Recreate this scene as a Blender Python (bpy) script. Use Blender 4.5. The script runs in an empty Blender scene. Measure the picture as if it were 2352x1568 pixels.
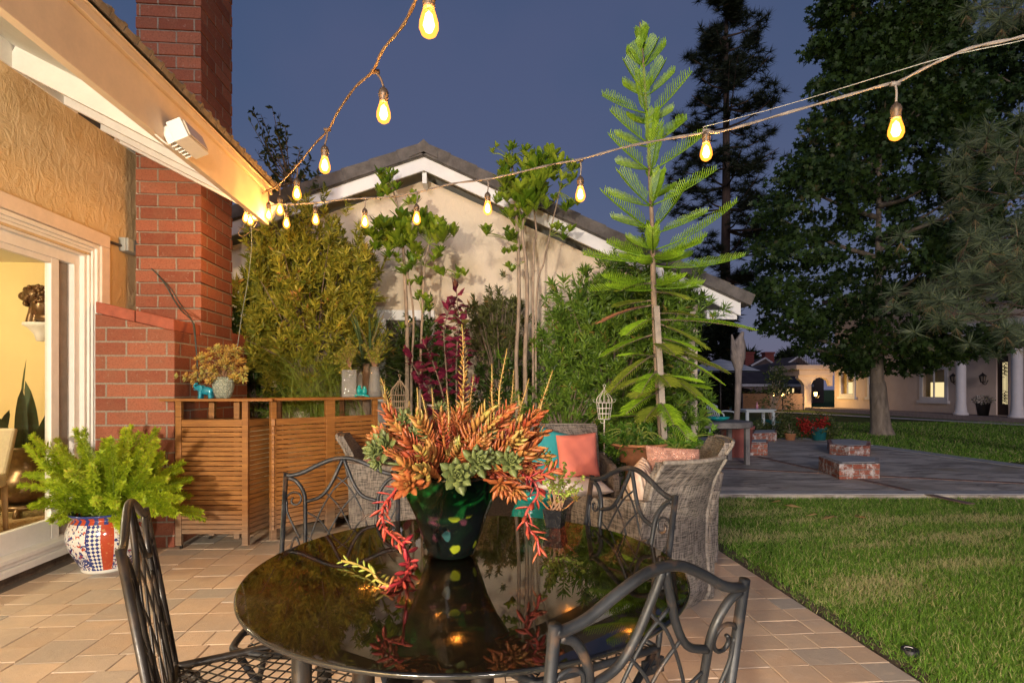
import bpy, math, random
import numpy as np
from mathutils import Vector, Matrix
R_ = math.radians
rng = np.random.default_rng(7)
random.seed(7)
scene = bpy.context.scene
COL = scene.collection

# ------------------------------------------------------------------ camera
F_PX, CX, CY, H = 1245.0, 1176.0, 893.0, 1.22      # calibrated on a 2352 px wide photograph
AL = R_(4.32)                                       # the house axes are turned by this much against the camera
cam_d = bpy.data.cameras.new('camera'); cam = bpy.data.objects.new('camera', cam_d); COL.objects.link(cam)
cam.location = (0, 0, H); cam.rotation_euler = (R_(90), 0, -AL)
cam_d.sensor_width = 36; cam_d.lens = 36 * F_PX / 2352; cam_d.shift_y = 109 / 2352
cam_d.clip_start = 0.05; cam_d.clip_end = 1500
scene.camera = cam

# ------------------------------------------------------------------ world, sun, exposure
world = bpy.data.worlds.new('World'); scene.world = world; world.use_nodes = True
wt = world.node_tree; wt.nodes.clear()
wo = wt.nodes.new('ShaderNodeOutputWorld'); wb = wt.nodes.new('ShaderNodeBackground')
sky = wt.nodes.new('ShaderNodeTexSky'); sky.sky_type = 'NISHITA'; sky.sun_disc = False
SUN_AZ = R_(172); SUN_EL = R_(1.0)
sky.sun_elevation = R_(4); sky.sun_rotation = SUN_AZ
sky.air_density = 1.4; sky.dust_density = 2.0; sky.ozone_density = 3.0
# dusk haze: the clear-sky model supplies the base, low cloud evens it out towards a violet-grey horizon
tc = wt.nodes.new('ShaderNodeTexCoord'); nz = wt.nodes.new('ShaderNodeTexNoise'); sz = wt.nodes.new('ShaderNodeSeparateXYZ')
nz.inputs['Scale'].default_value = 1.6; nz.inputs['Detail'].default_value = 4; nz.inputs['Roughness'].default_value = .5
rp = wt.nodes.new('ShaderNodeValToRGB'); cr = rp.color_ramp; cr.elements.new(.5); cr.elements.new(.5)
for e, (p, c) in zip(cr.elements, ((0, (1.22, 1.20, 2.0)), (.18, (.82, .94, 1.78)), (.42, (.46, .70, 1.50)), (.8, (.24, .50, 1.18)))): e.position = p; e.color = (*c, 1)
mx = wt.nodes.new('ShaderNodeMix'); mx.data_type = 'RGBA'; mx.inputs[0].default_value = .8
mp = wt.nodes.new('ShaderNodeMapRange'); mp.inputs[1].default_value = .46; mp.inputs[2].default_value = .66; mp.inputs[3].default_value = 0; mp.inputs[4].default_value = .45
ml = wt.nodes.new('ShaderNodeMix'); ml.data_type = 'RGBA'; ml.blend_type = 'MIX'
wt.links.new(tc.outputs['Generated'], nz.inputs['Vector']); wt.links.new(tc.outputs['Generated'], sz.inputs[0]); wt.links.new(sz.outputs[2], rp.inputs[0])
wt.links.new(nz.outputs[0], mp.inputs[0]); wt.links.new(sky.outputs[0], mx.inputs[6]); wt.links.new(rp.outputs[0], mx.inputs[7])
wt.links.new(mx.outputs[2], ml.inputs[6]); wt.links.new(mp.outputs[0], ml.inputs[0]); ml.inputs[7].default_value = (.80, .86, 1.62, 1)
wt.links.new(ml.outputs[2], wb.inputs['Color']); wt.links.new(wb.outputs[0], wo.inputs['Surface'])
SKY_STRENGTH = .12
wb.inputs['Strength'].default_value = SKY_STRENGTH

sd = bpy.data.lights.new('dusk_sun', 'SUN'); so = bpy.data.objects.new('dusk_sun', sd); COL.objects.link(so)
sd.energy = 1.1; sd.angle = R_(14); sd.color = (1, .88, .90)
so.rotation_euler = (R_(78), 0, R_(-14))            # comes from behind the camera, low
def point(name, loc, watts, color, rad):
    l = bpy.data.lights.new(name, 'POINT'); l.energy = watts; l.color = color; l.shadow_soft_size = rad
    o = bpy.data.objects.new(name, l); o.location = loc; COL.objects.link(o); return o
point('unseen_flash_right', (.75, -3.6, 1.6), 700, (1, .88, .74), .10)  # no fixture: unseen light added behind the camera, standing in for a flash
point('unseen_flash_left', (-1.75, -2.7, 1.55), 1800, (1, .86, .66), .10)  # second added flash stand-in, house side, out of view; no lamp hangs there
vs = scene.view_settings
scene.display_settings.display_device = 'sRGB'
vs.view_transform = 'Standard'; vs.look = 'None'; vs.exposure = .12; vs.gamma = 1; vs.use_curve_mapping = False
scene.cycles.use_denoising = True
scene.cycles.max_bounces = 8; scene.cycles.diffuse_bounces = 3; scene.cycles.glossy_bounces = 3
scene.cycles.transmission_bounces = 5; scene.cycles.transparent_max_bounces = 10
scene.cycles.sample_clamp_indirect = 4; scene.cycles.caustics_reflective = False; scene.cycles.caustics_refractive = False

# ------------------------------------------------------------------ pixel rays (on the 2352 x 1568 photograph)
RT = Vector((math.cos(AL), -math.sin(AL), 0)); FW = Vector((math.sin(AL), math.cos(AL), 0)); UP = Vector((0, 0, 1))
EYE = Vector((0, 0, H))
def ray(px, py): return RT * ((px - CX) / F_PX) + FW + UP * ((CY - py) / F_PX)
def at(px, py, Y): return EYE + ray(px, py) * Y
def gp(px, py, z=0):
    r = ray(px, py); return EYE + r * ((z - H) / r.z)
def onx(px, py, x):
    r = ray(px, py); return EYE + r * (x / r.x)
def ony(px, py, y):
    r = ray(px, py); return EYE + r * (y / r.y)
def cw(X, Y, z=0): return RT * X + FW * Y + UP * z       # camera-frame ground position to world

# ------------------------------------------------------------------ mesh building
class MB:
    def __init__(s): s.v = []; s.f = []; s.n = 0; s.a = []
    def add(s, v, f, a=.5):
        v = np.asarray([tuple(p) for p in v] if not isinstance(v, np.ndarray) else v, dtype=np.float64).reshape(-1, 3)
        if isinstance(f, np.ndarray): s.f.append(f + s.n)
        else: s.f.append([tuple(i + s.n for i in q) for q in f])
        s.v.append(v); s.n += len(v)
        s.a.append(np.broadcast_to(np.asarray(a, dtype=np.float64), (len(v),)).copy() if np.ndim(a) == 0 else np.asarray(a))
        return s
    def mesh(s, name, off=None, smooth=False):
        me = bpy.data.meshes.new(name)
        v = np.concatenate(s.v) if s.v else np.zeros((0, 3))
        if off is not None: v = v - np.array(tuple(off))
        loops, tot = [], []
        for f in s.f:
            if isinstance(f, np.ndarray):
                loops.append(f.ravel()); tot.append(np.full(len(f), f.shape[1]))
            elif f:
                loops.append(np.array([i for q in f for i in q])); tot.append(np.array([len(q) for q in f]))
        loops = np.concatenate(loops).astype(np.int32); tot = np.concatenate(tot).astype(np.int32)
        me.vertices.add(len(v)); me.vertices.foreach_set('co', v.ravel().astype(np.float32))
        me.loops.add(len(loops)); me.loops.foreach_set('vertex_index', loops)
        st = np.concatenate([[0], np.cumsum(tot)[:-1]]).astype(np.int32)
        me.polygons.add(len(tot)); me.polygons.foreach_set('loop_start', st); me.polygons.foreach_set('loop_total', tot)
        me.polygons.foreach_set('use_smooth', np.full(len(tot), smooth))
        me.update(calc_edges=True)
        at_ = me.attributes.new('var', 'FLOAT', 'POINT'); at_.data.foreach_set('value', np.concatenate(s.a).astype(np.float32))
        return me

def box(mb, x0, x1, y0, y1, z0, z1, M=None, a=.5):
    v = [(x, y, z) for x in (x0, x1) for y in (y0, y1) for z in (z0, z1)]
    if M is not None: v = [tuple(M @ Vector(p)) for p in v]
    mb.add(v, [(0, 1, 3, 2), (4, 6, 7, 5), (0, 4, 5, 1), (2, 3, 7, 6), (0, 2, 6, 4), (1, 5, 7, 3)], a)
def beam(mb, p, q, w, h, up=(0, 0, 1), a=.5):
    p = Vector(p); q = Vector(q); d = (q - p); L = d.length; d.normalize(); u = Vector(up)
    s = d.cross(u)
    if s.length < 1e-4: s = d.cross(Vector((1, 0, 0)))
    s.normalize(); u = s.cross(d)
    M = Matrix((s, d, u)).transposed().to_4x4(); M.translation = p
    box(mb, -w / 2, w / 2, 0, L, -h / 2, h / 2, M, a)
def prism(mb, poly, z0, z1, M=None, a=.5):
    n = len(poly); v = [(x, y, z0) for x, y in poly] + [(x, y, z1) for x, y in poly]
    if M is not None: v = [tuple(M @ Vector(p)) for p in v]
    mb.add(v, [tuple(range(n))[::-1], tuple(range(n, 2 * n))] + [(i, (i + 1) % n, n + (i + 1) % n, n + i) for i in range(n)], a)
def spl(pts, n=6):
    pts = [Vector(p) for p in pts]
    if len(pts) < 3: return pts
    P = [pts[0] * 2 - pts[1]] + pts + [pts[-1] * 2 - pts[-2]]; out = []
    for i in range(1, len(P) - 2):
        a, b, c, d = P[i - 1], P[i], P[i + 1], P[i + 2]
        for k in range(n):
            t = k / n
            out.append(.5 * ((2 * b) + (c - a) * t + (2 * a - 5 * b + 4 * c - d) * t * t + (3 * b - a - 3 * c + d) * t ** 3))
    out.append(pts[-1]); return out
def tube(mb, pts, r, seg=8, a=.5, cap=True, flat=1.0):
    pts = [Vector(p) for p in pts]; n = len(pts)
    rs = [r] * n if np.ndim(r) == 0 else list(r)
    if len(rs) != n: rs = list(np.interp(np.linspace(0, 1, n), np.linspace(0, 1, len(rs)), rs))
    T = []
    for i in range(n):
        t = pts[min(i + 1, n - 1)] - pts[max(i - 1, 0)]
        T.append(t.normalized() if t.length > 1e-9 else Vector((0, 0, 1)))
    u = T[0].cross(Vector((0, 0, 1)))
    if u.length < .1: u = T[0].cross(Vector((0, 1, 0)))
    u.normalize(); V = []
    for i in range(n):
        u = (u - T[i] * u.dot(T[i]))
        if u.length < 1e-6: u = T[i].orthogonal()
        u.normalize(); w = T[i].cross(u)
        for k in range(seg):
            an = 2 * math.pi * k / seg
            V.append(pts[i] + u * (math.cos(an) * rs[i]) + w * (math.sin(an) * rs[i] * flat))
    f = [(i * seg + k, i * seg + (k + 1) % seg, (i + 1) * seg + (k + 1) % seg, (i + 1) * seg + k) for i in range(n - 1) for k in range(seg)]
    if cap: f += [tuple(range(seg))[::-1], tuple(range((n - 1) * seg, n * seg))]
    mb.add(V, f, a)
def lathe(mb, prof, seg=32, c=(0, 0, 0), a=.5, sx=1, sy=1, wob=None):
    V = []; n = len(prof)
    for r, z in prof:
        for k in range(seg):
            an = 2 * math.pi * k / seg; rr = r * (1 + (wob(an, z) if wob else 0))
            V.append((c[0] + math.cos(an) * rr * sx, c[1] + math.sin(an) * rr * sy, c[2] + z))
    f = [(i * seg + k, i * seg + (k + 1) % seg, (i + 1) * seg + (k + 1) % seg, (i + 1) * seg + k) for i in range(n - 1) for k in range(seg)]
    if prof[0][0] > 1e-5: f.append(tuple(range(seg))[::-1])
    if prof[-1][0] > 1e-5: f.append(tuple(range((n - 1) * seg, n * seg)))
    mb.add(V, f, a)
def ell(mb, c, r, seg=12, rings=8, M=None, a=.5):
    V = []
    for i in range(rings + 1):
        ph = math.pi * i / rings
        for k in range(seg):
            an = 2 * math.pi * k / seg
            p = Vector((math.sin(ph) * math.cos(an) * r[0], math.sin(ph) * math.sin(an) * r[1], -math.cos(ph) * r[2]))
            if M is not None: p = M @ p
            V.append(p + Vector(c))
    f = [(i * seg + k, i * seg + (k + 1) % seg, (i + 1) * seg + (k + 1) % seg, (i + 1) * seg + k) for i in range(rings) for k in range(seg)]
    mb.add(V, f, a)
def nrm(a): return a / np.maximum(np.linalg.norm(a, axis=-1, keepdims=True), 1e-9)
def scatter(mb, tv, tf, pos, d, up, sc, var=None):
    """copies of a template (y = its length, z = its face) at pos, pointing along d"""
    tv = np.asarray(tv, float); tf = np.asarray(tf); pos = np.asarray(pos, float).reshape(-1, 3); N = len(pos)
    if N == 0: return
    d = nrm(np.asarray(d, float)); up = np.asarray(up, float) + np.zeros((N, 3))
    s = np.cross(d, up); bad = np.linalg.norm(s, axis=1) < 1e-3; s[bad] = np.cross(d[bad], [.3, .9, .2]); s = nrm(s); u = np.cross(s, d)
    sc = np.broadcast_to(np.asarray(sc, float), (N,)) if np.ndim(sc) < 2 else sc
    S = sc[:, None, None] if np.ndim(sc) == 1 else sc[:, None, :]
    t = tv[None] * S
    v = pos[:, None] + t[..., 0:1] * s[:, None] + t[..., 1:2] * d[:, None] + t[..., 2:3] * u[:, None]
    f = (tf[None] + (np.arange(N) * len(tv))[:, None, None]).reshape(-1, tf.shape[1])
    if var is None: var = rng.random(N)
    mb.add(v.reshape(-1, 3), f, np.repeat(var, len(tv)))
def leafT(w, bend=.12, fold=.06, at_=.42):
    return np.array([(0, 0, 0), (-w, at_, 0), (w, at_, 0), (0, at_ + .03, -fold), (0, 1, -bend)]), np.array([(0, 3, 1), (0, 2, 3), (1, 3, 4), (3, 2, 4)])
def rdir(N, zmin=-1, zmax=1):
    z = rng.uniform(zmin, zmax, N); an = rng.uniform(0, 2 * math.pi, N); r = np.sqrt(np.maximum(0, 1 - z * z))
    return np.stack([r * np.cos(an), r * np.sin(an), z], 1)

# ------------------------------------------------------------------ objects
def tag(o, label=None, cat=None, group=None, kind=None):
    if label: o['label'] = label
    if cat: o['category'] = cat
    if group: o['group'] = group
    if kind: o['kind'] = kind
    return o
def thing(name, label, cat, loc=(0, 0, 0), rotz=0, group=None):
    o = bpy.data.objects.new(name, None); COL.objects.link(o); o.empty_display_size = .1
    o.location = loc; o.rotation_euler = (0, 0, rotz); return tag(o, label, cat, group)
def obj(name, mb, m, parent=None, smooth=False, bevel=0, world=False):
    """one mesh object; world=True: mb is in world coordinates although it gets a parent (unrotated)"""
    off = None
    if world and parent is not None:
        off = Vector(parent.location); q = parent.parent
        while q is not None: off = off + Vector(q.location); q = q.parent
    o = bpy.data.objects.new(name, mb.mesh(name, off, smooth)); COL.objects.link(o)
    if parent is not None: o.parent = parent
    o.data.materials.append(m)
    if bevel:
        b = o.modifiers.new('bevel', 'BEVEL'); b.width = bevel; b.segments = 2; b.limit_method = 'ANGLE'
    return o
def solo(name, mb, m, label, cat, base=(0, 0, 0), group=None, kind=None, smooth=False, bevel=0):
    o = bpy.data.objects.new(name, mb.mesh(name, Vector(base), smooth)); COL.objects.link(o); o.location = base
    o.data.materials.append(m)
    if bevel:
        b = o.modifiers.new('bevel', 'BEVEL'); b.width = bevel; b.segments = 2; b.limit_method = 'ANGLE'
    return tag(o, label, cat, group, kind)
def struct(name, mb, m, smooth=False):
    o = bpy.data.objects.new(name, mb.mesh(name, None, smooth)); COL.objects.link(o); o.data.materials.append(m); o['kind'] = 'structure'; return o

# ------------------------------------------------------------------ materials
class NT:
    def __init__(s, name):
        s.m = bpy.data.materials.new(name); s.m.use_nodes = True; s.t = s.m.node_tree; s.b = s.t.nodes['Principled BSDF']; s.out = s.t.nodes['Material Output']
    def n(s, typ, **kw):
        nd = s.t.nodes.new('ShaderNode' + typ)
        for k, v in kw.items():
            if isinstance(k, str) and hasattr(nd, k) and k not in ('name',): setattr(nd, k, v)
            else: nd.inputs[k].default_value = v
        return nd
    def l(s, a, b): s.t.links.new(a, b)
    def mixc(s, fac, a, b, mode='MIX'):
        nd = s.t.nodes.new('ShaderNodeMix'); nd.data_type = 'RGBA'; nd.blend_type = mode
        for i, x in ((0, fac), (6, a), (7, b)):
            if isinstance(x, (int, float)): nd.inputs[i].default_value = x
            elif isinstance(x, tuple): nd.inputs[i].default_value = (*x, 1)[:4]
            else: s.l(x, nd.inputs[i])
        return nd.outputs[2]
    def math(s, op, a, b=0.0, c=None):
        nd = s.t.nodes.new('ShaderNodeMath'); nd.operation = op
        for i, x in ((0, a), (1, b), (2, c)):
            if x is None: continue
            if isinstance(x, (int, float)): nd.inputs[i].default_value = x
            else: s.l(x, nd.inputs[i])
        return nd.outputs[0]
    def ramp(s, x, a, b, lo=0., hi=1.):
        nd = s.t.nodes.new('ShaderNodeMapRange'); s.l(x, nd.inputs[0])
        nd.inputs[1].default_value = a; nd.inputs[2].default_value = b; nd.inputs[3].default_value = lo; nd.inputs[4].default_value = hi
        return nd.outputs[0]
    def co(s, scale=(1, 1, 1), rot=(0, 0, 0), kind='Object'):
        t = s.t.nodes.new('ShaderNodeTexCoord'); m = s.t.nodes.new('ShaderNodeMapping'); m.inputs['Scale'].default_value = scale; m.inputs['Rotation'].default_value = rot
        s.l(t.outputs[kind], m.inputs[0]); return m.outputs[0]
    def noise(s, scale, detail=4, vec=None, rough=.55, dist=0):
        nd = s.t.nodes.new('ShaderNodeTexNoise'); nd.inputs['Scale'].default_value = scale; nd.inputs['Detail'].default_value = detail
        nd.inputs['Roughness'].default_value = rough; nd.inputs['Distortion'].default_value = dist
        s.l(vec if vec is not None else s.co(), nd.inputs['Vector']); return nd.outputs[0]
    def bump(s, h, strength=.3, dist=.01):
        nd = s.t.nodes.new('ShaderNodeBump'); nd.inputs['Strength'].default_value = strength; nd.inputs['Distance'].default_value = dist
        s.l(h, nd.inputs['Height']); s.l(nd.outputs[0], s.b.inputs['Normal']); return nd
    def attr(s, name='var'):
        nd = s.t.nodes.new('ShaderNodeAttribute'); nd.attribute_name = name; return nd.outputs['Fac']
    def base(s, c):
        if isinstance(c, tuple): s.b.inputs['Base Color'].default_value = (*c, 1)[:4]
        else: s.l(c, s.b.inputs['Base Color'])
    def rough(s, r):
        if isinstance(r, (int, float)): s.b.inputs['Roughness'].default_value = r
        else: s.l(r, s.b.inputs['Roughness'])
    def spec(s, v): s.b.inputs['Specular IOR Level'].default_value = v

def plain(name, c, rough=.6, var=.18, scale=9, bump=.15, bd=.004, metal=0, spec=.4, scale2=60):
    k = NT(name); n1 = k.noise(scale, 5); n2 = k.noise(scale2, 3)
    f = k.math('ADD', k.math('MULTIPLY', n1, .7), k.math('MULTIPLY', n2, .3))
    lo = tuple(x * (1 - var) for x in c); hi = tuple(min(1, x * (1 + var)) for x in c)
    k.base(k.mixc(k.ramp(f, .35, .65), lo, hi)); k.rough(k.ramp(n2, .3, .7, max(0, rough - .08), min(1, rough + .08)))
    k.b.inputs['Metallic'].default_value = metal; k.spec(spec)
    if bump: k.bump(f, bump, bd)
    return k.m
def leafm(name, c1, c2, c3=None, trans=.3, rough=.45, spec=.4, mid=.75):
    """c1..c2 by leaf, a few of c3 (old or flowering leaves)"""
    k = NT(name); v = k.attr(); col = k.mixc(k.ramp(v, 0, mid), c1, c2)
    if c3: col = k.mixc(k.ramp(v, .9, .92), col, c3)
    col = k.mixc(k.ramp(k.noise(30, 2), .35, .65, 0, .35), col, tuple(x * .6 for x in c1))
    k.base(col); k.rough(rough); k.spec(spec)
    tr = k.n('BsdfTranslucent'); k.l(k.mixc(.35, col, c2), tr.inputs['Color'])
    ms = k.n('MixShader'); ms.inputs[0].default_value = trans
    k.l(k.b.outputs[0], ms.inputs[1]); k.l(tr.outputs[0], ms.inputs[2]); k.l(ms.outputs[0], k.out.inputs['Surface'])
    return k.m
def emis(name, c, s):
    k = NT(name); k.b.inputs['Base Color'].default_value = (0, 0, 0, 1); k.b.inputs['Emission Color'].default_value = (*c, 1); k.b.inputs['Emission Strength'].default_value = s
    return k.m
def glassy(name, tint, ior=1.5, rough=0.0, gl=(1, 1, 1)):
    """thin pane: see-through with a tint, mirror reflection by angle"""
    k = NT(name); tr = k.n('BsdfTransparent'); tr.inputs[0].default_value = (*tint, 1)
    g = k.n('BsdfGlossy'); g.inputs['Color'].default_value = (*gl, 1); g.inputs['Roughness'].default_value = rough
    fr = k.n('Fresnel'); fr.inputs[0].default_value = ior; ms = k.n('MixShader'); ge = k.n('NewGeometry')
    k.l(k.math('MULTIPLY', fr.outputs[0], k.math('SUBTRACT', 1, ge.outputs['Backfacing'])), ms.inputs[0]); k.l(tr.outputs[0], ms.inputs[1]); k.l(g.outputs[0], ms.inputs[2]); k.l(ms.outputs[0], k.out.inputs['Surface'])
    return k.m
def bark(name, c, s=14, bump=.6):
    k = NT(name); n1 = k.noise(s, 6, k.co((1, 1, .25)), .65, .6); n2 = k.noise(s * 4, 3)
    k.base(k.mixc(k.ramp(n1, .35, .65), tuple(x * .45 for x in c), c)); k.rough(.85); k.bump(k.math('ADD', n1, k.math('MULTIPLY', n2, .3)), bump, .01)
    return k.m
def bricks(name, rows, c1, c2, cm, bw=.295, bh=.1065, mort=.011, dirt=None, bump=.8):
    """running bond laid by world height; u runs along whichever horizontal axis the face follows"""
    k = NT(name); g = k.n('NewGeometry'); sp = k.n('SeparateXYZ'); k.l(g.outputs['Position'], sp.inputs[0])
    sn = k.n('SeparateXYZ'); k.l(g.outputs['Normal'], sn.inputs[0])
    ax = k.math('GREATER_THAN', k.math('ABSOLUTE', sn.outputs[0]), .6)
    u = k.math('ADD', k.math('MULTIPLY', sp.outputs[1], ax), k.math('MULTIPLY', sp.outputs[0], k.math('SUBTRACT', 1, ax)))
    u = k.math('ADD', u, rows)
    cb = k.n('CombineXYZ'); k.l(u, cb.inputs[0]); k.l(k.math('ADD', sp.outputs[2], .013), cb.inputs[1])
    wob = k.noise(7, 3, k.co()); 
    br = k.n('TexBrick'); br.offset = .5; br.squash = 1
    br.inputs['Scale'].default_value = 1; br.inputs['Brick Width'].default_value = bw; br.inputs['Row Height'].default_value = bh
    br.inputs['Mortar Size'].default_value = mort / 2 * 1.15; br.inputs['Mortar Smooth'].default_value = .35; br.inputs['Bias'].default_value = 0
    br.inputs['Color1'].default_value = (*c1, 1); br.inputs['Color2'].default_value = (*c2, 1); br.inputs['Mortar'].default_value = (*cm, 1)
    va = k.n('VectorMath', operation='ADD'); k.l(cb.outputs[0], va.inputs[0])
    wv = k.n('TexNoise'); wv.inputs['Scale'].default_value = 26; k.l(g.outputs['Position'], wv.inputs['Vector'])
    vs_ = k.n('VectorMath', operation='SCALE'); vs_.inputs['Scale'].default_value = .007; k.l(wv.outputs['Color'], vs_.inputs[0]); k.l(vs_.outputs[0], va.inputs[1])
    k.l(va.outputs[0], br.inputs['Vector'])
    n1 = k.noise(9, 5); n2 = k.noise(80, 4)
    col = k.mixc(k.ramp(n1, .4, .7, 0, .55), br.outputs['Color'], k.mixc(.6, br.outputs['Color'], (c1[0] * 1.25, c1[1] * 2.1, c1[2] * 2.2)))
    col = k.mixc(k.ramp(n2, .45, .75, 0, .4), col, tuple(x * .35 for x in c1)); col = k.mixc(k.ramp(k.noise(33, 6, None, .75), .60, .66, 0, .30), col, (.42, .34, .27))
    if dirt: col = k.mixc(k.math('MULTIPLY', k.ramp(k.noise(9, 5, None, .7), .5, .60), dirt), col, (.55, .50, .47))
    k.base(col); k.rough(.85); k.spec(.25)
    k.bump(k.math('SUBTRACT', k.math('MULTIPLY', n2, .25), br.outputs['Fac']), bump, .008)
    return k.m
# ================================================================== GROUND
XW = -2.902                                     # house wall plane
XE = 1.87                                       # lawn edge of the paving
# pavers: one mesh, laid in columns of mixed sizes
def m_paver():
    k = NT('paver_stone'); v = k.attr(); n1 = k.noise(5, 4); n2 = k.noise(140, 3, None, .7); n3 = k.noise(22, 4)
    c = k.mixc(k.ramp(v, 0, .6), (.39, .285, .205), (.51, .38, .275)); c = k.mixc(k.ramp(v, .66, .84), c, (.32, .285, .25)); c = k.mixc(k.ramp(v, .90, 1.), c, (.44, .31, .22))
    c = k.mixc(k.ramp(n1, .35, .7, 0, .45), c, (.29, .26, .23)); c = k.mixc(k.ramp(n3, .55, .8, 0, .5), c, (.52, .42, .33))
    c = k.mixc(k.ramp(n2, .62, .75, 0, .6), c, (.12, .085, .06)); k.base(c); k.rough(.8); k.spec(.3); k.bump(k.math('ADD', k.math('MULTIPLY', n2, .6), n3), .35, .006); return k.m
def paving():
    mb = MB(); J = .0018; b = .0028
    def stone(x0, x1, y0, y1):
        x0 += J; x1 -= J; y0 += J; y1 -= J; z = random.uniform(-.0015, .0015); w = lambda: random.uniform(-.0012, .0012)
        v = [(x0, y0, -.05), (x1, y0, -.05), (x1, y1, -.05), (x0, y1, -.05), (x0, y0, z - b), (x1, y0, z - b), (x1, y1, z - b), (x0, y1, z - b),
             (x0 + b, y0 + b, z + w()), (x1 - b, y0 + b, z + w()), (x1 - b, y1 - b, z + w()), (x0 + b, y1 - b, z + w())]
        f = [(0, 1, 5, 4), (1, 2, 6, 5), (2, 3, 7, 6), (3, 0, 4, 7), (4, 5, 9, 8), (5, 6, 10, 9), (6, 7, 11, 10), (7, 4, 8, 11), (8, 9, 10, 11)]
        mb.add(v, f, random.random())
    x = XE; 
    while x > XW + .12:
        W = random.choice((.225, .30, .375, .375, .45)); x0 = max(x - W, XW + .1); y = -1.2 + random.random() * .2
        while y < 4.95:
            h = random.choice((.15, .15, .225, .225, .225))
            W2 = x - x0
            if W2 > .36 or (W2 > .28 and random.random() < .4):
                c = x0 + W2 * random.choice((.4, .5, .6)); stone(x0, c, y, y + h); stone(c, x, y, y + h)
            else: stone(x0, x, y, y + h)
            y += h
        x = x0
    return mb
struct('patio_paving', paving(), m_paver())
k = NT('joint_sand'); n = k.noise(160, 3); k.base(k.mixc(k.ramp(n, .3, .7), (.05, .038, .03), (.12, .09, .07))); k.rough(.95); M_SAND = k.m
mb = MB(); mb.add([(XW - .2, -1.3, -.011), (XE, -1.3, -.011), (XE, 5, -.011), (XW - .2, 5, -.011)], [(0, 1, 2, 3)]); struct('paving_bed', mb, M_SAND)
# lawn sheet to the horizon
k = NT('lawn_base'); n1 = k.noise(1.3, 5, k.co((1, 1.5, 1)), .6); n2 = k.noise(70, 3); n3 = k.noise(.25, 3)
c = k.mixc(k.ramp(n2, .3, .7), (.03, .06, .012), (.08, .13, .025)); c = k.mixc(k.ramp(n1, .52, .72, 0, .75), c, (.19, .165, .07)); c = k.mixc(k.ramp(n3, .4, .7, 0, .3), c, (.035, .05, .012))
k.base(c); k.rough(.95); k.spec(.1); k.bump(n2, .8, .03); M_LAWN = k.m
mb = MB(); S = 700
mb.add([(-S, -60, -.035), (S, -60, -.035), (S, S, -.035), (-S, S, -.035)], [(0, 1, 2, 3)]); struct('lawn_ground', mb, M_LAWN)
# soil: strip beside the paving and the planting bed in front of the neighbour's wall
k = NT('soil'); n = k.noise(40, 6, None, .7); k.base(k.mixc(k.ramp(n, .35, .7), (.035, .022, .014), (.12, .085, .055))); k.rough(1); k.bump(n, 1, .03); M_SOIL = k.m
def sheet(x0, x1, y0, y1, z, nx=20, ny=20, amp=.01):
    mb = MB(); xs = np.linspace(x0, x1, nx); ys = np.linspace(y0, y1, ny)
    v = [(x, y, z + random.uniform(-amp, amp)) for y in ys for x in xs]
    mb.add(v, [(j * nx + i, j * nx + i + 1, (j + 1) * nx + i + 1, (j + 1) * nx + i) for j in range(ny - 1) for i in range(nx - 1)]); return mb
struct('planting_bed_soil', sheet(-2.9, 1.9, 4.98, 6.62, .02, 60, 24), M_SOIL)
struct('edge_soil', sheet(XE + .003, XE + .13, -1, 5.5, -.022, 6, 120, .008), M_SOIL)
# concrete back patio
A, B, C_, D_ = gp(1560, 1138), gp(2600, 1140), gp(2620, 1110), gp(1995, 1024)
E_, G_ = gp(1830, 1006), gp(1560, 1004)
k = NT('old_concrete'); n1 = k.noise(.9, 6, k.co((1, 1.6, 1)), .7, .6); n2 = k.noise(2.2, 6, k.co((.6, 2.4, 1)), .7, .8); n3 = k.noise(90, 4)
c = k.mixc(k.ramp(n1, .38, .62), (.27, .235, .20), (.60, .53, .46)); c = k.mixc(k.ramp(n2, .50, .62, 0, .85), c, (.12, .10, .09)); c = k.mixc(k.ramp(k.noise(.9, 3, k.co((1, 1.4, 1), kind='Object')), .60, .70, 0, .5), c, (.26, .19, .10))
k.base(c); k.rough(k.ramp(n2, .3, .7, .45, .85)); k.bump(n3, .2, .004); M_CONC = k.m
poly = [A, B, C_, D_, E_, G_]; mb = MB(); prism(mb, [(p.x, p.y) for p in poly], -.08, .012); struct('concrete_patio', mb, M_CONC)
# pale border strips and joints
k = plain('pale_concrete', (.34, .33, .33), .8, .2, 6); M_PALE = k
def strip(name, p, q, w, z, m, h=.004):
    mb = MB(); p = Vector((p.x, p.y, z)); q = Vector((q.x, q.y, z)); beam(mb, p, q, w, h * 2); return struct(name, mb, m)
strip('patio_border', E_, D_, .28, .018, M_PALE); strip('patio_border', D_ + (D_ - C_).normalized() * -.05, C_, .34, .0185, M_PALE)
strip('patio_border', A + Vector((0, .12, 0)), B + Vector((0, .12, 0)), .2, .018, M_PALE)
M_BRICKB = bricks('paving_brick', 0, (.19, .06, .04), (.25, .09, .06), (.2, .18, .16), .2, .09, .012)
for p, q in (((1740, 1050), (2230, 1160)), ((1560, 1072), (2352, 1112))):
    strip('brick_band', gp(*p), gp(*q), .10, .016, plain('brick_band_face', (.15, .095, .08), .85, .45, 9))
# far walk in front of the far building
strip('far_walk', gp(1640, 938), gp(2600, 988), .9, .0, M_PALE)

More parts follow.
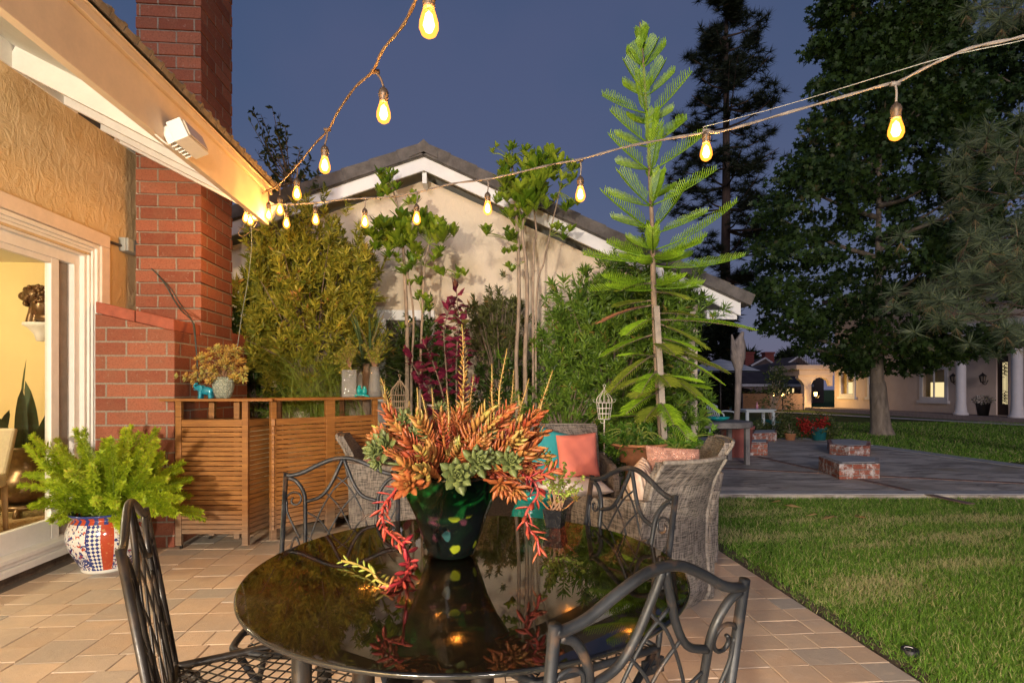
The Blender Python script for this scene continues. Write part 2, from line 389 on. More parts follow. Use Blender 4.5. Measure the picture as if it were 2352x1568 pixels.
# grass blades on the near lawn
M_GRASS = leafm('grass_blades', (.06, .15, .016), (.20, .36, .045), (.50, .44, .22), .25, .6, .2, .8)
def grass(x0f, x1f, y0, y1, N, h, w):
    y = y0 + (y1 - y0) * rng.random(N) ** 1.35; x = x0f(y) + (x1f(y) - x0f(y)) * rng.random(N)
    P = np.stack([x, y, np.full(N, -.03)], 1)
    cl = np.zeros(N); rr = np.random.default_rng(3)
    for _ in range(46):
        cxx, cyy, sx_, sy_, am = rr.uniform(1.9, 7), rr.uniform(2, 6.3), rr.uniform(.12, .6), rr.uniform(.05, .16), rr.uniform(.3, .8); cl += am * np.exp(-(((x - cxx) / sx_) ** 2 + ((y - cyy - (x - cxx) * .1) / sy_) ** 2))
    dry = rng.random(N) < .12 + np.clip(cl, 0, .55)
    var = np.where(dry, .95, rng.random(N) * .85)
    if y1 > 8:
        cx_, cy_ = [p.x for p in poly], [p.y for p in poly]; ins = np.zeros(N, bool); j_ = len(poly) - 1
        for i_ in range(len(poly)):
            cr_ = ((cy_[i_] > y) != (cy_[j_] > y)) & (x < (cx_[j_] - cx_[i_]) * (y - cy_[i_]) / (cy_[j_] - cy_[i_] + 1e-9) + cx_[i_]); ins ^= cr_; j_ = i_
        x = np.where(ins, x + 500, x); P = np.stack([x, y, np.full(N, -.03)], 1); P = P[~ins]; var = var[~ins]; x = x[~ins]
    # thin out close to the paving edge
    keep = rng.random(len(P)) < np.clip((x - (XE + .02)) / .20, .22, 1); P, var = P[keep], var[keep]; n = len(P)
    d = rdir(n, .25, 1); d[:, 2] *= 1.3
    mb = MB(); t = np.array([(-w, 0, 0), (w, 0, 0), (w * .6, .55, .03), (-w * .6, .55, .03), (0, 1, .16)]); 
    s = rng.uniform(.6, 1.25, n) * h
    t1 = t.copy(); t1[:, 0] /= h
    scatter(mb, t1, np.array([(0, 1, 2), (0, 2, 3), (3, 2, 4)]), P, d, rdir(n), s, var); return mb
mb = grass(lambda y: np.full_like(y, XE + .03), lambda y: y * 1.10 + 1.3, 1.5, 6.28, 250000, .040, .0017)
solo('grass', mb, M_GRASS, 'mown green lawn with straw-coloured dry patches beside the paving', 'grass', kind='stuff')
mb = grass(lambda y: np.maximum(XE + .6, (y - 8.2) * .0 + 3.0), lambda y: y * 1.2, 8.6, 19, 60000, .075, .006)
solo('far_grass', mb, M_GRASS, 'dim strip of lawn running back to the neighbouring beige building', 'grass', kind='stuff')

# ================================================================== THE HOUSE ON THE LEFT
def m_stucco(name, c1, c2, trowel=1.0, dark=None):
    k = NT(name); n1 = k.noise(11, 6, k.co((1, 1, .7)), .62, .9); n2 = k.noise(60, 4); n3 = k.noise(1.1, 3)
    hgt = k.math('ADD', k.ramp(n1, .44, .66, 0, 1), k.math('MULTIPLY', n2, .45))
    c = k.mixc(k.ramp(n3, .35, .65), c1, c2); c = k.mixc(k.ramp(n1, .5, .6, 0, .22), c, tuple(min(1, x * 1.25) for x in c1))
    if dark: c = k.mixc(k.ramp(k.noise(2.5, 6, None, .7, 1), .56, .7, 0, .5), c, dark)
    k.base(c); k.rough(.88); k.spec(.25); k.bump(hgt, .75 * trowel, .012); return k.m
M_STUCCO = m_stucco('golden_stucco', (.58, .42, .235), (.66, .49, .29))
M_WHITE = plain('white_trim_paint', (.74, .70, .66), .45, .05, 12, .08, spec=.4)
M_TRIM = plain('cream_trim_paint', (.70, .56, .46), .55, .07, 10, .12)
M_FASCIA = plain('fascia_paint', (.70, .54, .38), .6, .07, 7, .12)
M_BRICK = bricks('red_house_brick', .12, (.20, .058, .034), (.34, .118, .068), (.29, .255, .205), mort=.0135)
M_ROOF = plain('brown_concrete_tile', (.16, .12, .085), .8, .4, 14, .5)
house = thing('golden_stucco_house', 'golden stucco house with white sliding door, brick chimney and wide eave', 'house', (XW, 4, 0))
yD = onx(240, 700, XW).y                                    # right end of the door trim
Y0h = -4.5                                                   # wall runs on past the camera
ZD = 2.33; Y0d = .4
zS = 3.34; yE = onx(313, 500, XW).y                          # end of the stucco
# wall: pieces round the door opening, 0.14 thick
ys0, ys1 = 1.2, yD - .085
mb = MB()
def wallbox(y0, y1, z0, z1): box(mb, XW - .14, XW, y0, y1, z0, z1)
wallbox(Y0h, ys0, 0, zS + .02); wallbox(ys1, yE, 0, zS + .02); wallbox(ys0, ys1, ZD - .09, zS + .02)
obj('wall', mb, M_STUCCO, house, world=True)
mb = MB(); box(mb, XW - .1, XW + .012, yE + .001, yE + .05, 1.85, zS); obj('corner_trim', mb, M_TRIM, house, bevel=.006, world=True)
# door surround
tr = MB(); box(tr, XW - .02, XW + .045, yD - .10, yD, .02, ZD); box(tr, XW - .02, XW + .046, Y0d, yD, ZD + .001, ZD + .10)
obj('door_trim', tr, M_TRIM, house, bevel=.006, world=True)
fr = MB(); fj = yD - .10
for i, (w, dx) in enumerate(((.03, .03), (.022, .012), (.02, .0), (.03, -.016), (.055, -.05))):      # stepped brick mould and jamb
    box(fr, XW - .16, XW + dx, fj - w, fj - .001, .05, ZD - .002 - .0); fj -= w
zj = ZD - .003
for i, (w, dx) in enumerate(((.03, .031), (.022, .013), (.02, .001), (.03, -.015), (.075, -.049))):
    box(fr, XW - .159, XW + dx, ys0, fj + .02 if 0 else yD - .10 - .002, zj - w, zj); zj -= w
obj('door_frame', fr, M_WHITE, house, bevel=.003, world=True)
sash = thing('sliding_door', None, None); sash.parent = house; sash.location = Vector((XW - .085, 2.5, .1)) - Vector(house.location)
XG = XW - .085; gy = onx(110, 900, XG).y; zb = .30
sm = MB()
box(sm, XG - .022, XG + .022, gy, gy + .075, .10, zj + .01); box(sm, XG - .022, XG + .022, ys0, gy - .001, .12, zb); box(sm, XG - .022, XG + .022, ys0, gy - .001, zj - .04, zj + .01)
obj('sash', sm, M_WHITE, sash, bevel=.004, world=True)
rv = MB(); box(rv, XG - .06, XG - .012, gy + .0755, fj + .01, .10, zj + .01); obj('track_reveal', rv, plain('grey_track', (.22, .18, .15), .5), sash, world=True)
gm = MB(); box(gm, XG - .004, XG + .004, ys0, gy + .002, zb - .01, zj - .03); obj('glass_pane', gm, glassy('clear_pane', (.96, .97, .95), 1.4), sash, world=True)
sl = MB()
box(sl, XW - .16, XW + .05, Y0d, yD - .06, .055, .098); box(sl, XW - .1, XW + .02, Y0d, yD - .06, .10, .13); box(sl, XW - .1, XW + .035, Y0d, yD - .07, .13, .16)
obj('door_sill', sl, M_WHITE, house, bevel=.004, world=True)
mb = MB(); box(mb, XW - .12, XW + .012, Y0h, yD, -.03, .054); obj('footing', mb, plain('mud_stained_footing', (.11, .075, .05), .95, .5, 8, 1, .02), house, world=True)
# eave: sloping deck, rafters, vents, fascia, drip edge, tiles
XF = -1.650; zF0, zF1 = 2.545, 2.845; yR = onx(612, 460, XF).y
mb = MB(); sl_ = (zS - zF0 - .17) / (XF - XW)
def deckz(x, o=0): return zS + o - (x - XW) * sl_
n_ = 14
dk = [(XW - 1.6, Y0h, deckz(XW - 1.6, .06)), (XF, Y0h, deckz(XF, .06)), (XF, yR, deckz(XF, .06)), (XW - 1.6, yR, deckz(XW - 1.6, .06))]
mb.add(dk + [(x, y, z + .025) for x, y, z in dk], [(0, 1, 2, 3), (7, 6, 5, 4), (0, 4, 5, 1), (1, 5, 6, 2), (2, 6, 7, 3), (3, 7, 4, 0)])
obj('eave_deck', mb, plain('grey_soffit_paint', (.62, .62, .56), .6, .06, 8), house, world=True)
for yy in (onx(30, 120, XW).y, onx(148, 215, XW).y, onx(276, 300, XW).y, yR - .02):
    mb = MB(); beam(mb, (XW + .001, yy, deckz(XW) - .01), (XF - .01, yy, deckz(XF) - .01), .045, .14); obj('rafter', mb, M_WHITE, house, bevel=.003, world=True)
ya, yb2 = onx(176, 236, XW).y, onx(262, 290, XW).y
mb = MB(); box(mb, XW - .01, XW + .012, Y0h, ya, zS - .09, zS + .09); box(mb, XW - .01, XW + .012, yb2, yE + .1, zS - .09, zS + .09); obj('blocking', mb, M_WHITE, house, bevel=.002, world=True)
mb = MB(); box(mb, XW - .01, XW + .006, ya + .004, yb2 - .004, zS - .085, zS + .085)
for i in range(30): box(mb, XW + .006, XW + .008, ya + .004 + i * (yb2 - ya) / 30, ya + .007 + i * (yb2 - ya) / 30, zS - .08, zS + .08)
obj('eave_vent', mb, plain('vent_screen', (.06, .05, .05), .8), house, world=True)
mb = MB(); box(mb, XF - .02, XF + .02, Y0h, yR, zF0, zF1 - .055); obj('fascia', mb, M_FASCIA, house, bevel=.003, world=True)
mb = MB(); box(mb, XF - .02, XF + .042, Y0h, yR + .01, zF1 - .053, zF1 - .012); box(mb, XF - .0, XF + .052, Y0h, yR + .012, zF1 - .010, zF1 - .002)
obj('drip_edge', mb, M_FASCIA, house, bevel=.002, world=True)
mb = MB()
y = Y0h; i = 0
while y < yR + .02:
    w = .10
    for r in range(5):
        x1 = XF + .075 - r * .3; z1 = zF1 + .012 + (XF + .075 - x1) * sl_
        x0 = x1 - .36; z0 = z1 + .36 * sl_
        pts = []
        beam(mb, (x0, y + w / 2, z0 + .005), (x1, y + w / 2, z1 + .005), w - .006, .028)
        tube(mb, [(x0, y + w, z0 + .012), (x1 + random.uniform(-.004, .004), y + w, z1 + .014)], .022, 6)
    y += w
obj('roof_tiles', mb, M_ROOF, house, world=True)
# chimney, part of the house
Xc = -2.28; yP0 = 4.36; yC0 = onx(462, 600, Xc).y; yC1 = onx(534, 600, Xc).y; yP1 = onx(568, 800, Xc).y
ch = MB(); xl = -2.86
# base with shoulders that slope in towards the stack at front and back
zl, zr = ony(248, 692, yP0).z, ony(405, 733, yP0).z
base = [(xl, yP0, 0), (Xc, yP0, 0), (Xc, yP1, 0), (xl, yP1, 0), (xl, yP0, zl - .09), (Xc, yP0, zr - .09), (Xc, yP1, zr - .09), (xl, yP1, zl - .1)]
ch.add(base, [(0, 3, 2, 1), (4, 5, 6, 7), (0, 1, 5, 4), (1, 2, 6, 5), (2, 3, 7, 6), (3, 0, 4, 7)])
obj('chimney_base', ch, M_BRICK, house, bevel=.006, world=True)
for s0, s1, yy0, yy1 in ((0, .5, yP0, yC0 - .001), (.5, 1, yP0, yC0 - .001), (0, .5, yC1 + .001, yP1), (.5, 1, yC1 + .001, yP1)):   # sloped header bricks on the shoulders
    xa, xb = xl + (Xc - xl) * s0 + .004, xl + (Xc - xl) * s1 - .004
    za, zb_ = zl + (zr - zl) * s0, zl + (zr - zl) * s1
    v = [(xa, yy0, za - .088), (xb, yy0, zb_ - .088), (xb, yy1, zb_ - .088), (xa, yy1, za - .088), (xa, yy0, za), (xb, yy0, zb_), (xb, yy1, zb_), (xa, yy1, za)]
    cap = MB(); cap.add(v, [(0, 3, 2, 1), (4, 5, 6, 7), (0, 1, 5, 4), (1, 2, 6, 5), (2, 3, 7, 6), (3, 0, 4, 7)]); obj('shoulder_brick', cap, plain('shoulder_brick', (.31, .085, .05), .85, .22, 10, .5), house, bevel=.008, world=True)
st = MB(); zt = 0
xs = ony(311, 600, yC0).x
# the stack is laid course by course so that its corners read as brick ends
bh = .1065; z = math.ceil((zr - .088 + .013) / bh) * bh - .013; i = 0
z_b = z + .005
while z < 6.6:
    j = .004 * (i % 2)
    box(st, xs + j, Xc - j, yC0 + j, yC1 - j, z + .006, z + bh - .004); i += 1; z += bh
box(st, xs + .012, Xc - .012, yC0 + .012, yC1 - .012, 1.5, 6.55); box(st, xs, Xc - .0005, yC0, yC1, zr - .0895, z_b)
obj('chimney_stack', st, M_BRICK, house, bevel=.0035, world=True)

# ---- what the door shows of the room
M_YEL = plain('yellow_room_paint', (.74, .56, .26), .8, .03, 3, .05)
mb = MB(); yr1 = 6.3; xr0 = -8.5
box(mb, xr0, XW - .15, yr1, yr1 + .1, 0, 2.6); box(mb, xr0 - .1, xr0, -1, yr1, 0, 2.6); box(mb, xr0, XW - .15, -1.1, -1.0, 0, 2.6)
o = struct('room_walls', mb, M_YEL)
mb = MB(); box(mb, xr0, XW - .145, -1, yr1, .0, .06); struct('room_floor', mb, plain('tan_room_floor', (.42, .27, .13), .3, .2, 5, .05))
mb = MB(); box(mb, xr0, XW - .145, -1, yr1, 2.6, 2.68); struct('room_ceiling', mb, plain('room_ceiling_paint', (.8, .74, .6), .8, .03))
cl = thing('ceiling_lamp', 'lit round ceiling lamp inside the yellow room', 'lamp', (-5.2, 3.6, 2.6))
mb = MB(); lathe(mb, [(.16, -.02), (.17, -.05), (.12, -.09), (0, -.11)], 24); obj('lamp_shade', mb, emis('lamp_shade_glow', (1, .78, .42), 4), cl, True)
mb = MB(); lathe(mb, [(.06, -.02), (.18, -.018), (.18, 0), (0, 0)], 24); obj('ceiling_plate', mb, M_WHITE, cl, True)
l = point('ceiling_lamp_light', (-5.2, 3.6, 2.3), 270, (1, .86, .58), .15); l.parent = cl; l.location = (0, 0, -.3)
# snake plant in a bronze urn
pu = at(62, 1185, 5.05); pu.z = .06
M_BRZ = plain('dark_bronze', (.13, .075, .035), .35, .35, 10, .3, metal=.7)
urn = thing('bronze_urn', 'dark bronze urn on carved feet holding tall leaves, seen through the sliding door', 'urn', pu)
mb = MB(); lathe(mb, [(.12, .11), (.20, .17), (.225, .25), (.19, .34), (.14, .40), (.12, .46), (.16, .56), (.19, .62), (.18, .63), (.14, .56)], 28)
tube(mb, spl([(-.2, 0, .3), (-.27, 0, .34), (-.26, 0, .43), (-.16, 0, .45)], 5), .018); tube(mb, spl([(.2, 0, .3), (.27, 0, .34), (.26, 0, .43), (.16, 0, .45)], 5), .018)
obj('bowl', mb, M_BRZ, urn, True)
mb = MB(); lathe(mb, [(.2, .06), (.22, .075), (.22, .10), (.12, .112)], 20)
for a in range(5): an = a * 1.257; tube(mb, spl([(math.cos(an) * .19, math.sin(an) * .19, .07), (math.cos(an) * .22, math.sin(an) * .22, .03), (math.cos(an) * .2, math.sin(an) * .2, .0)], 4), [.03, .028, .035])
obj('stand', mb, M_BRZ, urn, True)
def blade(mb, p, d, L, w, bend, a, n=8, thick=.25, up=None):
    """a long strap leaf with a folded section"""
    p = Vector(p); d = Vector(d).normalized(); bend = Vector(bend); V = []
    s = d.cross(Vector((0, 0, 1)))
    if s.length < .2: s = Vector((random.uniform(-1, 1), random.uniform(-1, 1), 0))
    s.normalize(); q = p.copy(); dd = d.copy()
    for i in range(n + 1):
        t = i / n; ww = w * (math.sin(math.pi * min(1, t * .88 + .12)) ** .6) * (1 - max(0, t - .93) * 14 * .98 if t > .93 else 1)
        nn = s.cross(dd).normalized()
        V += [q - s * ww, q + nn * (-ww * thick), q + s * ww]; dd = (dd + bend / n).normalized(); q = q + dd * (L / n)
    mb.add(V, [(i * 3 + k, i * 3 + k + 1, i * 3 + k + 4, i * 3 + k + 3) for i in range(n) for k in (0, 1)], a)
M_SNAKE = leafm('snake_plant_leaf', (.025, .05, .015), (.05, .085, .03), None, .15)
mb = MB()
for dx, dy, L, w, b in ((-.05, 0, 1.0, .05, .25), (.02, .05, .8, .055, -.3), (.08, 0, .65, .05, .3), (-.1, .02, .55, .05, -.5), (.16, .0, .6, .045, .9), (-.02, -.03, .72, .05, .1), (-.16, 0, .5, .05, -.9)):
    blade(mb, pu + Vector((dx * .7, dy, .45)), (dx * 2.2, dy, 1), L, w, (b, 0, 0), random.random() * .6)
solo('snake_plant', mb, M_SNAKE, 'tall dark snake plant growing in the bronze urn indoors', 'houseplant', pu + Vector((0, 0, .45)), smooth=True)
# second snake plant cut by the frame
p2 = at(-20, 1100, 5.1); p2.z = .62; mb = MB()
for dx, L in ((.05, .42), (.14, .36), (-.06, .5)): blade(mb, p2 + Vector((dx, 0, 0)), (dx * 2, 0, 1), L, .045, (.3, 0, 0), .3)
solo('snake_plant', mb, M_SNAKE, 'short dark snake plant leaves behind the cream chair indoors', 'houseplant', p2, smooth=True)
# cream dining chair indoors
pc = at(-70, 1150, 4.35); pc.z = .06
dc = thing('upholstered_chair', 'cream upholstered high-back chair seen through the sliding door', 'chair', pc, .25)
M_CRM = plain('cream_upholstery', (.50, .40, .26), .85, .08, 30, .2); M_OAK = plain('pale_wood', (.33, .2, .1), .5, .2)
mb = MB(); v = [(-.26, 0, .4), (.22, 0, .4), (.29, .02, .84), (-.29, .02, .84), (-.24, .10, .4), (.20, .10, .4), (.27, .11, .83), (-.27, .11, .83)]
mb.add(v, [(0, 1, 2, 3), (7, 6, 5, 4), (0, 4, 5, 1), (1, 5, 6, 2), (2, 6, 7, 3), (3, 7, 4, 0)]); obj('backrest', mb, M_CRM, dc, bevel=.02)
mb = MB(); box(mb, -.26, .24, -.42, .02, .36, .48); obj('seat', mb, M_CRM, dc, bevel=.03)
for x in (-.22, .2):
    for y in (-.38, .05): mb = MB(); tube(mb, [(x, y, .37), (x * 1.05, y * 1.05, 0)], [.025, .017], 8); obj('leg', mb, M_OAK, dc, True)
# lion on a wall bracket
pl = ony(96, 742, yr1 - .14)
mb = MB(); lathe(mb, [(.17, 0), (.175, -.025), (.13, -.05), (.07, -.12), (.05, -.19), (0, -.2)], 20, pl, sy=.8); solo('wall_bracket', mb, M_WHITE, 'small cream corbel shelf on the yellow wall under the lion', 'shelf', pl, smooth=True)
mb = MB(); q = pl
ell(mb, q + Vector((.0, 0, .20)), (.10, .085, .16)); ell(mb, q + Vector((-.05, 0, .30)), (.13, .10, .11)); ell(mb, q + Vector((-.17, 0, .285)), (.06, .05, .05))
for x in (-.1, -.05): tube(mb, spl([q + Vector((x + .04, 0, .2)), q + Vector((x - .0, .0, .1)), q + Vector((x - .02, 0, .0))], 5), [.05, .035, .04])
ell(mb, q + Vector((.06, 0, .06)), (.12, .09, .06))
for i in range(120):
    an, ph = random.uniform(0, 6.3), random.uniform(-1, 1); ell(mb, q + Vector((-.03 + math.cos(an) * .12, math.sin(an) * .1 * .9, .29 + ph * .1)), (.024, .024, .024), 6, 4)
solo('lion_statuette', mb, M_BRZ, 'dark curly-maned lion statuette on the cream corbel shelf indoors', 'statuette', pl, smooth=True)
# ================================================================== TABLE
M_IRON = None
def m_iron(name, c1, c2, rust=.35, rough=.45):
    k = NT(name); n1 = k.noise(9, 5); n2 = k.noise(50, 5, None, .7); n3 = k.noise(16, 3)
    c = k.mixc(k.ramp(n1, .35, .65), c1, c2); c = k.mixc(k.ramp(n3, .56, .70, 0, rust), c, (.16, .085, .04)); c = k.mixc(k.ramp(n2, .70, .74, 0, .8), c, (.22, .21, .19))
    k.base(c); k.rough(k.ramp(n2, .3, .7, rough - .08, rough + .15)); k.b.inputs['Metallic'].default_value = .1; k.spec(.3); k.bump(n2, .25, .002); return k.m
M_IRONB = m_iron('weathered_iron', (.007, .008, .0105), (.019, .0215, .027))
M_IROND = m_iron('dark_iron', (.010, .008, .007), (.024, .020, .018), .15, .35)
TC = cw(-.117, 1.488); TZ = .74; TR = .574
tbl = thing('round_glass_table', 'round smoked-glass patio table on thick dark metal posts', 'table', TC)
mb = MB(); lathe(mb, [(0, TZ - .011), (TR - .003, TZ - .011), (TR, TZ - .008), (TR, TZ - .003), (TR - .003, TZ), (0, TZ)], 128)
def m_tabletop():
    k = NT('smoked_glass'); tr = k.n('BsdfTransparent'); tr.inputs[0].default_value = (.62, .50, .34, 1)
    g = k.n('BsdfGlossy'); g.inputs['Color'].default_value = (1, 1, 1, 1); g.inputs['Roughness'].default_value = .0
    fr = k.n('Fresnel'); fr.inputs[0].default_value = 1.5; ge = k.n('NewGeometry'); ms = k.n('MixShader')
    k.l(k.math('MULTIPLY', fr.outputs[0], k.math('SUBTRACT', 1, ge.outputs['Backfacing'])), ms.inputs[0])
    k.l(tr.outputs[0], ms.inputs[1]); k.l(g.outputs[0], ms.inputs[2]); k.l(ms.outputs[0], k.out.inputs['Surface']); return k.m
obj('glass_top', mb, m_tabletop(), tbl, False)
mb = MB(); lathe(mb, [(TR + .0008, TZ - .010), (TR + .002, TZ - .008), (TR + .002, TZ - .0035), (TR + .0008, TZ - .0015)], 128); obj('edge_band', mb, plain('dark_glass_edge', (.012, .012, .012), .12, .1, bump=0, spec=.7), tbl, True)
legs = [gp(693, 1500), gp(835, 1560), gp(1106, 1560), gp(1020, 1330)]
legxy = [at(693, 1500, 1.17), at(835, 1530, 1.02), at(1106, 1530, 1.06), at(1120, 1330, 1.75), at(745, 1330, 1.62)]
lp = [Vector((p.x - TC.x, p.y - TC.y, 0)) for p in legxy]
for p in lp:
    mb = MB(); tube(mb, [p, p + Vector((0, 0, TZ - .013))], .021, 20); tube(mb, [p + Vector((0, 0, TZ - .022)), p + Vector((0, 0, TZ - .0125))], .045, 20); obj('leg', mb, M_IROND, tbl, True)
for a, b, z in ((lp[0], lp[3], .66), (lp[4], lp[2], .62), (lp[1], lp[3], .58)):
    mb = MB(); beam(mb, a + Vector((0, 0, z)), b + Vector((0, 0, z)), .055, .03); obj('crossbar', mb, M_IROND, tbl, bevel=.003)

# ================================================================== WROUGHT IRON CHAIRS
def scroll(cx, cz, r0, a0, turns, y=0, n=26, grow=-1):
    out = []
    for i in range(n + 1):
        t = i / n; r = r0 * (1 - .72 * t); an = a0 + grow * turns * 2 * math.pi * t
        out.append((cx + math.cos(an) * r, y, cz + math.sin(an) * r))
    return out
def chair_parts(root, m, W=.215):
    zc = .89
    def ln(pts):      # backrest recline: y = lean * (z - .45)
        return [(p[0], -(p[2] - .45) * .16, p[2]) for p in pts]
    big, sm = .0076, .004
    mb = MB(); tube(mb, spl(ln([(-W, 0, zc), (-W * .93, 0, zc - .004), (-W * .72, 0, zc + .006), (-W * .45, 0, zc + .034), (-W * .15, 0, zc + .058), (W * .15, 0, zc + .058), (W * .45, 0, zc + .034), (W * .72, 0, zc + .006), (W * .93, 0, zc - .004), (W, 0, zc)]), 6), .0088, 12)
    obj('top_rail', mb, m, root, True)
    for s in (-1, 1):
        mb = MB(); tube(mb, [(s * W, -(zc - .45) * .16, zc + .008), (s * W, 0, .45), (s * W * 1.0, .01, .40)], .0092, 12); obj('back_post', mb, m, root, True)
        mb = MB(); tube(mb, spl(ln([(s * W * .95, 0, zc - .012), (s * W * .80, 0, zc - .028), (s * W * .66, 0, zc - .075), (s * W * .63, 0, zc - .14), (s * W * .60, 0, .62), (s * W * .58, 0, .45)]), 6), big, 10); obj('inner_bar', mb, m, root, True)
        mb = MB(); tube(mb, spl(ln([(s * .003, 0, zc + .054), (s * W * .08, 0, zc + .02), (s * W * .22, 0, zc - .045), (s * W * .38, 0, zc - .085), (s * W * .62, 0, zc - .102)]), 7), big * .95, 10); obj('heart_bar', mb, m, root, True)
        mb = MB()
        tube(mb, ln(scroll(s * W * .82, zc - .095, .034, R_(0) if s > 0 else R_(180), 1.15, grow=s)), sm, 8)
        tube(mb, spl(ln([(s * W * .96, 0, zc - .095), (s * W * .94, 0, zc - .14), (s * W * .80, 0, zc - .20), (s * W * .70, 0, zc - .235)]), 6), sm, 8)
        tube(mb, ln(scroll(s * W * .80, .56, .036, R_(0) if s < 0 else R_(180), 1.15, grow=-s)), sm, 8)
        tube(mb, spl(ln([(s * W * .64, 0, .56), (s * W * .66, 0, .60), (s * W * .80, 0, .655), (s * W * .95, 0, .50), (s * W * .97, 0, .47)]), 6), sm, 8)
        obj('side_scroll', mb, m, root, True)
    mb = MB()
    def arc(x0, z0, x1, z1, bow): tube(mb, spl(ln([(x0, 0, z0), (x0 + (x1 - x0) * .3 , 0, z0 + (z1 - z0) * .42 + bow), (x0 + (x1 - x0) * .66, 0, z0 + (z1 - z0) * .78 + bow * .8), (x1, 0, z1)]), 6), .0033, 7)
    for s in (-1, 1):
        arc(-s * W * .55, .45, s * W * .30, zc - .066, .02); arc(-s * W * .18, .45, s * W * .61, zc - .14, .035); arc(s * W * .20, .45, s * W * .60, .66, .03)
        arc(-s * W * .60, .60, s * W * .10, zc - .01, .02)
    obj('lattice', mb, m, root, True)
    # seat: rim, side rails and a diamond mesh
    mb = MB(); tube(mb, spl([(-W, 0, .45), (-W, .1, .45), (-W * 1.0, .36, .45), (-W * .82, .43, .445), (0, .45, .44), (W * .82, .43, .445), (W, .36, .45), (W, .1, .45), (W, 0, .45)], 5), .011, 10); tube(mb, [(-W, 0, .45), (W, 0, .45)], .009, 8); obj('seat_frame', mb, m, root, True)
    mb = MB(); n = 9
    for i in range(-n, n + 1):
        for s in (-1, 1):
            seg = []
            for q in np.linspace(0, 1, 40):
                y = q * .44; x = i * .047 + s * (y - .22) * 1.0 + .008 * math.sin(y * 62)
                if abs(x) < W - .004 and not (y > .36 and abs(x) > W * .85): seg.append((x, y, .447 + .002 * math.sin(y * 62)))
                else:
                    if len(seg) > 2: tube(mb, seg, .0028, 4)
                    seg = []
            if len(seg) > 2: tube(mb, seg, .0028, 4)
    obj('seat_mesh', mb, m, root)
    # folding X legs
    for s in (-1, 1):
        mb = MB(); tube(mb, [(s * W * .96, .40, .44), (s * W * .96, .02, .02), (s * W * .96, .0, .0)], .0105, 8); obj('leg', mb, m, root, True)
        mb = MB(); tube(mb, [(s * W * 1.0, .02, .44), (s * W * 1.0, .38, .02), (s * W, .40, .0)], .0105, 8); obj('leg', mb, m, root, True)
        mb = MB(); box(mb, s * W - .006, s * W + .006, -.02, .06, .38, .425); tube(mb, [(s * (W + .012), .02, .40), (s * (W - .012), .02, .40)], .011, 10); obj('hinge_plate', mb, m, root, bevel=.002)
    mb = MB(); tube(mb, [(-W, .38, .03), (W, .38, .03)], .007, 8); obj('stretcher', mb, m, root, True)
CH = (((.223, .838), R_(27.9), 'blue-grey wrought-iron chair closest to the camera, its rail over the table edge', M_IRONB),
      ((.390, 1.830), R_(-62.7), 'blue-grey wrought-iron chair behind the table, in front of the woven armchair back', M_IRONB),
      ((-.658, 2.100), R_(4), 'wrought-iron chair in front of the slatted bar, facing the camera', M_IRONB),
      ((-.885, 1.285), R_(118.5), 'dark wrought-iron chair seen edge-on beside the painted pot', M_IROND))
for (X, Y), an, lab, m in CH:
    p = cw(X, Y); c = Vector((TC.x - p.x, TC.y - p.y, 0)); fwd = Vector((math.cos(an + R_(90) - AL), math.sin(an + R_(90) - AL), 0))
    rz = an - AL; p = p + fwd * (.062 if fwd.dot(c) > 0 else -.062)
    if fwd.dot(c) < 0: rz += math.pi
    root = thing('wrought_iron_chair', lab, 'chair', p, rz, 'wrought-iron chairs round the glass table')
    chair_parts(root, m, .19 if 'closest' in lab else .215)

# ================================================================== GREEN GLASS VASE AND SUCCULENTS
VX = at(1037, 1275, 1.575); VC = Vector((VX.x, VX.y, TZ + .001))
def m_vase():
    k = NT('mottled_art_glass'); z = k.n('SeparateXYZ'); t = k.n('TexCoord'); k.l(t.outputs['Object'], z.inputs[0])
    vo = k.n('TexVoronoi'); vo.inputs['Scale'].default_value = 26; vo.feature = 'F1'; nw = k.n('TexNoise'); nw.inputs['Scale'].default_value = 22; k.l(t.outputs['Object'], nw.inputs['Vector']); av = k.n('VectorMath', operation='SCALE'); av.inputs['Scale'].default_value = .03; k.l(nw.outputs['Color'], av.inputs[0]); ad = k.n('VectorMath', operation='ADD'); k.l(t.outputs['Object'], ad.inputs[0]); k.l(av.outputs[0], ad.inputs[1]); k.l(ad.outputs[0], vo.inputs['Vector'])
    sc = k.n('SeparateColor'); k.l(vo.outputs['Color'], sc.inputs[0])
    inn = k.ramp(vo.outputs['Distance'], .34, .46, 1, 0)
    low = k.math('MULTIPLY', k.ramp(z.outputs[2], .115, .135, 1, 0), k.ramp(z.outputs[2], .015, .022, 0, 1))
    n1 = k.noise(13, 4, None, .6, 1.2); c = k.mixc(k.ramp(n1, .47, .60), (.0006, .003, .001), (.003, .05, .009)); c = k.mixc(k.ramp(n1, .60, .68, 0, .5), c, (.01, .10, .02))
    c = k.mixc(k.ramp(z.outputs[2], .17, .11, 0, .94), c, (.004, .005, .005))
    sp = k.mixc(k.math('GREATER_THAN', sc.outputs[0], .58), (.06, .02, .03), (.20, .23, .015)); sp = k.mixc(k.math('GREATER_THAN', sc.outputs[1], .86), sp, (.02, .06, .06))
    c = k.mixc(k.math('MULTIPLY', k.math('MULTIPLY', inn, low), k.math('GREATER_THAN', sc.outputs[2], .30)), c, sp)
    k.base(c); k.rough(.08); k.spec(.8); k.b.inputs['Coat Weight'].default_value = .15; k.b.inputs['Coat Roughness'].default_value = .03; k.bump(n1, .15, .01)
    return k.m
mb = MB(); wob = lambda a, z: .10 * max(0, (z - .14) / .11) * math.sin(a * 4 + .6)
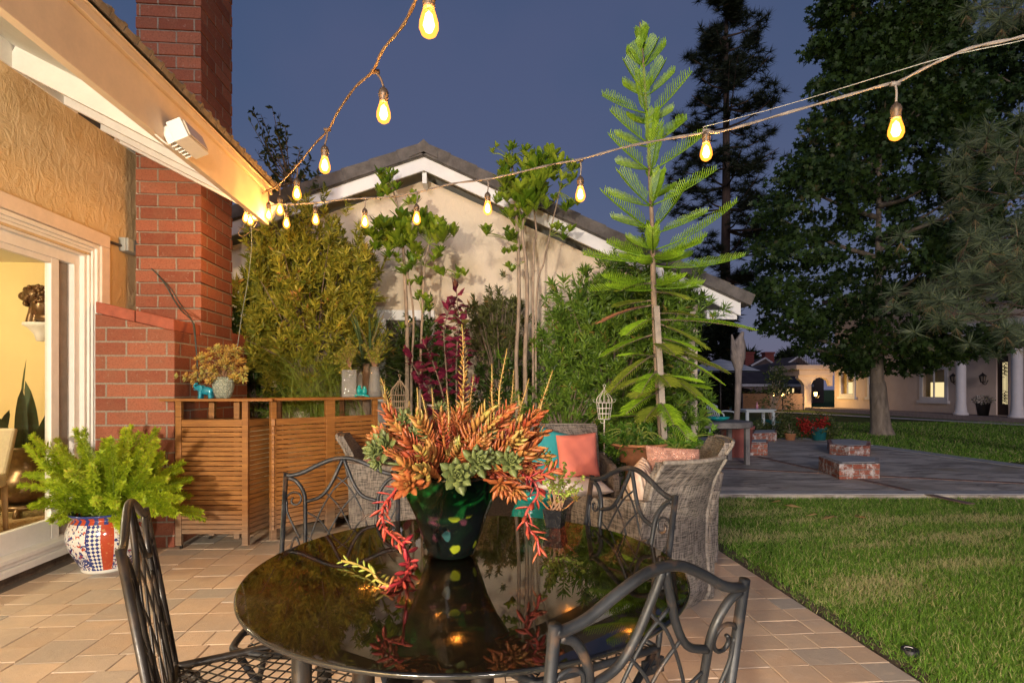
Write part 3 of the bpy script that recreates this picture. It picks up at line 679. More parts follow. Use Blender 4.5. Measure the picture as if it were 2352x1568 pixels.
lathe(mb, [(.0, .0), (.058, .0), (.066, .006), (.076, .03), (.090, .07), (.106, .12), (.130, .18), (.156, .235), (.160, .245), (.154, .242), (.124, .18), (.10, .12), (.0, .11)], 64, wob=wob)
solo('glass_vase', mb, m_vase(), 'flared dark green art-glass vase with yellow and plum flecks on the table', 'vase', smooth=True).location = VC
# succulent leaf templates
def fatleaf(w=.16, th=.09, point=.9):
    rows = [(0, .35), (.25, .8), (.55, 1.0), (.8, .72), (.94, .3)]; V = []
    for y, k_ in rows: V += [(-w * k_, y, .05 * y * y), (0, y, -th * k_ + .05 * y * y), (w * k_, y, .05 * y * y), (0, y, th * .35 * k_ + .05 * y * y)]
    V.append((0, 1.05, .08)); F = []
    for i in range(len(rows) - 1):
        for j in range(4): F.append((i * 4 + j, i * 4 + (j + 1) % 4, i * 4 + 4 + (j + 1) % 4, i * 4 + 4 + j))
    n = len(V) - 1; F4 = np.array(F); F4 = np.vstack([F4, [((len(rows) - 1) * 4 + j, (len(rows) - 1) * 4 + (j + 1) % 4, n, n) for j in range(4)]])
    return np.array(V), F4
def fix(fa):      # quads with a doubled corner become triangles
    return [tuple(q) if q[2] != q[3] else tuple(q[:3]) for q in fa]
def scat_fat(mb, T, pos, d, up, sc, var):
    N = len(pos); tv, tf = T
    m2 = MB(); scatter(m2, tv, tf, pos, d, up, sc, var)
    f = m2.f[0]; mb.add(m2.v[0], fix(f.tolist()), m2.a[0])
def rosette(mb, c, axis, R, n=26, T=None, var0=.3, open_=1.0):
    axis = Vector(axis).normalized(); o = axis.orthogonal().normalized(); w = axis.cross(o); c = Vector(c)
    pos, d, up, sc, va = [], [], [], [], []
    for i in range(n):
        t = i / n; an = i * 2.39996; el = R_(8 + 74 * (1 - t) ** 1.1 * 1.0) if False else R_(85 * (1 - t) ** .9 + 5 * open_)
        rad = o * math.cos(an) + w * math.sin(an); dd = rad * math.cos(el) + axis * math.sin(el)
        pos.append(c + axis * (1 - t) * R * .12 + rad * R * .02); d.append(dd); up.append(axis - rad * .3); sc.append(R * (.35 + .65 * t ** .7) * random.uniform(.92, 1.06)); va.append(min(1, max(0, var0 + random.uniform(-.1, .1) + .2 * (1 - t))))
    scat_fat(mb, T or FAT, [tuple(p) for p in pos], [tuple(p) for p in d], [tuple(p) for p in up], np.array(sc), np.array(va))
def spike(mb, pts, L, n, T, var, taper=.35, ang=.9, start=0, pair=False):
    """leaves spiralling up a stem; L = leaf length at the foot"""
    P = spl(pts, 8); m = len(P); pos, d, up, sc, va = [], [], [], [], []
    for i in range(n):
        t = start + (1 - start) * i / n; q = t * (m - 1); a = int(q); b = min(a + 1, m - 1); p = P[a].lerp(P[b], q - a); tan = (P[b] - P[max(a - 1, 0)]).normalized()
        o = tan.orthogonal().normalized(); w = tan.cross(o); an = (i * 2.2) if not pair else (i // 2 * 1.57 + (i % 2) * math.pi)
        rad = o * math.cos(an) + w * math.sin(an); e = ang * (1 - .45 * t)
        pos.append(tuple(p + rad * .003)); d.append(tuple(rad * math.sin(e) + tan * math.cos(e))); up.append(tuple(tan)); sc.append(L * (1 - (1 - taper) * t) * random.uniform(.85, 1.12)); va.append(min(1, max(0, var + (t - .5) * .45 + random.uniform(-.12, .12))))
    scat_fat(mb, T, pos, d, up, np.array(sc), np.array(va)); return P
FAT = fatleaf(.36, .12); LONG = fatleaf(.235, .10); MINI = fatleaf(.2, .12)
def m_succ(name, stops, rough=.42):
    k = NT(name); rp = k.n('ValToRGB'); cr = rp.color_ramp
    while len(cr.elements) < len(stops): cr.elements.new(.5)
    for e, (p, c) in zip(cr.elements, stops): e.position = p; e.color = (*c, 1)
    n = k.noise(45, 3); k.l(k.math('ADD', k.attr(), k.ramp(n, .3, .7, -.07, .07)), rp.inputs[0]); k.base(rp.outputs[0]); k.rough(rough); k.spec(.4)
    k.b.inputs['Subsurface Weight'].default_value = 0
    tr = k.n('BsdfTranslucent'); k.l(rp.outputs[0], tr.inputs[0]); ms = k.n('MixShader'); ms.inputs[0].default_value = .18
    k.l(k.b.outputs[0], ms.inputs[1]); k.l(tr.outputs[0], ms.inputs[2]); k.l(ms.outputs[0], k.out.inputs['Surface']); return k.m
M_OR = m_succ('orange_succulent', [(0, (.15, .018, .015)), (.28, (.26, .045, .018)), (.55, (.34, .11, .032)), (.8, (.34, .24, .06)), (1, (.27, .36, .07))])
M_GR = m_succ('green_succulent', [(0, (.055, .065, .022)), (.35, (.10, .125, .04)), (.7, (.19, .21, .065)), (1, (.30, .14, .06))])
M_PK = m_succ('red_trailing_succulent', [(0, (.30, .022, .035)), (.4, (.42, .07, .04)), (.7, (.45, .18, .06)), (1, (.30, .36, .06))])
arr = thing('succulent_arrangement', 'overflowing orange, red and green succulents filling the green glass vase', 'plant', VC + Vector((0, 0, .2)))
def P3(px, py, Y=1.58): return at(px, py, Y)
VCT = VC + Vector((0, 0, .24))
# tall thin spikes given by tip and foot on the photograph, standing inside the bouquet
tips = [(1062, 745, 1060, 985, .046, 1.60), (1165, 800, 1140, 980, .030, 1.6), (1130, 835, 1128, 970, .03, 1.66), (958, 890, 962, 975, .02, 1.62), (968, 905, 985, 985, .02, 1.6), (992, 890, 998, 985, .022, 1.7), (1026, 895, 1030, 1000, .028, 1.55),
        (876, 868, 905, 1010, .044, 1.56), (1215, 870, 1175, 1000, .032, 1.6), (1270, 850, 1225, 1000, .034, 1.62), (1192, 905, 1180, 1010, .03, 1.55), (1088, 860, 1085, 990, .03, 1.7), (940, 920, 945, 990, .02, 1.65), (1240, 925, 1212, 1010, .03, 1.66), (1180, 850, 1160, 990, .03, 1.7)]
for i, (tx, ty, bx, by, L, Y) in enumerate(tips):
    mb = MB(); a, b = P3(bx, by, Y), P3(tx, ty, Y); mid = a.lerp(b, .5) + Vector((random.uniform(-.008, .008), 0, 0))
    P = spike(mb, [a.lerp(VCT, .5), a, mid, b], L * (1 if L > .04 else .72), 74 if L > .04 else 54, LONG, .60, .16, 1.25, .2); tube(mb, P, [.0035, .003, .0012], 6, .75); obj('flower_spike', mb, M_OR, arr, True, world=True)
# orange bodies
random.seed(11)
body = [(905, 985, .07), (930, 1020, .075), (955, 965, .07), (985, 990, .075), (1010, 960, .06), (1040, 985, .075), (1065, 950, .085), (1090, 985, .085), (1120, 955, .085), (1150, 985, .085), (1135, 1030, .08), (1105, 1030, .075), (1060, 1035, .08), (985, 1050, .09), (945, 1055, .085), (925, 1080, .075), (965, 1095, .07),
        (1170, 950, .075), (1195, 985, .085), (1215, 1010, .08), (1240, 960, .07), (1235, 1035, .08), (1205, 1050, .085), (1180, 1080, .08), (1155, 1050, .075), (1225, 1075, .075), (880, 950, .06), (1015, 1025, .07), (1255, 1000, .06), (1190, 1020, .07), (900, 1050, .05), (865, 990, .045), (1260, 1055, .055), (1240, 1100, .05), (1010, 1065, .06), (1110, 1075, .06)]
body += [(px + random.uniform(-22, 22), py + random.uniform(-16, 16), R * .72) for px, py, R in body]
for i, (px, py, R) in enumerate(body):
    Y = 1.58 + random.uniform(-.14, .12) - max(0, (py - 1000) / 100) * .12; tip = P3(px, py - 12, Y); foot = VCT + (tip - VCT) * .3 + Vector((0, 0, -.02)); d = tip - foot
    mb = MB(); P = spike(mb, [foot, foot.lerp(tip, .5) + Vector((random.uniform(-.01, .01), random.uniform(-.01, .01), -.005)), tip], R * .82, 26, LONG if R > .05 else MINI, .30 + random.uniform(-.26, .30), .55, 1.05, .35, i % 3 == 0)
    tube(mb, P, [.0045, .003], 6, .6); obj('stem', mb, M_OR, arr, True, world=True)
for px, py, R, Y, ax in ((1050, 1090, .062, 1.40, (.1, -1, .25)), (1095, 1060, .055, 1.42, (.35, -.9, .45)), (1170, 1060, .05, 1.42, (.2, -1, .4)), (885, 1025, .062, 1.48, (-.5, -.8, .4)), (862, 1035, .045, 1.47, (-.7, -.7, .2)), (925, 970, .055, 1.52, (-.3, -.6, .9)), (958, 1000, .04, 1.5, (0, -.7, .8)),
                         (1130, 1055, .04, 1.45, (0, -.9, .5)), (1018, 1010, .045, 1.58, (0, -.5, .9)), (868, 1060, .035, 1.46, (-.6, -.6, -.5)), (1120, 1000, .04, 1.5, (.1, -.7, .7)), (1012, 940, .04, 1.7, (0, -.3, .9))):
    mb = MB(); c = P3(px, py, Y); rosette(mb, c, ax, R * .9, 25, fatleaf(.30, .10), .30); tube(mb, [c, c.lerp(VCT, .7)], .004, 6, .4); obj('green_rosette', mb, M_GR, arr, True, world=True)
for px, py, R, Y, ax in ((940, 1112, .055, 1.38, (-.2, -1, .2)), (872, 1010, .045, 1.5, (-.5, -.6, .6)), (1150, 1110, .05, 1.4, (.2, -1, -.5)), (1180, 1120, .05, 1.42, (.3, -.9, -.6)), (1078, 1015, .035, 1.52, (.1, -.7, .7))):
    mb = MB(); c = P3(px, py, Y); rosette(mb, c, ax, R, 24, fatleaf(.2, .09), .45, 2.5); tube(mb, [c, c.lerp(VCT, .7)], .004, 6, .4); obj('orange_rosette', mb, M_OR, arr, True, world=True)
# trailing stems: left one curls along the glass, right one hangs down
def tz(px, py, h=.014): return gp(px, py, TZ + h)
trails = [([P3(920, 1105, 1.42), P3(905, 1130, 1.40), P3(885, 1155, 1.38), P3(878, 1180, 1.36), P3(885, 1212, 1.34), P3(905, 1232, 1.30), P3(925, 1250, 1.27)], .030, 46, .3), ([P3(925, 1250, 1.27), tz(938, 1275, .03), tz(940, 1300, .014), tz(932, 1322, .012), tz(915, 1338, .012), tz(893, 1345, .012)], .032, 34, .12),
          ([tz(893, 1345, .012), tz(873, 1333, .012), tz(858, 1315, .012), tz(835, 1303, .012), tz(808, 1292, .012), tz(785, 1287, .012)], .022, 40, .95),
          ([P3(1195, 1085, 1.48), P3(1225, 1105, 1.46), P3(1235, 1135, 1.45), P3(1208, 1180, 1.43), P3(1215, 1215, 1.42), P3(1232, 1235, 1.41), P3(1240, 1275, 1.40)], .036, 44, .3), ([P3(1215, 1060, 1.5), P3(1240, 1090, 1.48), P3(1268, 1080, 1.5), P3(1275, 1072, 1.52)], .034, 26, .45)]
for pts, L, n, v in trails:
    mb = MB(); P = spike(mb, pts, L * 1.15, int(n * .62), fatleaf(.2, .1), v, .75, 1.2); tube(mb, P, .0035, 7, max(0, v - .1)); obj('trailing_stem', mb, M_PK, arr, True, world=True)

# ================================================================== SMALL BLACK POT OF JADE
pj = gp(1272, 1205, .0); pj = at(1278, 1192, 1.98); pj.z = TZ + .001
pj = Vector((TC.x + (pj.x - TC.x) * .985, TC.y + (pj.y - TC.y) * .985, TZ + .001)); pj = gp(1273, 1200, TZ + .001)
pj = pj + FW * -.05
pot = thing('square_black_pot', 'small square black pot with a yellow ring-patterned side at the back edge of the table', 'plant pot', pj, R_(-28))
mb = MB(); v = [(-.026, -.026, 0), (.026, -.026, 0), (.026, .026, 0), (-.026, .026, 0), (-.034, -.034, .062), (.034, -.034, .062), (.034, .034, .062), (-.034, .034, .062), (-.030, -.030, .062), (.030, -.030, .062), (.030, .030, .062), (-.030, .030, .062), (-.028, -.028, .05), (.028, -.028, .05), (.028, .028, .05), (-.028, .028, .05)]
mb.add(v, [(0, 3, 2, 1), (0, 1, 5, 4), (1, 2, 6, 5), (2, 3, 7, 6), (3, 0, 4, 7)] + [(4 + i, 4 + (i + 1) % 4, 8 + (i + 1) % 4, 8 + i) for i in range(4)] + [(8 + i, 8 + (i + 1) % 4, 12 + (i + 1) % 4, 12 + i) for i in range(4)] + [(12, 13, 14, 15)])
obj('body', mb, plain('black_glaze', (.012, .012, .014), .25, .1, bump=0, spec=.6), pot)
k = NT('yellow_rings'); t = k.co((1, 1, 1)); vo = k.n('TexVoronoi'); vo.inputs['Scale'].default_value = 55; k.l(t, vo.inputs['Vector'])
k.base(k.mixc(k.math('GREATER_THAN', k.math('SINE', k.math('MULTIPLY', vo.outputs['Distance'], 26)), 0), (.02, .015, .01), (.55, .36, .02))); k.rough(.3)
mb = MB(); mb.add([(-.0265, .026, .0), (-.0265, -.026, .0), (-.0346, -.034, .0615), (-.0346, .034, .0615), (-.0272, .026, .0), (-.0272, -.026, .0), (-.0353, -.034, .0615), (-.0353, .034, .0615)], [(0, 1, 2, 3), (7, 6, 5, 4), (0, 4, 5, 1), (1, 5, 6, 2), (2, 6, 7, 3), (3, 7, 4, 0)]); obj('patterned_side', mb, k.m, pot)
M_JADE = m_succ('jade_leaf', [(0, (.22, .30, .04)), (.5, (.36, .46, .07)), (1, (.5, .5, .12))]); M_JST = plain('jade_stem', (.25, .14, .08), .7)
jade = thing('jade_plant', 'spindly jade and rosette succulents growing in the small black pot', 'plant', pj + Vector((0, 0, .05)))
random.seed(5); jm = MB(); js = MB(); top = pj + Vector((0, 0, .05))
for px, py, dY in ((1248, 1030, .0), (1258, 1040, .03), (1318, 1085, 0), (1300, 1062, .04), (1335, 1120, -.02), (1290, 1080, -.02), (1345, 1095, 0), (1268, 1060, .02), (1325, 1130, -.04), (1240, 1090, 0)):
    e = at(px, py, 1.93 + dY); P = spl([top + Vector((random.uniform(-.02, .02), random.uniform(-.02, .02), 0)), top.lerp(e, .45) + Vector((0, 0, .02)), e], 10); tube(js, P, [.003, .0012], 6)
    L = (e - top).length; n = int(L / .0055); idx = np.linspace(6, len(P) - 1, n)
    pos = [tuple(P[int(q)].lerp(P[min(int(q) + 1, len(P) - 1)], q % 1)) for q in idx]; scat_fat(jm, fatleaf(.42, .16), pos, rdir(n, -.2, .8), rdir(n), np.full(n, .014) * rng.uniform(.7, 1.2, n), rng.random(n))
obj('stems', js, M_JST, jade, True, world=True); obj('leaves', jm, M_JADE, jade, True, world=True)
for px, py, R in ((1240, 1145, .020), (1297, 1140, .018), (1322, 1145, .018), (1280, 1152, .014), (1262, 1155, .012)):
    mb = MB(); c = at(px, py, 1.9); rosette(mb, c, (random.uniform(-.3, .3), -.7, .7), R, 22, fatleaf(.2, .1), .72); tube(mb, spl([c, c.lerp(top, .5) + Vector((0, 0, -.01)), top], 4), .0025, 6, .6); obj('rosette', mb, M_OR, jade, True, world=True)

# ================================================================== WOVEN ARMCHAIRS
def m_wicker():
    k = NT('grey_woven_fabric'); t = k.n('TexCoord'); sp = k.n('SeparateXYZ'); k.l(t.outputs['Object'], sp.inputs[0])
    u = k.math('ADD', sp.outputs[0], sp.outputs[1])
    def streak(a, b, s1, s2):
        cb = k.n('CombineXYZ'); k.l(k.math('MULTIPLY', a, s1), cb.inputs[0]); k.l(k.math('MULTIPLY', b, s2), cb.inputs[1]); k.l(k.math('MULTIPLY', sp.outputs[1], 3), cb.inputs[2])
        return k.noise(1, 3, cb.outputs[0], .6)
    s1 = streak(u, sp.outputs[2], 170, 14); s2 = streak(u, sp.outputs[2], 16, 190)
    f = k.math('ADD', k.math('MULTIPLY', s1, .5), k.math('MULTIPLY', s2, .5)); c = k.mixc(k.ramp(f, .42, .56), (.022, .019, .018), (.21, .185, .165))
    k.base(c); k.rough(.75); k.bump(f, .5, .004); return k.m
M_WICK = m_wicker(); M_PIPE = plain('pale_woven_edging', (.19, .17, .15), .8, .45, 50, .5, .003)
def cushion(mb, w, h, t, n=14, puff=1.0, seedn=0, M=None, a=.5):
    """a stuffed pillow: thin seams, full middle, pinched corners"""
    V = []; r = random.Random(seedn); ph = [r.uniform(0, 6) for _ in range(4)]
    for side in (1, -1):
        for j in range(n + 1):
            for i in range(n + 1):
                x, y = i / n * 2 - 1, j / n * 2 - 1; e = (1 - x ** 4) * (1 - y ** 4); pin = 1 - .07 * (x * x * (1 - y * y) + 0) ; pin2 = 1 - .07 * (y * y * (1 - x * x))
                z = side * (t / 2 * max(0, e) ** .55 * puff + .004) + .006 * math.sin(x * 5 + ph[0]) * math.sin(y * 4 + ph[1]) * e + .005 * math.sin(x * 9 + y * 7 + ph[2]) * e
                p = Vector((x * w / 2 * (1 - .08 * (1 - y * y) * 0) * (1 - .06 * (1 - abs(y)) * abs(x) ** 3), y * h / 2 * (1 - .06 * (1 - abs(x)) * abs(y) ** 3), z)); V.append(M @ p if M is not None else p)
    N = (n + 1) ** 2; F = []
    for j in range(n):
        for i in range(n):
            q = (j * (n + 1) + i, j * (n + 1) + i + 1, (j + 1) * (n + 1) + i + 1, (j + 1) * (n + 1) + i); F.append(q); F.append(tuple(N + x for x in q[::-1]))
    rim = [i for i in range(n + 1)] + [(j * (n + 1) + n) for j in range(1, n + 1)] + [n * (n + 1) + i for i in range(n - 1, -1, -1)] + [j * (n + 1) for j in range(n - 1, 0, -1)]
    for a_, b_ in zip(rim, rim[1:] + rim[:1]): F.append((b_, a_, a_ + N, b_ + N))
    mb.add(V, F, a)
def slab_curve(mb, prof, x0, x1, th, curve=0, nx=9):
    """upholstered sheet: prof = list of (y, z), swept over x with a bow"""
    V = []; 
    for i in range(nx):
        t = i / (nx - 1) * 2 - 1; x = x0 + (x1 - x0) * i / (nx - 1); b = curve * (1 - t * t)
        for (y, z) in prof: V.append((x, y - b, z))
        for (y, z) in reversed(prof): V.append((x, y - b + th, z))
    m = len(prof) * 2; F = [(i * m + k, i * m + (k + 1) % m, (i + 1) * m + (k + 1) % m, (i + 1) * m + k) for i in range(nx - 1) for k in range(m)]; F += [tuple(range(m))[::-1], tuple(range((nx - 1) * m, nx * m))]
    mb.add(V, F)
M_CUSH = plain('white_cushion_cloth', (.66, .62, .58), .85, .06, 60, .4, .002)
def armchair(label, p, rz, w=.62, d=.66, hb=.84, ha=.60):
    """faces +y; back towards -y"""
    root = thing('woven_armchair', label, 'armchair', p, rz, 'grey woven armchairs with white seat cushions')
    mb = MB(); slab_curve(mb, [(.03, .0), (.0, .08), (.02, .3), (.015, .5), (-.035, .7), (-.11, hb - .01), (-.105, hb)], -w / 2, w / 2, .055, .05); obj('backrest', mb, M_WICK, root, bevel=.006)
    mb = MB(); pr_ = [(.03, .0), (.0, .08), (.02, .3), (.015, .5), (-.035, .7), (-.11, hb - .01)]
    for s in (-1, 1): tube(mb, spl([(s * w / 2, y - .004, z) for y, z in pr_], 5), .012, 8)
    tube(mb, spl([(x * w / 2, -.112 - .05 * (1 - x * x), hb) for x in (-1, -.6, -.2, .2, .6, 1)], 4), .013, 8); obj('edge_piping', mb, M_PIPE, root, True)
    for s in (-1, 1):
        mb = MB(); x0, x1 = (s * (w / 2 + .0), s * (w / 2 + .055)); pts = [(.0, 0), (d + .02, 0), (d - .01, .12), (d - .02, ha * .8), (d - .06, ha - .06), (d - .14, ha - .015), (.1, ha + .02), (-.045, ha + .04), (-.01, .45)]
        lo, hi = min(x0, x1), max(x0, x1); M = Matrix(((0, 0, 1, 0), (1, 0, 0, 0), (0, 1, 0, 0), (0, 0, 0, 1))); prism(mb, pts, lo, hi, M); obj('arm_panel', mb, M_WICK, root, bevel=.012)
    mb = MB(); box(mb, -w / 2 + .001, w / 2 - .001, .08, d - .03, .10, .34); obj('seat_base', mb, M_WICK, root, bevel=.01)
    mb = MB(); M = Matrix.Translation((0, d / 2 + .06, .40)); cushion(mb, w - .02, d - .06, .13, M=M); obj('seat_cushion', mb, M_CUSH, root, True)
    return root
R1 = armchair('woven armchair nearest the camera, its tall curved back turned to the camera', cw(.925, 3.0), R_(32) - AL, .50, .60)
R2 = armchair('woven armchair at the paving edge, partly hidden behind the nearest woven armchair', cw(1.50, 4.15), R_(76), .62, .62)
R3 = armchair('woven armchair holding the coral and teal pillows in front of the climbing shrub', cw(.47, 5.02), R_(180) - AL + R_(2), .66, .66, .88)
R4 = armchair('woven armchair beside the slatted bar, half hidden by the succulents', cw(-1.32, 4.72), R_(-92), .66, .66)
def pillow(name, label, loc, w, h, t, rot, m, s):
    mb = MB(); cushion(mb, w, h, t, seedn=s, n=18); o = solo(name, mb, m, label, 'pillow', (0, 0, 0), smooth=True); o.location = loc; o.rotation_euler = rot; return o
k = NT('pink_rosette_cloth'); vo = k.n('TexVoronoi'); vo.inputs['Scale'].default_value = 22; k.l(k.co(), vo.inputs['Vector']); n = k.noise(30, 4, None, .6, 3.5)
f = k.math('SINE', k.math('ADD', k.math('MULTIPLY', vo.outputs['Distance'], 60), k.math('MULTIPLY', n, 9))); k.base(k.mixc(k.ramp(f, -.6, .6), (.60, .24, .17), (.80, .52, .42))); k.rough(.8); k.bump(f, .9, .006); M_PINK = k.m
def cloth(name, c): return plain(name, c, .85, .07, 8, .35, .003, scale2=180)
pillow('throw_pillow', 'plain coral pillow leaning in the far woven armchair', at(1327, 1046, 4.62), .345, .37, .13, (R_(82), R_(-4), -AL), cloth('coral_cloth', (.66, .20, .15)), 1)
pillow('throw_pillow', 'plain teal pillow behind the coral one in the far woven armchair', at(1262, 1038, 4.78), .36, .40, .12, (R_(82), R_(16), -AL), cloth('teal_cloth', (.02, .23, .26)), 2)
pillow('throw_pillow', 'pink ruffled rose-patterned pillow on top in the nearest woven armchair', at(1547, 1072, 3.18), .32, .24, .11, (R_(68), R_(4), R_(-4)), M_PINK, 3)
k = NT('cream_knit_cloth'); wv = k.n('TexWave'); wv.inputs['Scale'].default_value = 9; wv.inputs['Distortion'].default_value = 6; k.l(k.co(), wv.inputs['Vector']); k.base(k.mixc(wv.outputs['Fac'], (.60, .42, .30), (.72, .58, .46))); k.bump(wv.outputs['Fac'], .6, .01); k.rough(.9)
pillow('throw_pillow', 'cream cable-knit pillow at the left side of the nearest woven armchair', at(1478, 1125, 3.02), .30, .30, .10, (R_(78), R_(-10), R_(60)), k.m, 4)
pillow('throw_pillow', 'pink ruffled pillow in the woven armchair by the bar', at(862, 1080, 4.6), .30, .26, .11, (R_(70), R_(0), R_(80)), M_PINK, 5)
# turquoise ceramic stool with a tray-like top
ps = cw(.15, 3.9); M_TURQ = plain('turquoise_glaze', (.01, .26, .27), .12, .15, 8, .05, spec=.7)
mb = MB(); lathe(mb, [(.10, 0), (.13, .01), (.135, .05), (.115, .08), (.15, .16), (.165, .26), (.15, .35), (.115, .42), (.13, .44), (.15, .455), (.145, .475), (0, .48)], 40)
for a in range(12): an = a * R_(30); ell(mb, (math.cos(an) * .158, math.sin(an) * .158, .30), (.012, .012, .012), 8, 6)
for a in range(6):
    an = a * R_(60); tube(mb, [(math.cos(an + t) * (.163 + .0), math.sin(an + t) * .163, .2 + .045 * math.sin(t * 9)) for t in np.linspace(0, .7, 14)], .006, 6)
solo('garden_stool', mb, M_TURQ, 'glazed turquoise ceramic garden stool between the woven armchairs', 'stool', smooth=True).location = ps
M_ = bpy.data.objects['garden_stool']
# ================================================================== SLATTED BAR
def m_teak():
    k = NT('oiled_teak'); sp = k.n('SeparateXYZ'); t = k.n('TexCoord'); k.l(t.outputs['Object'], sp.inputs[0]); n1 = k.noise(6, 6, k.co((.6, 1, 9)), .6, .8); n2 = k.noise(2.2, 4)
    c = k.mixc(k.ramp(n1, .3, .7), (.16, .06, .016), (.34, .15, .038)); 
    w = k.ramp(k.math('ADD', sp.outputs[2], k.math('MULTIPLY', n2, .35)), .30, .52, .75, 0)          # weathered grey low down
    c = k.mixc(w, c, k.mixc(k.ramp(n1, .3, .7), (.13, .095, .07), (.24, .18, .135))); k.base(c); k.rough(.5); k.spec(.35); k.bump(n1, .25, .003); return k.m
M_TEAK = m_teak()
bar = thing('slatted_teak_bar', 'folding slatted teak bar with a long narrow counter top beside the brick chimney', 'bar', cw(-2.5, 4.3))
def cab(P0, P1, depth, zt=.985, zb=.115, posts=(0, 1), slats=22, pw=.045, ztop=1.125, wide_mid=None):
    """front panel of slats from P0 to P1 with uprights to the counter"""
    P0, P1 = Vector(P0), Vector(P1); d = (P1 - P0); L = d.length; d.normalize(); nb = Vector((-d.y, d.x, 0))
    if nb.dot(FW) < 0: nb = -nb
    M = Matrix((d, nb, Vector((0, 0, 1)))).transposed().to_4x4(); M.translation = P0
    for i, x in enumerate(posts):
        w = pw if x in (0, 1) else wide_mid or pw; mb = MB(); box(mb, x * L - (w if x == 1 else w / 2 if x else 0), x * L + (w if x == 0 else w / 2 if x != 1 else 0), 0, .035, .03, ztop, M); obj('post', mb, M_TEAK, bar, bevel=.003, world=True)
    mb = MB(); h = (zt - .055 - zb) / slats
    xs = sorted(set([0] + [x for x in posts] + [1])); 
    for a, b in zip(xs[:-1], xs[1:]):
        xa = a * L + (pw if a == 0 and 0 in posts else (wide_mid or pw) / 2 if a in posts else 0); xb = b * L - (pw if b == 1 and 1 in posts else (wide_mid or pw) / 2 if b in posts else 0)
        box(mb, xa + .001, xb - .001, .003, .03, zt - .052, zt, M)
        for i in range(slats): box(mb, xa + .001, xb - .001, .007, .026, zb + i * h + .0025, zb + (i + 1) * h - .0035, M)
    obj('slat_panel', mb, M_TEAK, bar, bevel=.0015, world=True)
a0, a1 = at(402, 915, 4.12), at(569, 915, 4.12); a0.z = a1.z = 0
nA = FW * .30
cab(a0, a1, .3, posts=(0, 1))
cab(a1 + FW * .002 , a1 + nA + RT * .055, .3, posts=(), slats=22)                                # returned side
b0 = at(622, 915, 4.24); b1 = at(868, 915, 4.97); b0.z = b1.z = 0
cab(a1 + nA + RT * .10, b0, .3, posts=(0,), slats=22)
cab(b0 + (b1 - b0).normalized() * .002, b1, .3, posts=(0, .52, 1), wide_mid=.085)
bd = (b1 - b0).normalized(); bn = Vector((-bd.y, bd.x, 0))
for q in (a0 + nA + RT * .12, b0 + bn * .28 + bd * .02 - bd * .16, b0.lerp(b1, .8) + bn * .28):
    mb = MB(); tube(mb, [q, q], .01) if 0 else box(mb, q.x - .022, q.x + .022, q.y - .022, q.y + .022, .03, 1.125); obj('rear_post', mb, M_TEAK, bar, bevel=.003, world=True)
mb = MB(); ov = .05
pl_ = [a0 - FW * ov - RT * .09, a1 - FW * ov + RT * .06, a1 + RT * .18 + FW * .02, b0 - bn * ov, b1 - bn * ov + bd * .04, b1 + bn * .32 + bd * .04, b0 + bn * .34 - bd * .18, a1 + FW * .36, a0 + FW * .36 - RT * .09]
prism(mb, [(p.x, p.y) for p in pl_[:3]] + [(p.x, p.y) for p in pl_[3:]], 1.126, 1.146); obj('counter_top', mb, M_TEAK, bar, bevel=.004, world=True)
mb = MB(); q = a0 + FW * .02; box(mb, (q + FW * .06).x, (a1).x - .03, q.y + .05, q.y + .27, .966, .984); obj('shelf', mb, M_TEAK, bar, world=True)
for q in (a0 + FW * .03 + RT * .03, b1 + bn * .0 - bd * .03, a0 + nA + RT * .1):
    mb = MB(); M = Matrix.Translation(q + Vector((0, 0, .022))) @ Matrix.Rotation(R_(25), 4, 'Z')
    V = []; 
    tube(mb, [M @ Vector((-.011, 0, 0)), M @ Vector((.011, 0, 0))], .021, 16); obj('caster', mb, M_IROND, bar, True, world=True)
# things on the counter
ZB = 1.147
pe = gp(472, 912, ZB) ; pe = at(472, 913, 4.22); pe.z = ZB
mb = MB(); e = pe
ell(mb, e + Vector((.01, 0, .058)), (.050, .028, .033), 16, 10); ell(mb, e + Vector((-.045, 0, .080)), (.027, .024, .026), 14, 10)
tube(mb, spl([e + Vector((-.06, 0, .08)), e + Vector((-.078, 0, .088)), e + Vector((-.082, 0, .108)), e + Vector((-.068, 0, .118)), e + Vector((-.060, 0, .108))], 6), [.014, .011, .009, .007, .007], 10)
for s in (-1, 1):
    ell(mb, e + Vector((-.028, s * .024, .080)), (.020, .006, .024), 12, 8); tube(mb, spl([e + Vector((-.028, s * .014, .06)), e + Vector((-.032, s * .015, .03)), e + Vector((-.036, s * .015, 0))], 4), [.016, .013, .016], 12)
    tube(mb, spl([e + Vector((.04, s * .014, .055)), e + Vector((.040, s * .015, .03)), e + Vector((.044, s * .015, 0))], 4), [.018, .014, .016], 12); tube(mb, spl([e + Vector((-.063, s * .008, .07)), e + Vector((-.078, s * .010, .066)), e + Vector((-.085, s * .01, .074))], 4), [.004, .002], 6)
tube(mb, spl([e + Vector((.056, 0, .066)), e + Vector((.066, 0, .05)), e + Vector((.064, 0, .035))], 4), .004, 6)
M_BLUE = plain('blue_glaze', (.01, .22, .32), .1, .15, 8, .03, spec=.8)
solo('elephant_figurine', mb, M_BLUE, 'turquoise ceramic elephant with raised trunk on the bar top', 'figurine', pe, smooth=True)
pv = at(513, 913, 4.26); pv.z = ZB; k = NT('celadon_relief'); t = k.n('TexCoord'); sp = k.n('SeparateXYZ'); k.l(t.outputs['Object'], sp.inputs[0])
an = k.math('ARCTAN2', sp.outputs[1], sp.outputs[0]); u = k.math('MULTIPLY', an, 8); vv = k.math('MULTIPLY', sp.outputs[2], 115)
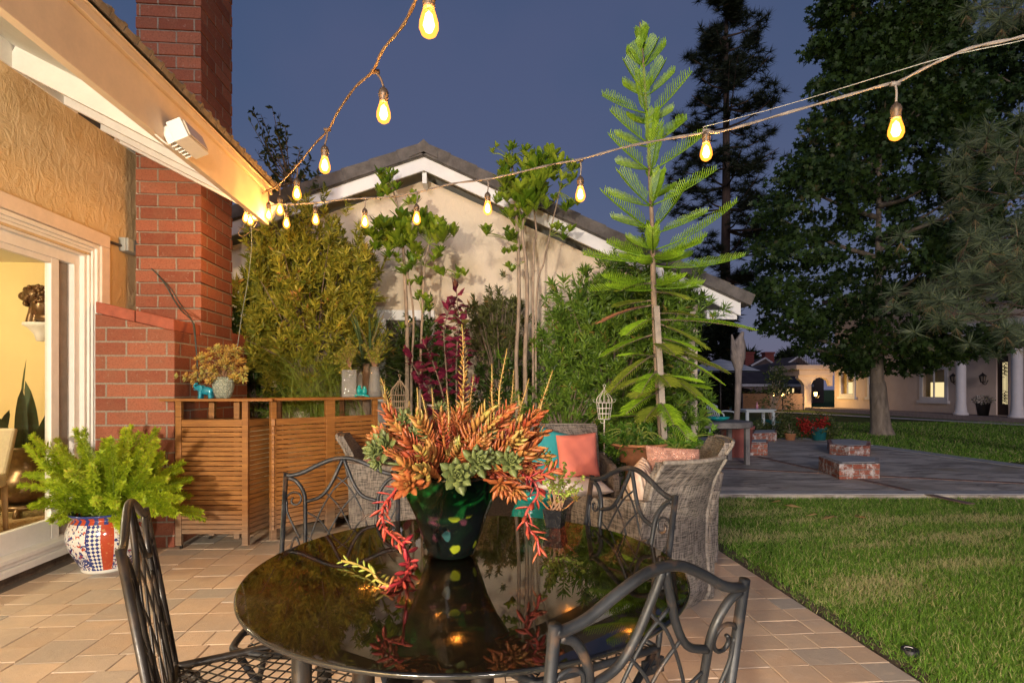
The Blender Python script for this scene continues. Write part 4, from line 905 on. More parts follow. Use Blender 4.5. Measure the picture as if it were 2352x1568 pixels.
f = k.math('ABSOLUTE', k.math('ADD', k.math('SINE', u), k.math('COSINE', vv))); f2 = k.math('SINE', k.math('MULTIPLY', f, 5)); k.base(k.mixc(k.ramp(f2, -.3, .5), (.16, .22, .18), (.50, .52, .42))); k.rough(.22); k.bump(f2, .8, .006)
mb = MB(); lathe(mb, [(.045, 0), (.052, .004), (.072, .055), (.080, .095), (.074, .14), (.062, .163), (.056, .168), (.052, .160), (.05, .12), (0, .1)], 48)
solo('ceramic_vase', mb, k.m, 'pale green ribbed ceramic vase with diamond relief on the bar top', 'vase', smooth=True).location = pv
M_GOLD = m_succ('golden_succulent', [(0, (.42, .20, .05)), (.5, (.52, .36, .08)), (1, (.40, .42, .12))])
sp_ = thing('potted_succulent', 'bushy golden succulent spilling out of the pale green vase on the bar', 'plant', pv + Vector((0, 0, .16)))
st_ = MB(); lf = MB(); random.seed(21); base_ = pv + Vector((0, 0, .15)); N = 46
cl = [(430, 862), (445, 875), (418, 868), (455, 830), (470, 815), (485, 812), (500, 800), (515, 830), (530, 812), (545, 806), (552, 825), (560, 845), (540, 840), (528, 800), (505, 840), (480, 845), (460, 855), (492, 860), (520, 862), (545, 868), (565, 865), (475, 868), (510, 815), (535, 855), (450, 850)]
for i in range(95):
    px, py = cl[i % len(cl)]; e = at(px + random.uniform(-9, 9), py + random.uniform(-9, 9), 4.26 + random.uniform(-.14, .16)); P = spl([base_, base_.lerp(e, .5) + Vector((0, 0, .03)), e], 6); tube(st_, P, [.003, .0018], 5)
    rosette(lf, e, (e - base_).normalized() + Vector((0, -.2, .3)), .040, 14, fatleaf(.2, .1), random.random() * .9)
    rosette(lf, base_.lerp(e, .78) + Vector((0, 0, .012)), (e - base_).normalized(), .034, 10, fatleaf(.2, .1), random.random() * .8); rosette(lf, base_.lerp(e, .5) + Vector((0, 0, .012)), (e - base_).normalized(), .030, 8, fatleaf(.2, .1), random.random() * .8)
obj('stems', st_, M_JST, sp_, True, world=True); obj('leaves', lf, M_GOLD, sp_, True, world=True)
# bird pair, two glass vases with bright foliage
pb = at(832, 913, 4.86); pb.z = ZB; mb = MB()
for i in range(9): tube(mb, spl([pb + Vector((-.062, -.012 + .005 * i - .01, .006 + .004 * (i % 4))), pb + Vector((-.02, -.015 + .005 * i, .018 + .004 * (i % 3))), pb + Vector((.02, -.012 + .004 * i, .014 + .003 * (i % 4))), pb + Vector((.064, -.018 + .006 * i, .006))], 5), .007, 7)
for dx, h in ((-.026, 1.0), (.020, .9)):
    c = pb + Vector((dx, 0, .022)); lathe(mb, [(.008, 0), (.022, .012 * h), (.026, .035 * h), (.020, .056 * h), (.0155, .064 * h)], 20, c); ell(mb, c + Vector((0, -.002, .070 * h)), (.0155, .017, .015), 14, 10); tube(mb, [c + Vector((.008, -.012, .071 * h)), c + Vector((.020, -.016, .070 * h))], [.004, .001], 6)
solo('bird_figurine', mb, M_TURQ, 'turquoise ceramic pair of birds on a nest on the right end of the bar', 'figurine', pb, smooth=True)
k = NT('clear_rippled_glass'); k.b.inputs['Transmission Weight'].default_value = .85; k.base((.93, .95, .95)); k.rough(.06); k.b.inputs['IOR'].default_value = 1.35; k.bump(k.noise(60, 3), .6, .01); M_CG = k.m
p1 = at(803, 913, 4.93); p1.z = ZB; p2 = at(861, 913, 4.92); p2.z = ZB
mb = MB(); M = Matrix.Translation(p1) @ Matrix.Rotation(R_(8), 4, 'Z'); w = .062
V = []; 
for z, q in ((0, w), (.245, w * 1.02), (.245, w * .92), (.012, w * .9)): V += [(-q, -q, z), (q, -q, z), (q, q, z), (-q, q, z)]
mb.add([tuple(M @ Vector(p)) for p in V], [(3, 2, 1, 0)] + [(a * 4 + i, a * 4 + (i + 1) % 4, a * 4 + 4 + (i + 1) % 4, a * 4 + 4 + i) for a in range(3) for i in range(4)] + [(12, 13, 14, 15)])
solo('square_glass_vase', mb, M_CG, 'clear square rippled-glass vase on the bar left of the birds', 'vase', p1)
mb = MB(); lathe(mb, [(.0, 0), (.062, 0), (.066, .006), (.058, .1), (.046, .2), (.040, .275), (.036, .275), (.042, .2), (.053, .1), (.058, .012), (0, .01)], 40, p2); solo('tapered_glass_vase', mb, M_CG, 'clear tapered glass vase on the bar right of the birds', 'vase', p2, smooth=True)
M_LIME = leafm('lime_foliage', (.16, .20, .02), (.36, .36, .05), (.45, .30, .06), .3, .4)
def feather(mb, sm, cl, base, N, spread, L, T, stem=.0018, Yr=.12):
    for i in range(N):
        c = random.choice(cl); e = Vector(c) + Vector((random.gauss(0, spread), random.gauss(0, spread) * Yr / .12, random.gauss(0, spread * .8))); P = spl([base, base.lerp(e, .5) + Vector((0, 0, .03)), e], 8); tube(sm, P, [stem, stem * .5], 4)
        n = 26; idx = np.linspace(len(P) * .35, len(P) - 1.01, n); pos = [tuple(P[int(q)].lerp(P[int(q) + 1], q % 1)) for q in idx]; scatter(mb, *T, pos, rdir(n, -.4, 1), rdir(n), np.full(n, L) * rng.uniform(.6, 1.2, n))
for nm, lab, bs, cl in (('foliage_spray', 'yellow-green feathery sprig in the square glass vase on the bar', p1, [(775, 830), (790, 800), (800, 785), (815, 800), (770, 815), (785, 845), (812, 825), (800, 865)]), ('foliage_spray', 'golden feathery sprig in the tapered glass vase on the bar', p2, [(840, 790), (855, 805), (870, 785), (862, 815), (845, 815), (880, 795), (872, 825)])):
    t_ = thing(nm, lab, 'plant', bs + Vector((0, 0, .24))); a, b = MB(), MB(); feather(a, b, [at(x, y, 4.9) for x, y in cl], bs + Vector((0, 0, .24)), 60, .022, .022, leafT(.22)); obj('stems', b, M_JST, t_, world=True); obj('leaves', a, M_LIME, t_, world=True)

# ================================================================== PAINTED POT AND FOXTAIL FERN
pf = gp(249, 1303); pf = at(249, 1300, 3.72); pf.z = 0
def m_pot():
    k = NT('painted_porcelain'); t = k.n('TexCoord'); sp = k.n('SeparateXYZ'); k.l(t.outputs['Object'], sp.inputs[0]); an = k.math('ARCTAN2', sp.outputs[1], sp.outputs[0]); u = k.math('DIVIDE', k.math('ADD', an, 3.14159), 6.28318); z = sp.outputs[2]
    white, red, blue = (.62, .60, .56), (.36, .05, .02), (.02, .035, .16)
    # panels round the jar: 8; every panel cycles picture, lattice, red
    pu = k.math('FRACT', k.math('MULTIPLY', u, 4.0)); n1 = k.noise(26, 3, None, .5, 1.0); n2 = k.noise(42, 4, None, .6, .6)
    pic = k.mixc(k.ramp(n1, .555, .58), white, blue); pic = k.mixc(k.ramp(n2, .585, .605), pic, red)
    low = k.ramp(z, .16, .10); vo = k.noise(30, 4, None, .6, 2); pic = k.mixc(k.math('MULTIPLY', k.ramp(vo, .5, .53), low), pic, blue)
    cu = k.math('MULTIPLY', u, 56 * 2); cz = k.math('MULTIPLY', z, 74); s1 = k.math('ADD', cu, cz); s2 = k.math('SUBTRACT', cu, cz)
    chk = k.math('GREATER_THAN', k.math('MULTIPLY', k.math('SINE', k.math('MULTIPLY', s1, 1.5708)), k.math('SINE', k.math('MULTIPLY', s2, 1.5708))), .0)
    lat = k.mixc(chk, white, blue); rd = k.mixc(k.ramp(n2, .6, .63, 0, .6), red, (.5, .3, .12))
    c = k.mixc(k.math('GREATER_THAN', pu, .58), pic, lat); c = k.mixc(k.math('GREATER_THAN', pu, .80), c, rd)
    ln_ = k.math('LESS_THAN', k.math('ABSOLUTE', k.math('SUBTRACT', pu, .58)), .012); c = k.mixc(ln_, c, blue)
    c = k.mixc(k.math('GREATER_THAN', z, .335), c, k.mixc(k.math('GREATER_THAN', k.math('SINE', k.math('MULTIPLY', u, 150)), .2), red, blue)); c = k.mixc(k.math('GREATER_THAN', z, .378), c, blue); c = k.mixc(k.math('LESS_THAN', z, .022), c, white)
    k.base(c); k.rough(.12); k.spec(.6); k.b.inputs['Coat Weight'].default_value = .4; return k.m
pot = thing('painted_porcelain_pot', 'round blue, red and white painted porcelain pot on the pavers by the sliding door', 'plant pot', pf)
mb = MB(); lathe(mb, [(0, 0), (.148, 0), (.152, .012), (.150, .02), (.175, .07), (.215, .15), (.235, .225), (.232, .28), (.212, .335), (.196, .352), (.194, .36), (.216, .382), (.222, .390), (.215, .394), (.19, .388), (.185, .34), (0, .33)], 64)
o = obj('jar', mb, m_pot(), pot, True); o.rotation_euler[2] = R_(40)
fern = thing('foxtail_fern', 'bright lime foxtail fern with bottlebrush plumes in the painted porcelain pot', 'plant', pf + Vector((0, 0, .35)))
M_FERN = leafm('foxtail_fern_needles', (.16, .28, .01), (.50, .60, .035), (.45, .40, .05), .35, .5, .3)
M_FST = plain('fern_stem', (.18, .24, .04), .6)
random.seed(9)
fb = pf + Vector((0, 0, .36)); T = leafT(.17, .15, .05)
ends = [(75, 1000), (62, 1090), (95, 1150), (115, 1195), (130, 1010), (195, 985), (240, 1010), (290, 985), (330, 1000), (360, 985), (372, 1040), (420, 1060), (440, 1100), (462, 1175), (400, 1180), (100, 1060), (140, 1120), (170, 1060), (210, 1070), (250, 1060), (300, 1050), (340, 1080), (380, 1100), (410, 1120), (160, 1170), (220, 1150), (280, 1110), (230, 1040), (275, 1020), (185, 1030), (315, 1140), (350, 1150), (120, 1090), (265, 1160), (300, 1180), (240, 1180), (330, 1110)]
ends += [(px + random.uniform(-22, 22), py + random.uniform(-12, 30)) for px, py in ends] + [(px + random.uniform(-26, 26), py + random.uniform(-5, 40)) for px, py in ends[::2]]
for i, (px, py) in enumerate(ends):
    e = at(px, py, 3.72 + random.uniform(-.34, .24)); mid = fb.lerp(e, .5) + Vector((random.uniform(-.05, .05), random.uniform(-.04, .04), random.uniform(.03, .09) if py > 1080 else random.uniform(-.02, .04))); P = spl([fb + Vector((random.uniform(-.08, .08), random.uniform(-.08, .08), 0)), mid, e], 12)
    st = MB(); tube(st, P, [.0035, .0015], 5); L = (e - fb).length; n = int(300 + L * 1500); q = rng.uniform(.12, 1, n) * (len(P) - 1.01); a = q.astype(int); PA = np.array([tuple(p) for p in P]); fr_ = (q - a)[:, None]; pos = PA[a] * (1 - fr_) + PA[a + 1] * fr_
    tn = nrm(PA[a + 1] - PA[a]); rd_ = rdir(n); rd_ = nrm(rd_ - tn * (rd_ * tn).sum(1, keepdims=True)); t = q / (len(P) - 1)
    lum = 1 + .30 * np.sin(t * 30 + i + 2 * np.sin(np.arctan2(rd_[:, 2], rd_[:, 0]) * 2)) + .30 * np.sin(t * 63 + i * 2 + 3 * rd_[:, 0]); rad = .036 * lum * np.clip(np.sin(np.clip(t * 1.02, 0, 1) * math.pi * .86 + .30), .12, 1) ** .7
    pos = pos + rd_ * (rad * rng.random(n) ** .6)[:, None] * .75 + tn * rad[:, None] * .3; lf = MB(); scatter(lf, *T, pos, rd_ + tn * .9 + rdir(n) * .5, tn, .026 * rng.uniform(.5, 1.3, n), np.clip(.1 + t * .5 + random.uniform(-.2, .2) + rng.normal(0, .22, n), 0, .93))
    fo = obj('plume', lf, M_FERN, fern, world=True)
    so_ = obj('stem', st, M_FST, fo); so_.data.transform(Matrix.Translation(-Vector(fern.location)))
# ================================================================== NEIGHBOUR'S GABLE
YN = 6.62
def N(px, py, dy=0): return ony(px, py, YN + dy)
M_CREAM = m_stucco('cream_stucco', (.62, .52, .40), (.70, .60, .46), .45, (.45, .36, .27))
nb_ = thing('gabled_cream_house', 'cream stucco gabled house with white rake boards behind the shrubs', 'house', (0, YN, 0))
pk = ony(974, 357, YN - .30); lo_l, lo_r = N(560, 545), N(1762, 728)
xlw, xrw = N(430, 800).x, N(1602, 800).x
_a = ony(1744, 688, YN - .36); _b = ony(775, 397, YN - .36); _t = ony(972, 331, YN - .36)
SR, SLf = (_t.z - _a.z) / (_a.x - _t.x), (_t.z - _b.z) / (_t.x - _b.x)
def sl2(s): return SR if s > 0 else SLf
def zon(x): return pk.z - .17 - abs(x - pk.x) * sl2(x - pk.x)
mb = MB(); wpts = [(xlw, 0), (xrw, 0), (xrw, zon(xrw)), (pk.x, pk.z - .17), (xlw, zon(xlw))]
M = Matrix(((1, 0, 0, 0), (0, 0, 1, 0), (0, 1, 0, 0), (0, 0, 0, 1))); prism(mb, wpts, YN, YN + .2, M); 
box(mb, xrw - .2, xrw - .001, YN + .201, YN + 8, 0, zon(xrw) - .1); obj('wall', mb, M_CREAM, nb_, world=True)
M_NW = plain('white_rake_paint', (.72, .72, .72), .5, .05, 8, .08)
x0, x1 = pk.x - 3.6, _a.x - .20
for s, xe in ((-1, x0), (1, x1)):
    mb = MB(); d = Vector((xe - pk.x, 0, -abs(xe - pk.x) * sl2(s))); n = Vector((0, 0, 1))
    v = [(pk.x, YN - .30, pk.z - .17), (xe, YN - .30, pk.z - .17 + d.z), (xe, YN - .30, pk.z + d.z), (pk.x, YN - .30, pk.z)]
    mb.add(v + [(a, b + .035, c) for a, b, c in v], [(0, 1, 2, 3), (7, 6, 5, 4), (0, 4, 5, 1), (1, 5, 6, 2), (2, 6, 7, 3), (3, 7, 4, 0)]); obj('rake_board', mb, M_NW, nb_, world=True)
    mb = MB(); v = [(pk.x, YN - .264, pk.z - .03), (xe, YN - .264, pk.z - .03 + d.z), (xe, YN + 8, pk.z - .03 + d.z), (pk.x, YN + 8, pk.z - .03)]
    mb.add(v + [(a, b, c + .03) for a, b, c in v], [(0, 1, 2, 3), (7, 6, 5, 4), (0, 4, 5, 1), (1, 5, 6, 2), (2, 6, 7, 3), (3, 7, 4, 0)]); obj('soffit', mb, M_NW, nb_, world=True)
    # rake tiles: overlapping flat concrete tiles with thick front ends
    mb = MB(); L = math.hypot(xe - pk.x, d.z); uu = Vector((xe - pk.x, 0, d.z)).normalized(); up = Vector((uu.z * -s * 1, 0, abs(uu.x))).normalized() if 0 else Vector((-uu.z * (1 if uu.x > 0 else -1), 0, abs(uu.x)))
    beam(mb, Vector((pk.x, YN - .18, pk.z + .02)), Vector((pk.x, YN - .18, pk.z + .02)) + uu * L, .30, .075, up=(0, 0, 1))
    t = -.02; i = 0
    while t < L - .12:
        p = Vector((pk.x, YN - .36, pk.z + .07)) + uu * t; ln_ = .3285; h = .115
        o = up * (.012 if 1 else 0)
        q = [p - up * .075, p + uu * ln_ - up * .075, p + uu * ln_ + up * .066, p + up * .054]
        v = [tuple(a) for a in q] + [tuple(a + Vector((0, .33, 0))) for a in q]; mb.add(v, [(0, 1, 2, 3), (7, 6, 5, 4), (0, 4, 5, 1), (1, 5, 6, 2), (2, 6, 7, 3), (3, 7, 4, 0)]); t += .33
    for r in range(20):
        for c_ in range(int(L / .33) + 1):
            p = Vector((pk.x, YN - .02 + r * .30, pk.z + .03)) + uu * (c_ * .33); q = [p, p + uu * .36 + up * .02, p + uu * .36 + up * .045, p + up * .025]
            mb.add([tuple(a) for a in q] + [tuple(a + Vector((0, .295, 0))) for a in q], [(0, 1, 2, 3), (7, 6, 5, 4), (0, 4, 5, 1), (1, 5, 6, 2), (2, 6, 7, 3), (3, 7, 4, 0)])
    if s > 0: prism(mb, [(-.16, -.075), (0, -.005), (.16, -.075), (.16, -.01), (0, .135), (-.16, -.01)], YN - .375, YN - .02, Matrix(((1, 0, 0, pk.x), (0, 0, 1, 0), (0, 1, 0, pk.z + .02), (0, 0, 0, 1))))
    obj('roof_slope', mb, plain('grey_concrete_tile', (.10, .09, .085), .8, .35, 9, .5), nb_, world=True)
for i in range(5):                                                                   # exposed beam ends under the right eave
    x = x1 - .1 - i * .0; 
q0 = N(1640, 690); mb = MB(); box(mb, xrw + .01, x1 - .02, YN + .4, YN + .48, zon(x1) + .0, zon(x1) + .12); obj('outrigger', mb, M_NW, nb_, bevel=.003, world=True); mb = MB(); box(mb, xrw + .01, x1 - .02, YN - .25, YN - .18, zon(x1) - .04, zon(x1) + .07); obj('outrigger', mb, M_NW, nb_, bevel=.003, world=True)
mb = MB(); beam(mb, (pk.x, YN - .25, pk.z - .24), (pk.x, YN, pk.z - .22), .05, .12); obj('ridge_beam', mb, M_NW, nb_, world=True)
w0, w1, w2 = N(868, 712), N(975, 712), N(868, 735)
mb = MB(); box(mb, w0.x, w1.x + .12, YN - .03, YN - .001, w2.z, w0.z); box(mb, w0.x, w0.x + .1, YN - .029, YN - .001, .5, w2.z - .001); box(mb, w1.x + .02, w1.x + .12, YN - .029, YN - .001, .5, w2.z - .001); f_ = obj('window_frame', mb, M_NW, nb_, bevel=.003, world=True)
mb = MB(); box(mb, w0.x + .1, w1.x + .02, YN - .012, YN - .002, .6, w2.z - .002); obj('pane', mb, plain('dark_window_glass', (.05, .045, .04), .06, .1, bump=0, spec=.8), nb_, world=True)
g0, g1 = N(1590, 805, .9), N(1616, 970, .9)
mb = MB(); xx = xrw + .002
for a, b, c, d in ((YN + .15, YN + .25, .1, 1.75), (YN + .95, YN + 1.05, .1, 1.75)): box(mb, xx, xx + .05, a, b, c, d)
box(mb, xx, xx + .051, YN + .251, YN + .949, 1.62, 1.74); obj('side_window_frame', mb, M_NW, nb_, bevel=.004, world=True)

# ================================================================== STRING LIGHTS
M_CABLE = plain('brown_cable', (.11, .07, .045), .5, .3, 20, .2); M_CABG = plain('grey_cable', (.16, .14, .13), .5, .3, 20, .2); M_SOCK = plain('black_socket', (.05, .035, .025), .45, .2)
k = NT('warm_bulb_glass'); tr = k.n('BsdfTransparent'); em = k.n('Emission'); em.inputs[0].default_value = (1, .31, .03, 1); em.inputs[1].default_value = 3.2; lw = k.n('LayerWeight'); lw.inputs[0].default_value = .35
ms = k.n('MixShader'); ms.inputs[0].default_value = .55
k.l(tr.outputs[0], ms.inputs[1]); k.l(em.outputs[0], ms.inputs[2]); k.l(ms.outputs[0], k.out.inputs['Surface']); M_BULB = k.m
M_FIL = emis('bulb_filament', (1, .66, .24), 22)
BULB = MB(); lathe(BULB, [(0, -.088), (.010, -.086), (.021, -.078), (.0275, -.062), (.0265, -.045), (.020, -.022), (.0145, -.004), (.0145, 0)], 20)
FIL = MB(); lathe(FIL, [(0, -.074), (.010, -.070), (.0165, -.054), (.010, -.024), (.0, -.012)], 12)
SOCK = MB(); lathe(SOCK, [(.016, -.006), (.0175, .0), (.0175, .018), (.0195, .02), (.0195, .034), (.014, .046), (.0055, .053), (.004, .058), (0, .058)], 18)
BULBm, FILm, SOCKm = BULB.mesh('bulb', None, True), FIL.mesh('filament', None, True), SOCK.mesh('socket', None, True)
for me, m in ((BULBm, M_BULB), (FILm, M_FIL), (SOCKm, M_SOCK)): me.materials.append(m)
def string(name, label, cable, bulbs, mc, r=.0055, twist=True):
    cab_ = [at(*c) for c in cable]; root = thing(name, label, 'string lights', cab_[0], group='warm bulb strings over the patio')
    L = Vector(root.location); P = spl(cab_, 10); mb = MB()
    if twist:
        for ph in (0, math.pi):
            Q = []; 
            for i, p in enumerate(P): Q.append(p + Vector((math.cos(i * .55 + ph), math.sin(i * .55 + ph), math.cos(i * .55 + ph)))*r * .55)
            tube(mb, Q, r * .75, 7)
    else: tube(mb, P, r, 8)
    obj('cable', mb, mc, root, True, world=True)
    for px, py, Y, cx_, cy_ in bulbs:             # (px, py) = bottom of the bulb, (cx_, cy_) = where its lead leaves the cable
        b = at(px, py, Y); top = b + Vector((0, 0, .088)); 
        s = bpy.data.objects.new('socket', SOCKm); COL.objects.link(s); s.parent = root; s.location = top - L
        q = bpy.data.objects.new('bulb', BULBm); COL.objects.link(q); q.parent = s
        f = bpy.data.objects.new('filament', FILm); COL.objects.link(f); f.parent = s
        c = at(cx_, cy_, Y); mb = MB(); tube(mb, spl([top + Vector((0, 0, .056)), (top + Vector((0, 0, .056))).lerp(c, .5) + Vector((.004, 0, .004)), c], 4), .0042, 7); tube(mb, [c + RT * -.016 , c + RT * .016], .009, 8); obj('lead', mb, mc, root, True, world=True)
        l = point('bulb_light', (0, 0, 0), BW, (1, .46, .11), .022); l.parent = s; l.location = (0, 0, -.05)
    return root
BW = 38
string('string_lights', 'brown string of warm bulbs climbing from the eave corner to the top of the frame',
       [(586, 462, 4.5), (583, 458, 4.45), (614, 438, 4.15), (638, 426, 3.9), (682, 381, 3.4), (718, 337, 3.0), (755, 297, 2.7), (775, 259, 2.5), (815, 202, 2.3), (855, 165, 2.12), (880, 115, 1.95), (925, 60, 1.75), (960, -10, 1.58), (985, -70, 1.42)],
       [(985, 87, 1.52, 985, -30), (881, 284, 2.12, 862, 165), (746, 399, 2.72, 752, 298), (682, 460, 3.42, 682, 381), (643, 495, 3.95, 641, 424), (617, 506, 4.25, 616, 438), (585, 508, 4.42, 586, 458), (565, 512, 4.5, 578, 458)], M_CABLE)
string('string_lights', 'grey string of warm bulbs sweeping from the eave corner to the upper right edge',
       [(586, 462, 4.5), (600, 471, 4.42), (658, 470, 4.3), (724, 466, 4.15), (780, 459, 4.0), (837, 456, 3.9), (900, 452, 3.8), (958, 442, 3.7), (1040, 422, 3.5), (1117, 412, 3.35), (1171, 401, 3.25), (1268, 378, 3.05), (1333, 366, 2.95), (1453, 334, 2.75), (1614, 306, 2.5), (1665, 300, 2.43), (1834, 252, 2.25), (2027, 197, 2.08), (2056, 192, 2.05), (2136, 151, 1.98), (2229, 111, 1.92), (2352, 83, 1.85), (2450, 40, 1.8), (2800, -90, 1.7), (3600, -420, 1.5)],
       [(2058, 323, 2.05, 2056, 193), (1622, 370, 2.5, 1622, 300), (1333, 464, 2.98, 1333, 368), (1120, 494, 3.35, 1120, 412), (957, 516, 3.72, 958, 442), (838, 523, 3.92, 838, 456), (725, 517, 4.15, 725, 466), (658, 525, 4.28, 658, 470), (575, 518, 4.45, 590, 468)], M_CABG)
M_WIRE = plain('steel_wire', (.45, .45, .45), .35, .1, metal=.8, bump=0)
mb = MB(); tube(mb, spl([at(1614, 292, 2.46), at(1700, 270, 2.38), at(1834, 233, 2.25), at(2136, 141, 1.98), at(2229, 118, 1.92), at(2352, 92, 1.85), at(2450, 60, 1.8), at(2800, -60, 1.7), at(3600, -390, 1.5)], 8), .0016, 6); solo('guide_wire', mb, M_WIRE, 'thin bright steel wire running above the grey light string', 'wire', at(1614, 292, 2.46))
mb = MB(); tube(mb, spl([at(575, 500, 4.4), at(578, 560, 4.4), at(570, 640, 4.4), at(556, 720, 4.4), at(545, 800, 4.38)], 8), .0028, 6); solo('hanging_cord', mb, plain('grey_green_cord', (.16, .18, .16), .6), 'thin grey cord hanging from the eave corner down behind the potted succulent', 'cord', at(575, 500, 4.4))
for i in range(3):
    mb = MB(); tube(mb, spl([at(575 - i * 2, 505, 4.42), at(562 - i * 4, 525, 4.42), at(553 - i * 3, 538, 4.42), at(562, 534 + i * 4, 4.42), at(590, 512, 4.42), at(600, 470, 4.42)], 6), .003, 6)
solo('cord_loop', mb, M_CABLE, 'loose loop of spare string-light cord under the eave corner', 'cord', at(575, 505, 4.42))

# ---- flood light, junction box, conduit, pier cord
fl0 = onx(430, 320, XF + .09)
fl = thing('flood_light', 'white square flood light screwed to the fascia board', 'flood light', fl0)
M_GALV = plain('white_powder_coat', (.74, .70, .66), .35, .05)
M = Matrix.Rotation(R_(-24), 4, 'Y') @ Matrix.Rotation(R_(0), 4, 'Z'); 
mb = MB(); box(mb, -.035, .045, -.115, .115, -.055, .055, M); 
for i in range(6): box(mb, -.075, -.035, -.10 + i * .036, -.092 + i * .036, -.048, .048, M)
obj('housing', mb, M_GALV, fl, bevel=.006)
mb = MB(); box(mb, .0455, .055, -.10, .10, -.044, .044, M); obj('lens', mb, plain('frosted_lens', (.55, .45, .34), .15, .05, spec=.7), fl, bevel=.004)
mb = MB(); box(mb, -.088, -.05, -.03, .03, -.05, .03); tube(mb, spl([(-.05, -.06, -.05), (-.05, -.10, -.075), (-.07, -.14, -.06), (-.08, -.16, -.05)], 5), .005, 8); obj('bracket', mb, M_GALV, fl)
jb = onx(297, 567, XW + .035); jbx = thing('junction_box', 'grey weatherproof outlet box with its conduit above the sliding door', 'electrical box', jb)
M_GP = plain('grey_plastic', (.30, .32, .31), .45, .06)
mb = MB(); box(mb, -.035, .02, -.085, .075, -.055, .060); obj('body', mb, M_GP, jbx, bevel=.008)
mb = MB(); box(mb, .021, .040, -.08, .072, -.05, .058); box(mb, .03, .042, .072, .085, .02, .03); obj('cover', mb, M_GP, jbx, bevel=.006)
mb = MB(); tube(mb, [jb + Vector((-.015, -.085, -.012)), onx(100, 503, XW + .014), onx(-40, 445, XW + .014)], .0105, 10); obj('conduit', mb, plain('dark_conduit', (.07, .055, .04), .5), jbx, True, world=True)
M_CORD = plain('dark_green_cord', (.035, .045, .042), .55)
mb = MB(); tube(mb, spl([jb + Vector((.03, .05, -.05)), ony(370, 640, yC0 - .02), ony(410, 705, yC0 - .03), at(440, 735, 4.32), at(446, 760, 4.25), at(453, 830, 4.25), at(455, 905, 4.27)], 8), .0055, 8); tube(mb, spl([jb + Vector((.03, .055, -.055)), ony(385, 655, yC0 - .02), ony(415, 700, yC0 - .03), at(442, 737, 4.33), at(449, 770, 4.26), at(455, 905, 4.28)], 8), .004, 8)
solo('power_cord', mb, M_CORD, 'dark power cord dropping over the brick pier to the bar', 'cord', jb)

# ================================================================== PLANTS IN THE BED
def branchy(base, tips, m_b, r0=.02, r1=.004, sag=0, mid=None):
    mb = MB(); Ps = []
    for e in tips:
        b = Vector(base); e = Vector(e); c = b.lerp(e, .5) + Vector((random.uniform(-.05, .05), random.uniform(-.04, .04), random.uniform(-.03, .03) - sag)); P = spl([b, b.lerp(c, .5) + Vector((random.uniform(-.03, .03), 0, 0)), c, e], 6); tube(mb, P, [r0, r0 * .6, r1], 6); Ps.append(P)
    return mb, Ps
def shrub(name, label, base, centre, rad, N, ns, T, size, ml, mbk, cat='shrub', upb=.5, shell=.55, sigma=.09, per=None, cut=None, dirs=None):
    """twigs through an uneven ellipsoid, every twig carrying its own leaves"""
    t_ = thing(name, label, cat, base); C = np.array(tuple(centre)); rad = np.array(rad)
    u = rdir(ns); rr = rng.random(ns) ** (1 / 3) * (1 - shell) + shell * rng.random(ns) ** .35; lump = 1 + .26 * np.sin(u[:, 0] * 5 + 1) * np.cos(u[:, 2] * 6) + rng.normal(0, .10, ns)
    tips = C + u * rad * (rr * lump)[:, None] + rng.normal(0, .055, (ns, 3)); tips = tips[tips[:, 2] > .03]
    if cut is not None: tips = tips[[cut(p) for p in tips]]
    ns = len(tips); out = nrm((tips - C) / rad * .6 + np.array([0, -.1, upb]) + rng.normal(0, .35, (ns, 3)))
    k_ = max(3, N // ns); L = sigma * rng.uniform(.6, 1.6, ns); q = np.tile(rng.random(k_)[None], (ns, 1)) * 1.0; pos = tips[:, None] - out[:, None] * (q * L[:, None])[..., None] ; pos = pos.reshape(-1, 3)
    od = np.repeat(out, k_, 0); d = od * rng.uniform(.4, 1.1, (len(pos), 1)) + rdir(len(pos)) * .75; cl = np.repeat(rng.random(ns), k_) * .45 + rng.random(len(pos)) * .55
    lm = MB(); scatter(lm, *T, pos, d, rdir(len(pos)), size * rng.uniform(.6, 1.25, len(pos)), cl); obj('leaves', lm, ml, t_, world=True)
    mb = MB(); b = Vector(base)
    for i in range(min(ns, 90)):
        e = Vector(tips[i * ns // min(ns, 90)]); c = b.lerp(e, .45) + Vector((0, 0, .1)); tube(mb, spl([b + Vector((random.uniform(-.08, .08), 0, 0)), c, e], 5), [.014, .007, .002], 5)
    obj('branches', mb, mbk, t_, world=True); return t_
M_BK = bark('grey_brown_bark', (.20, .15, .11), 20); M_BKP = bark('pale_bark', (.36, .28, .21), 26, .4)
M_POD = leafm('narrow_gold_green_leaf', (.07, .12, .012), (.44, .40, .05), (.50, .26, .07), .3, .45, .35)
M_DKL = leafm('narrow_dark_green_leaf', (.035, .09, .012), (.18, .30, .035), (.30, .22, .06), .25, .4, .4)
shrub('hopbush', 'large golden-green narrow-leaved shrub between the chimney and the cream gable', at(715, 900, 5.6) * 1, at(712, 690, 5.7), (.76, .42, 1.0), 30000, 900, leafT(.12, .10), .086, M_POD, M_BK, sigma=.16, upb=.9)
bpy.data.objects['hopbush'].location.z = bpy.data.objects['hopbush'].location.z
shrub('yew_pine', 'broad dark green narrow-leaved shrub behind the young star-shaped pine', at(1410, 1010, 5.9), at(1428, 815, 5.95), (.95, .42, 1.12), 40000, 1150, leafT(.10, .12), .098, M_DKL, M_BK, sigma=.15, upb=.9)
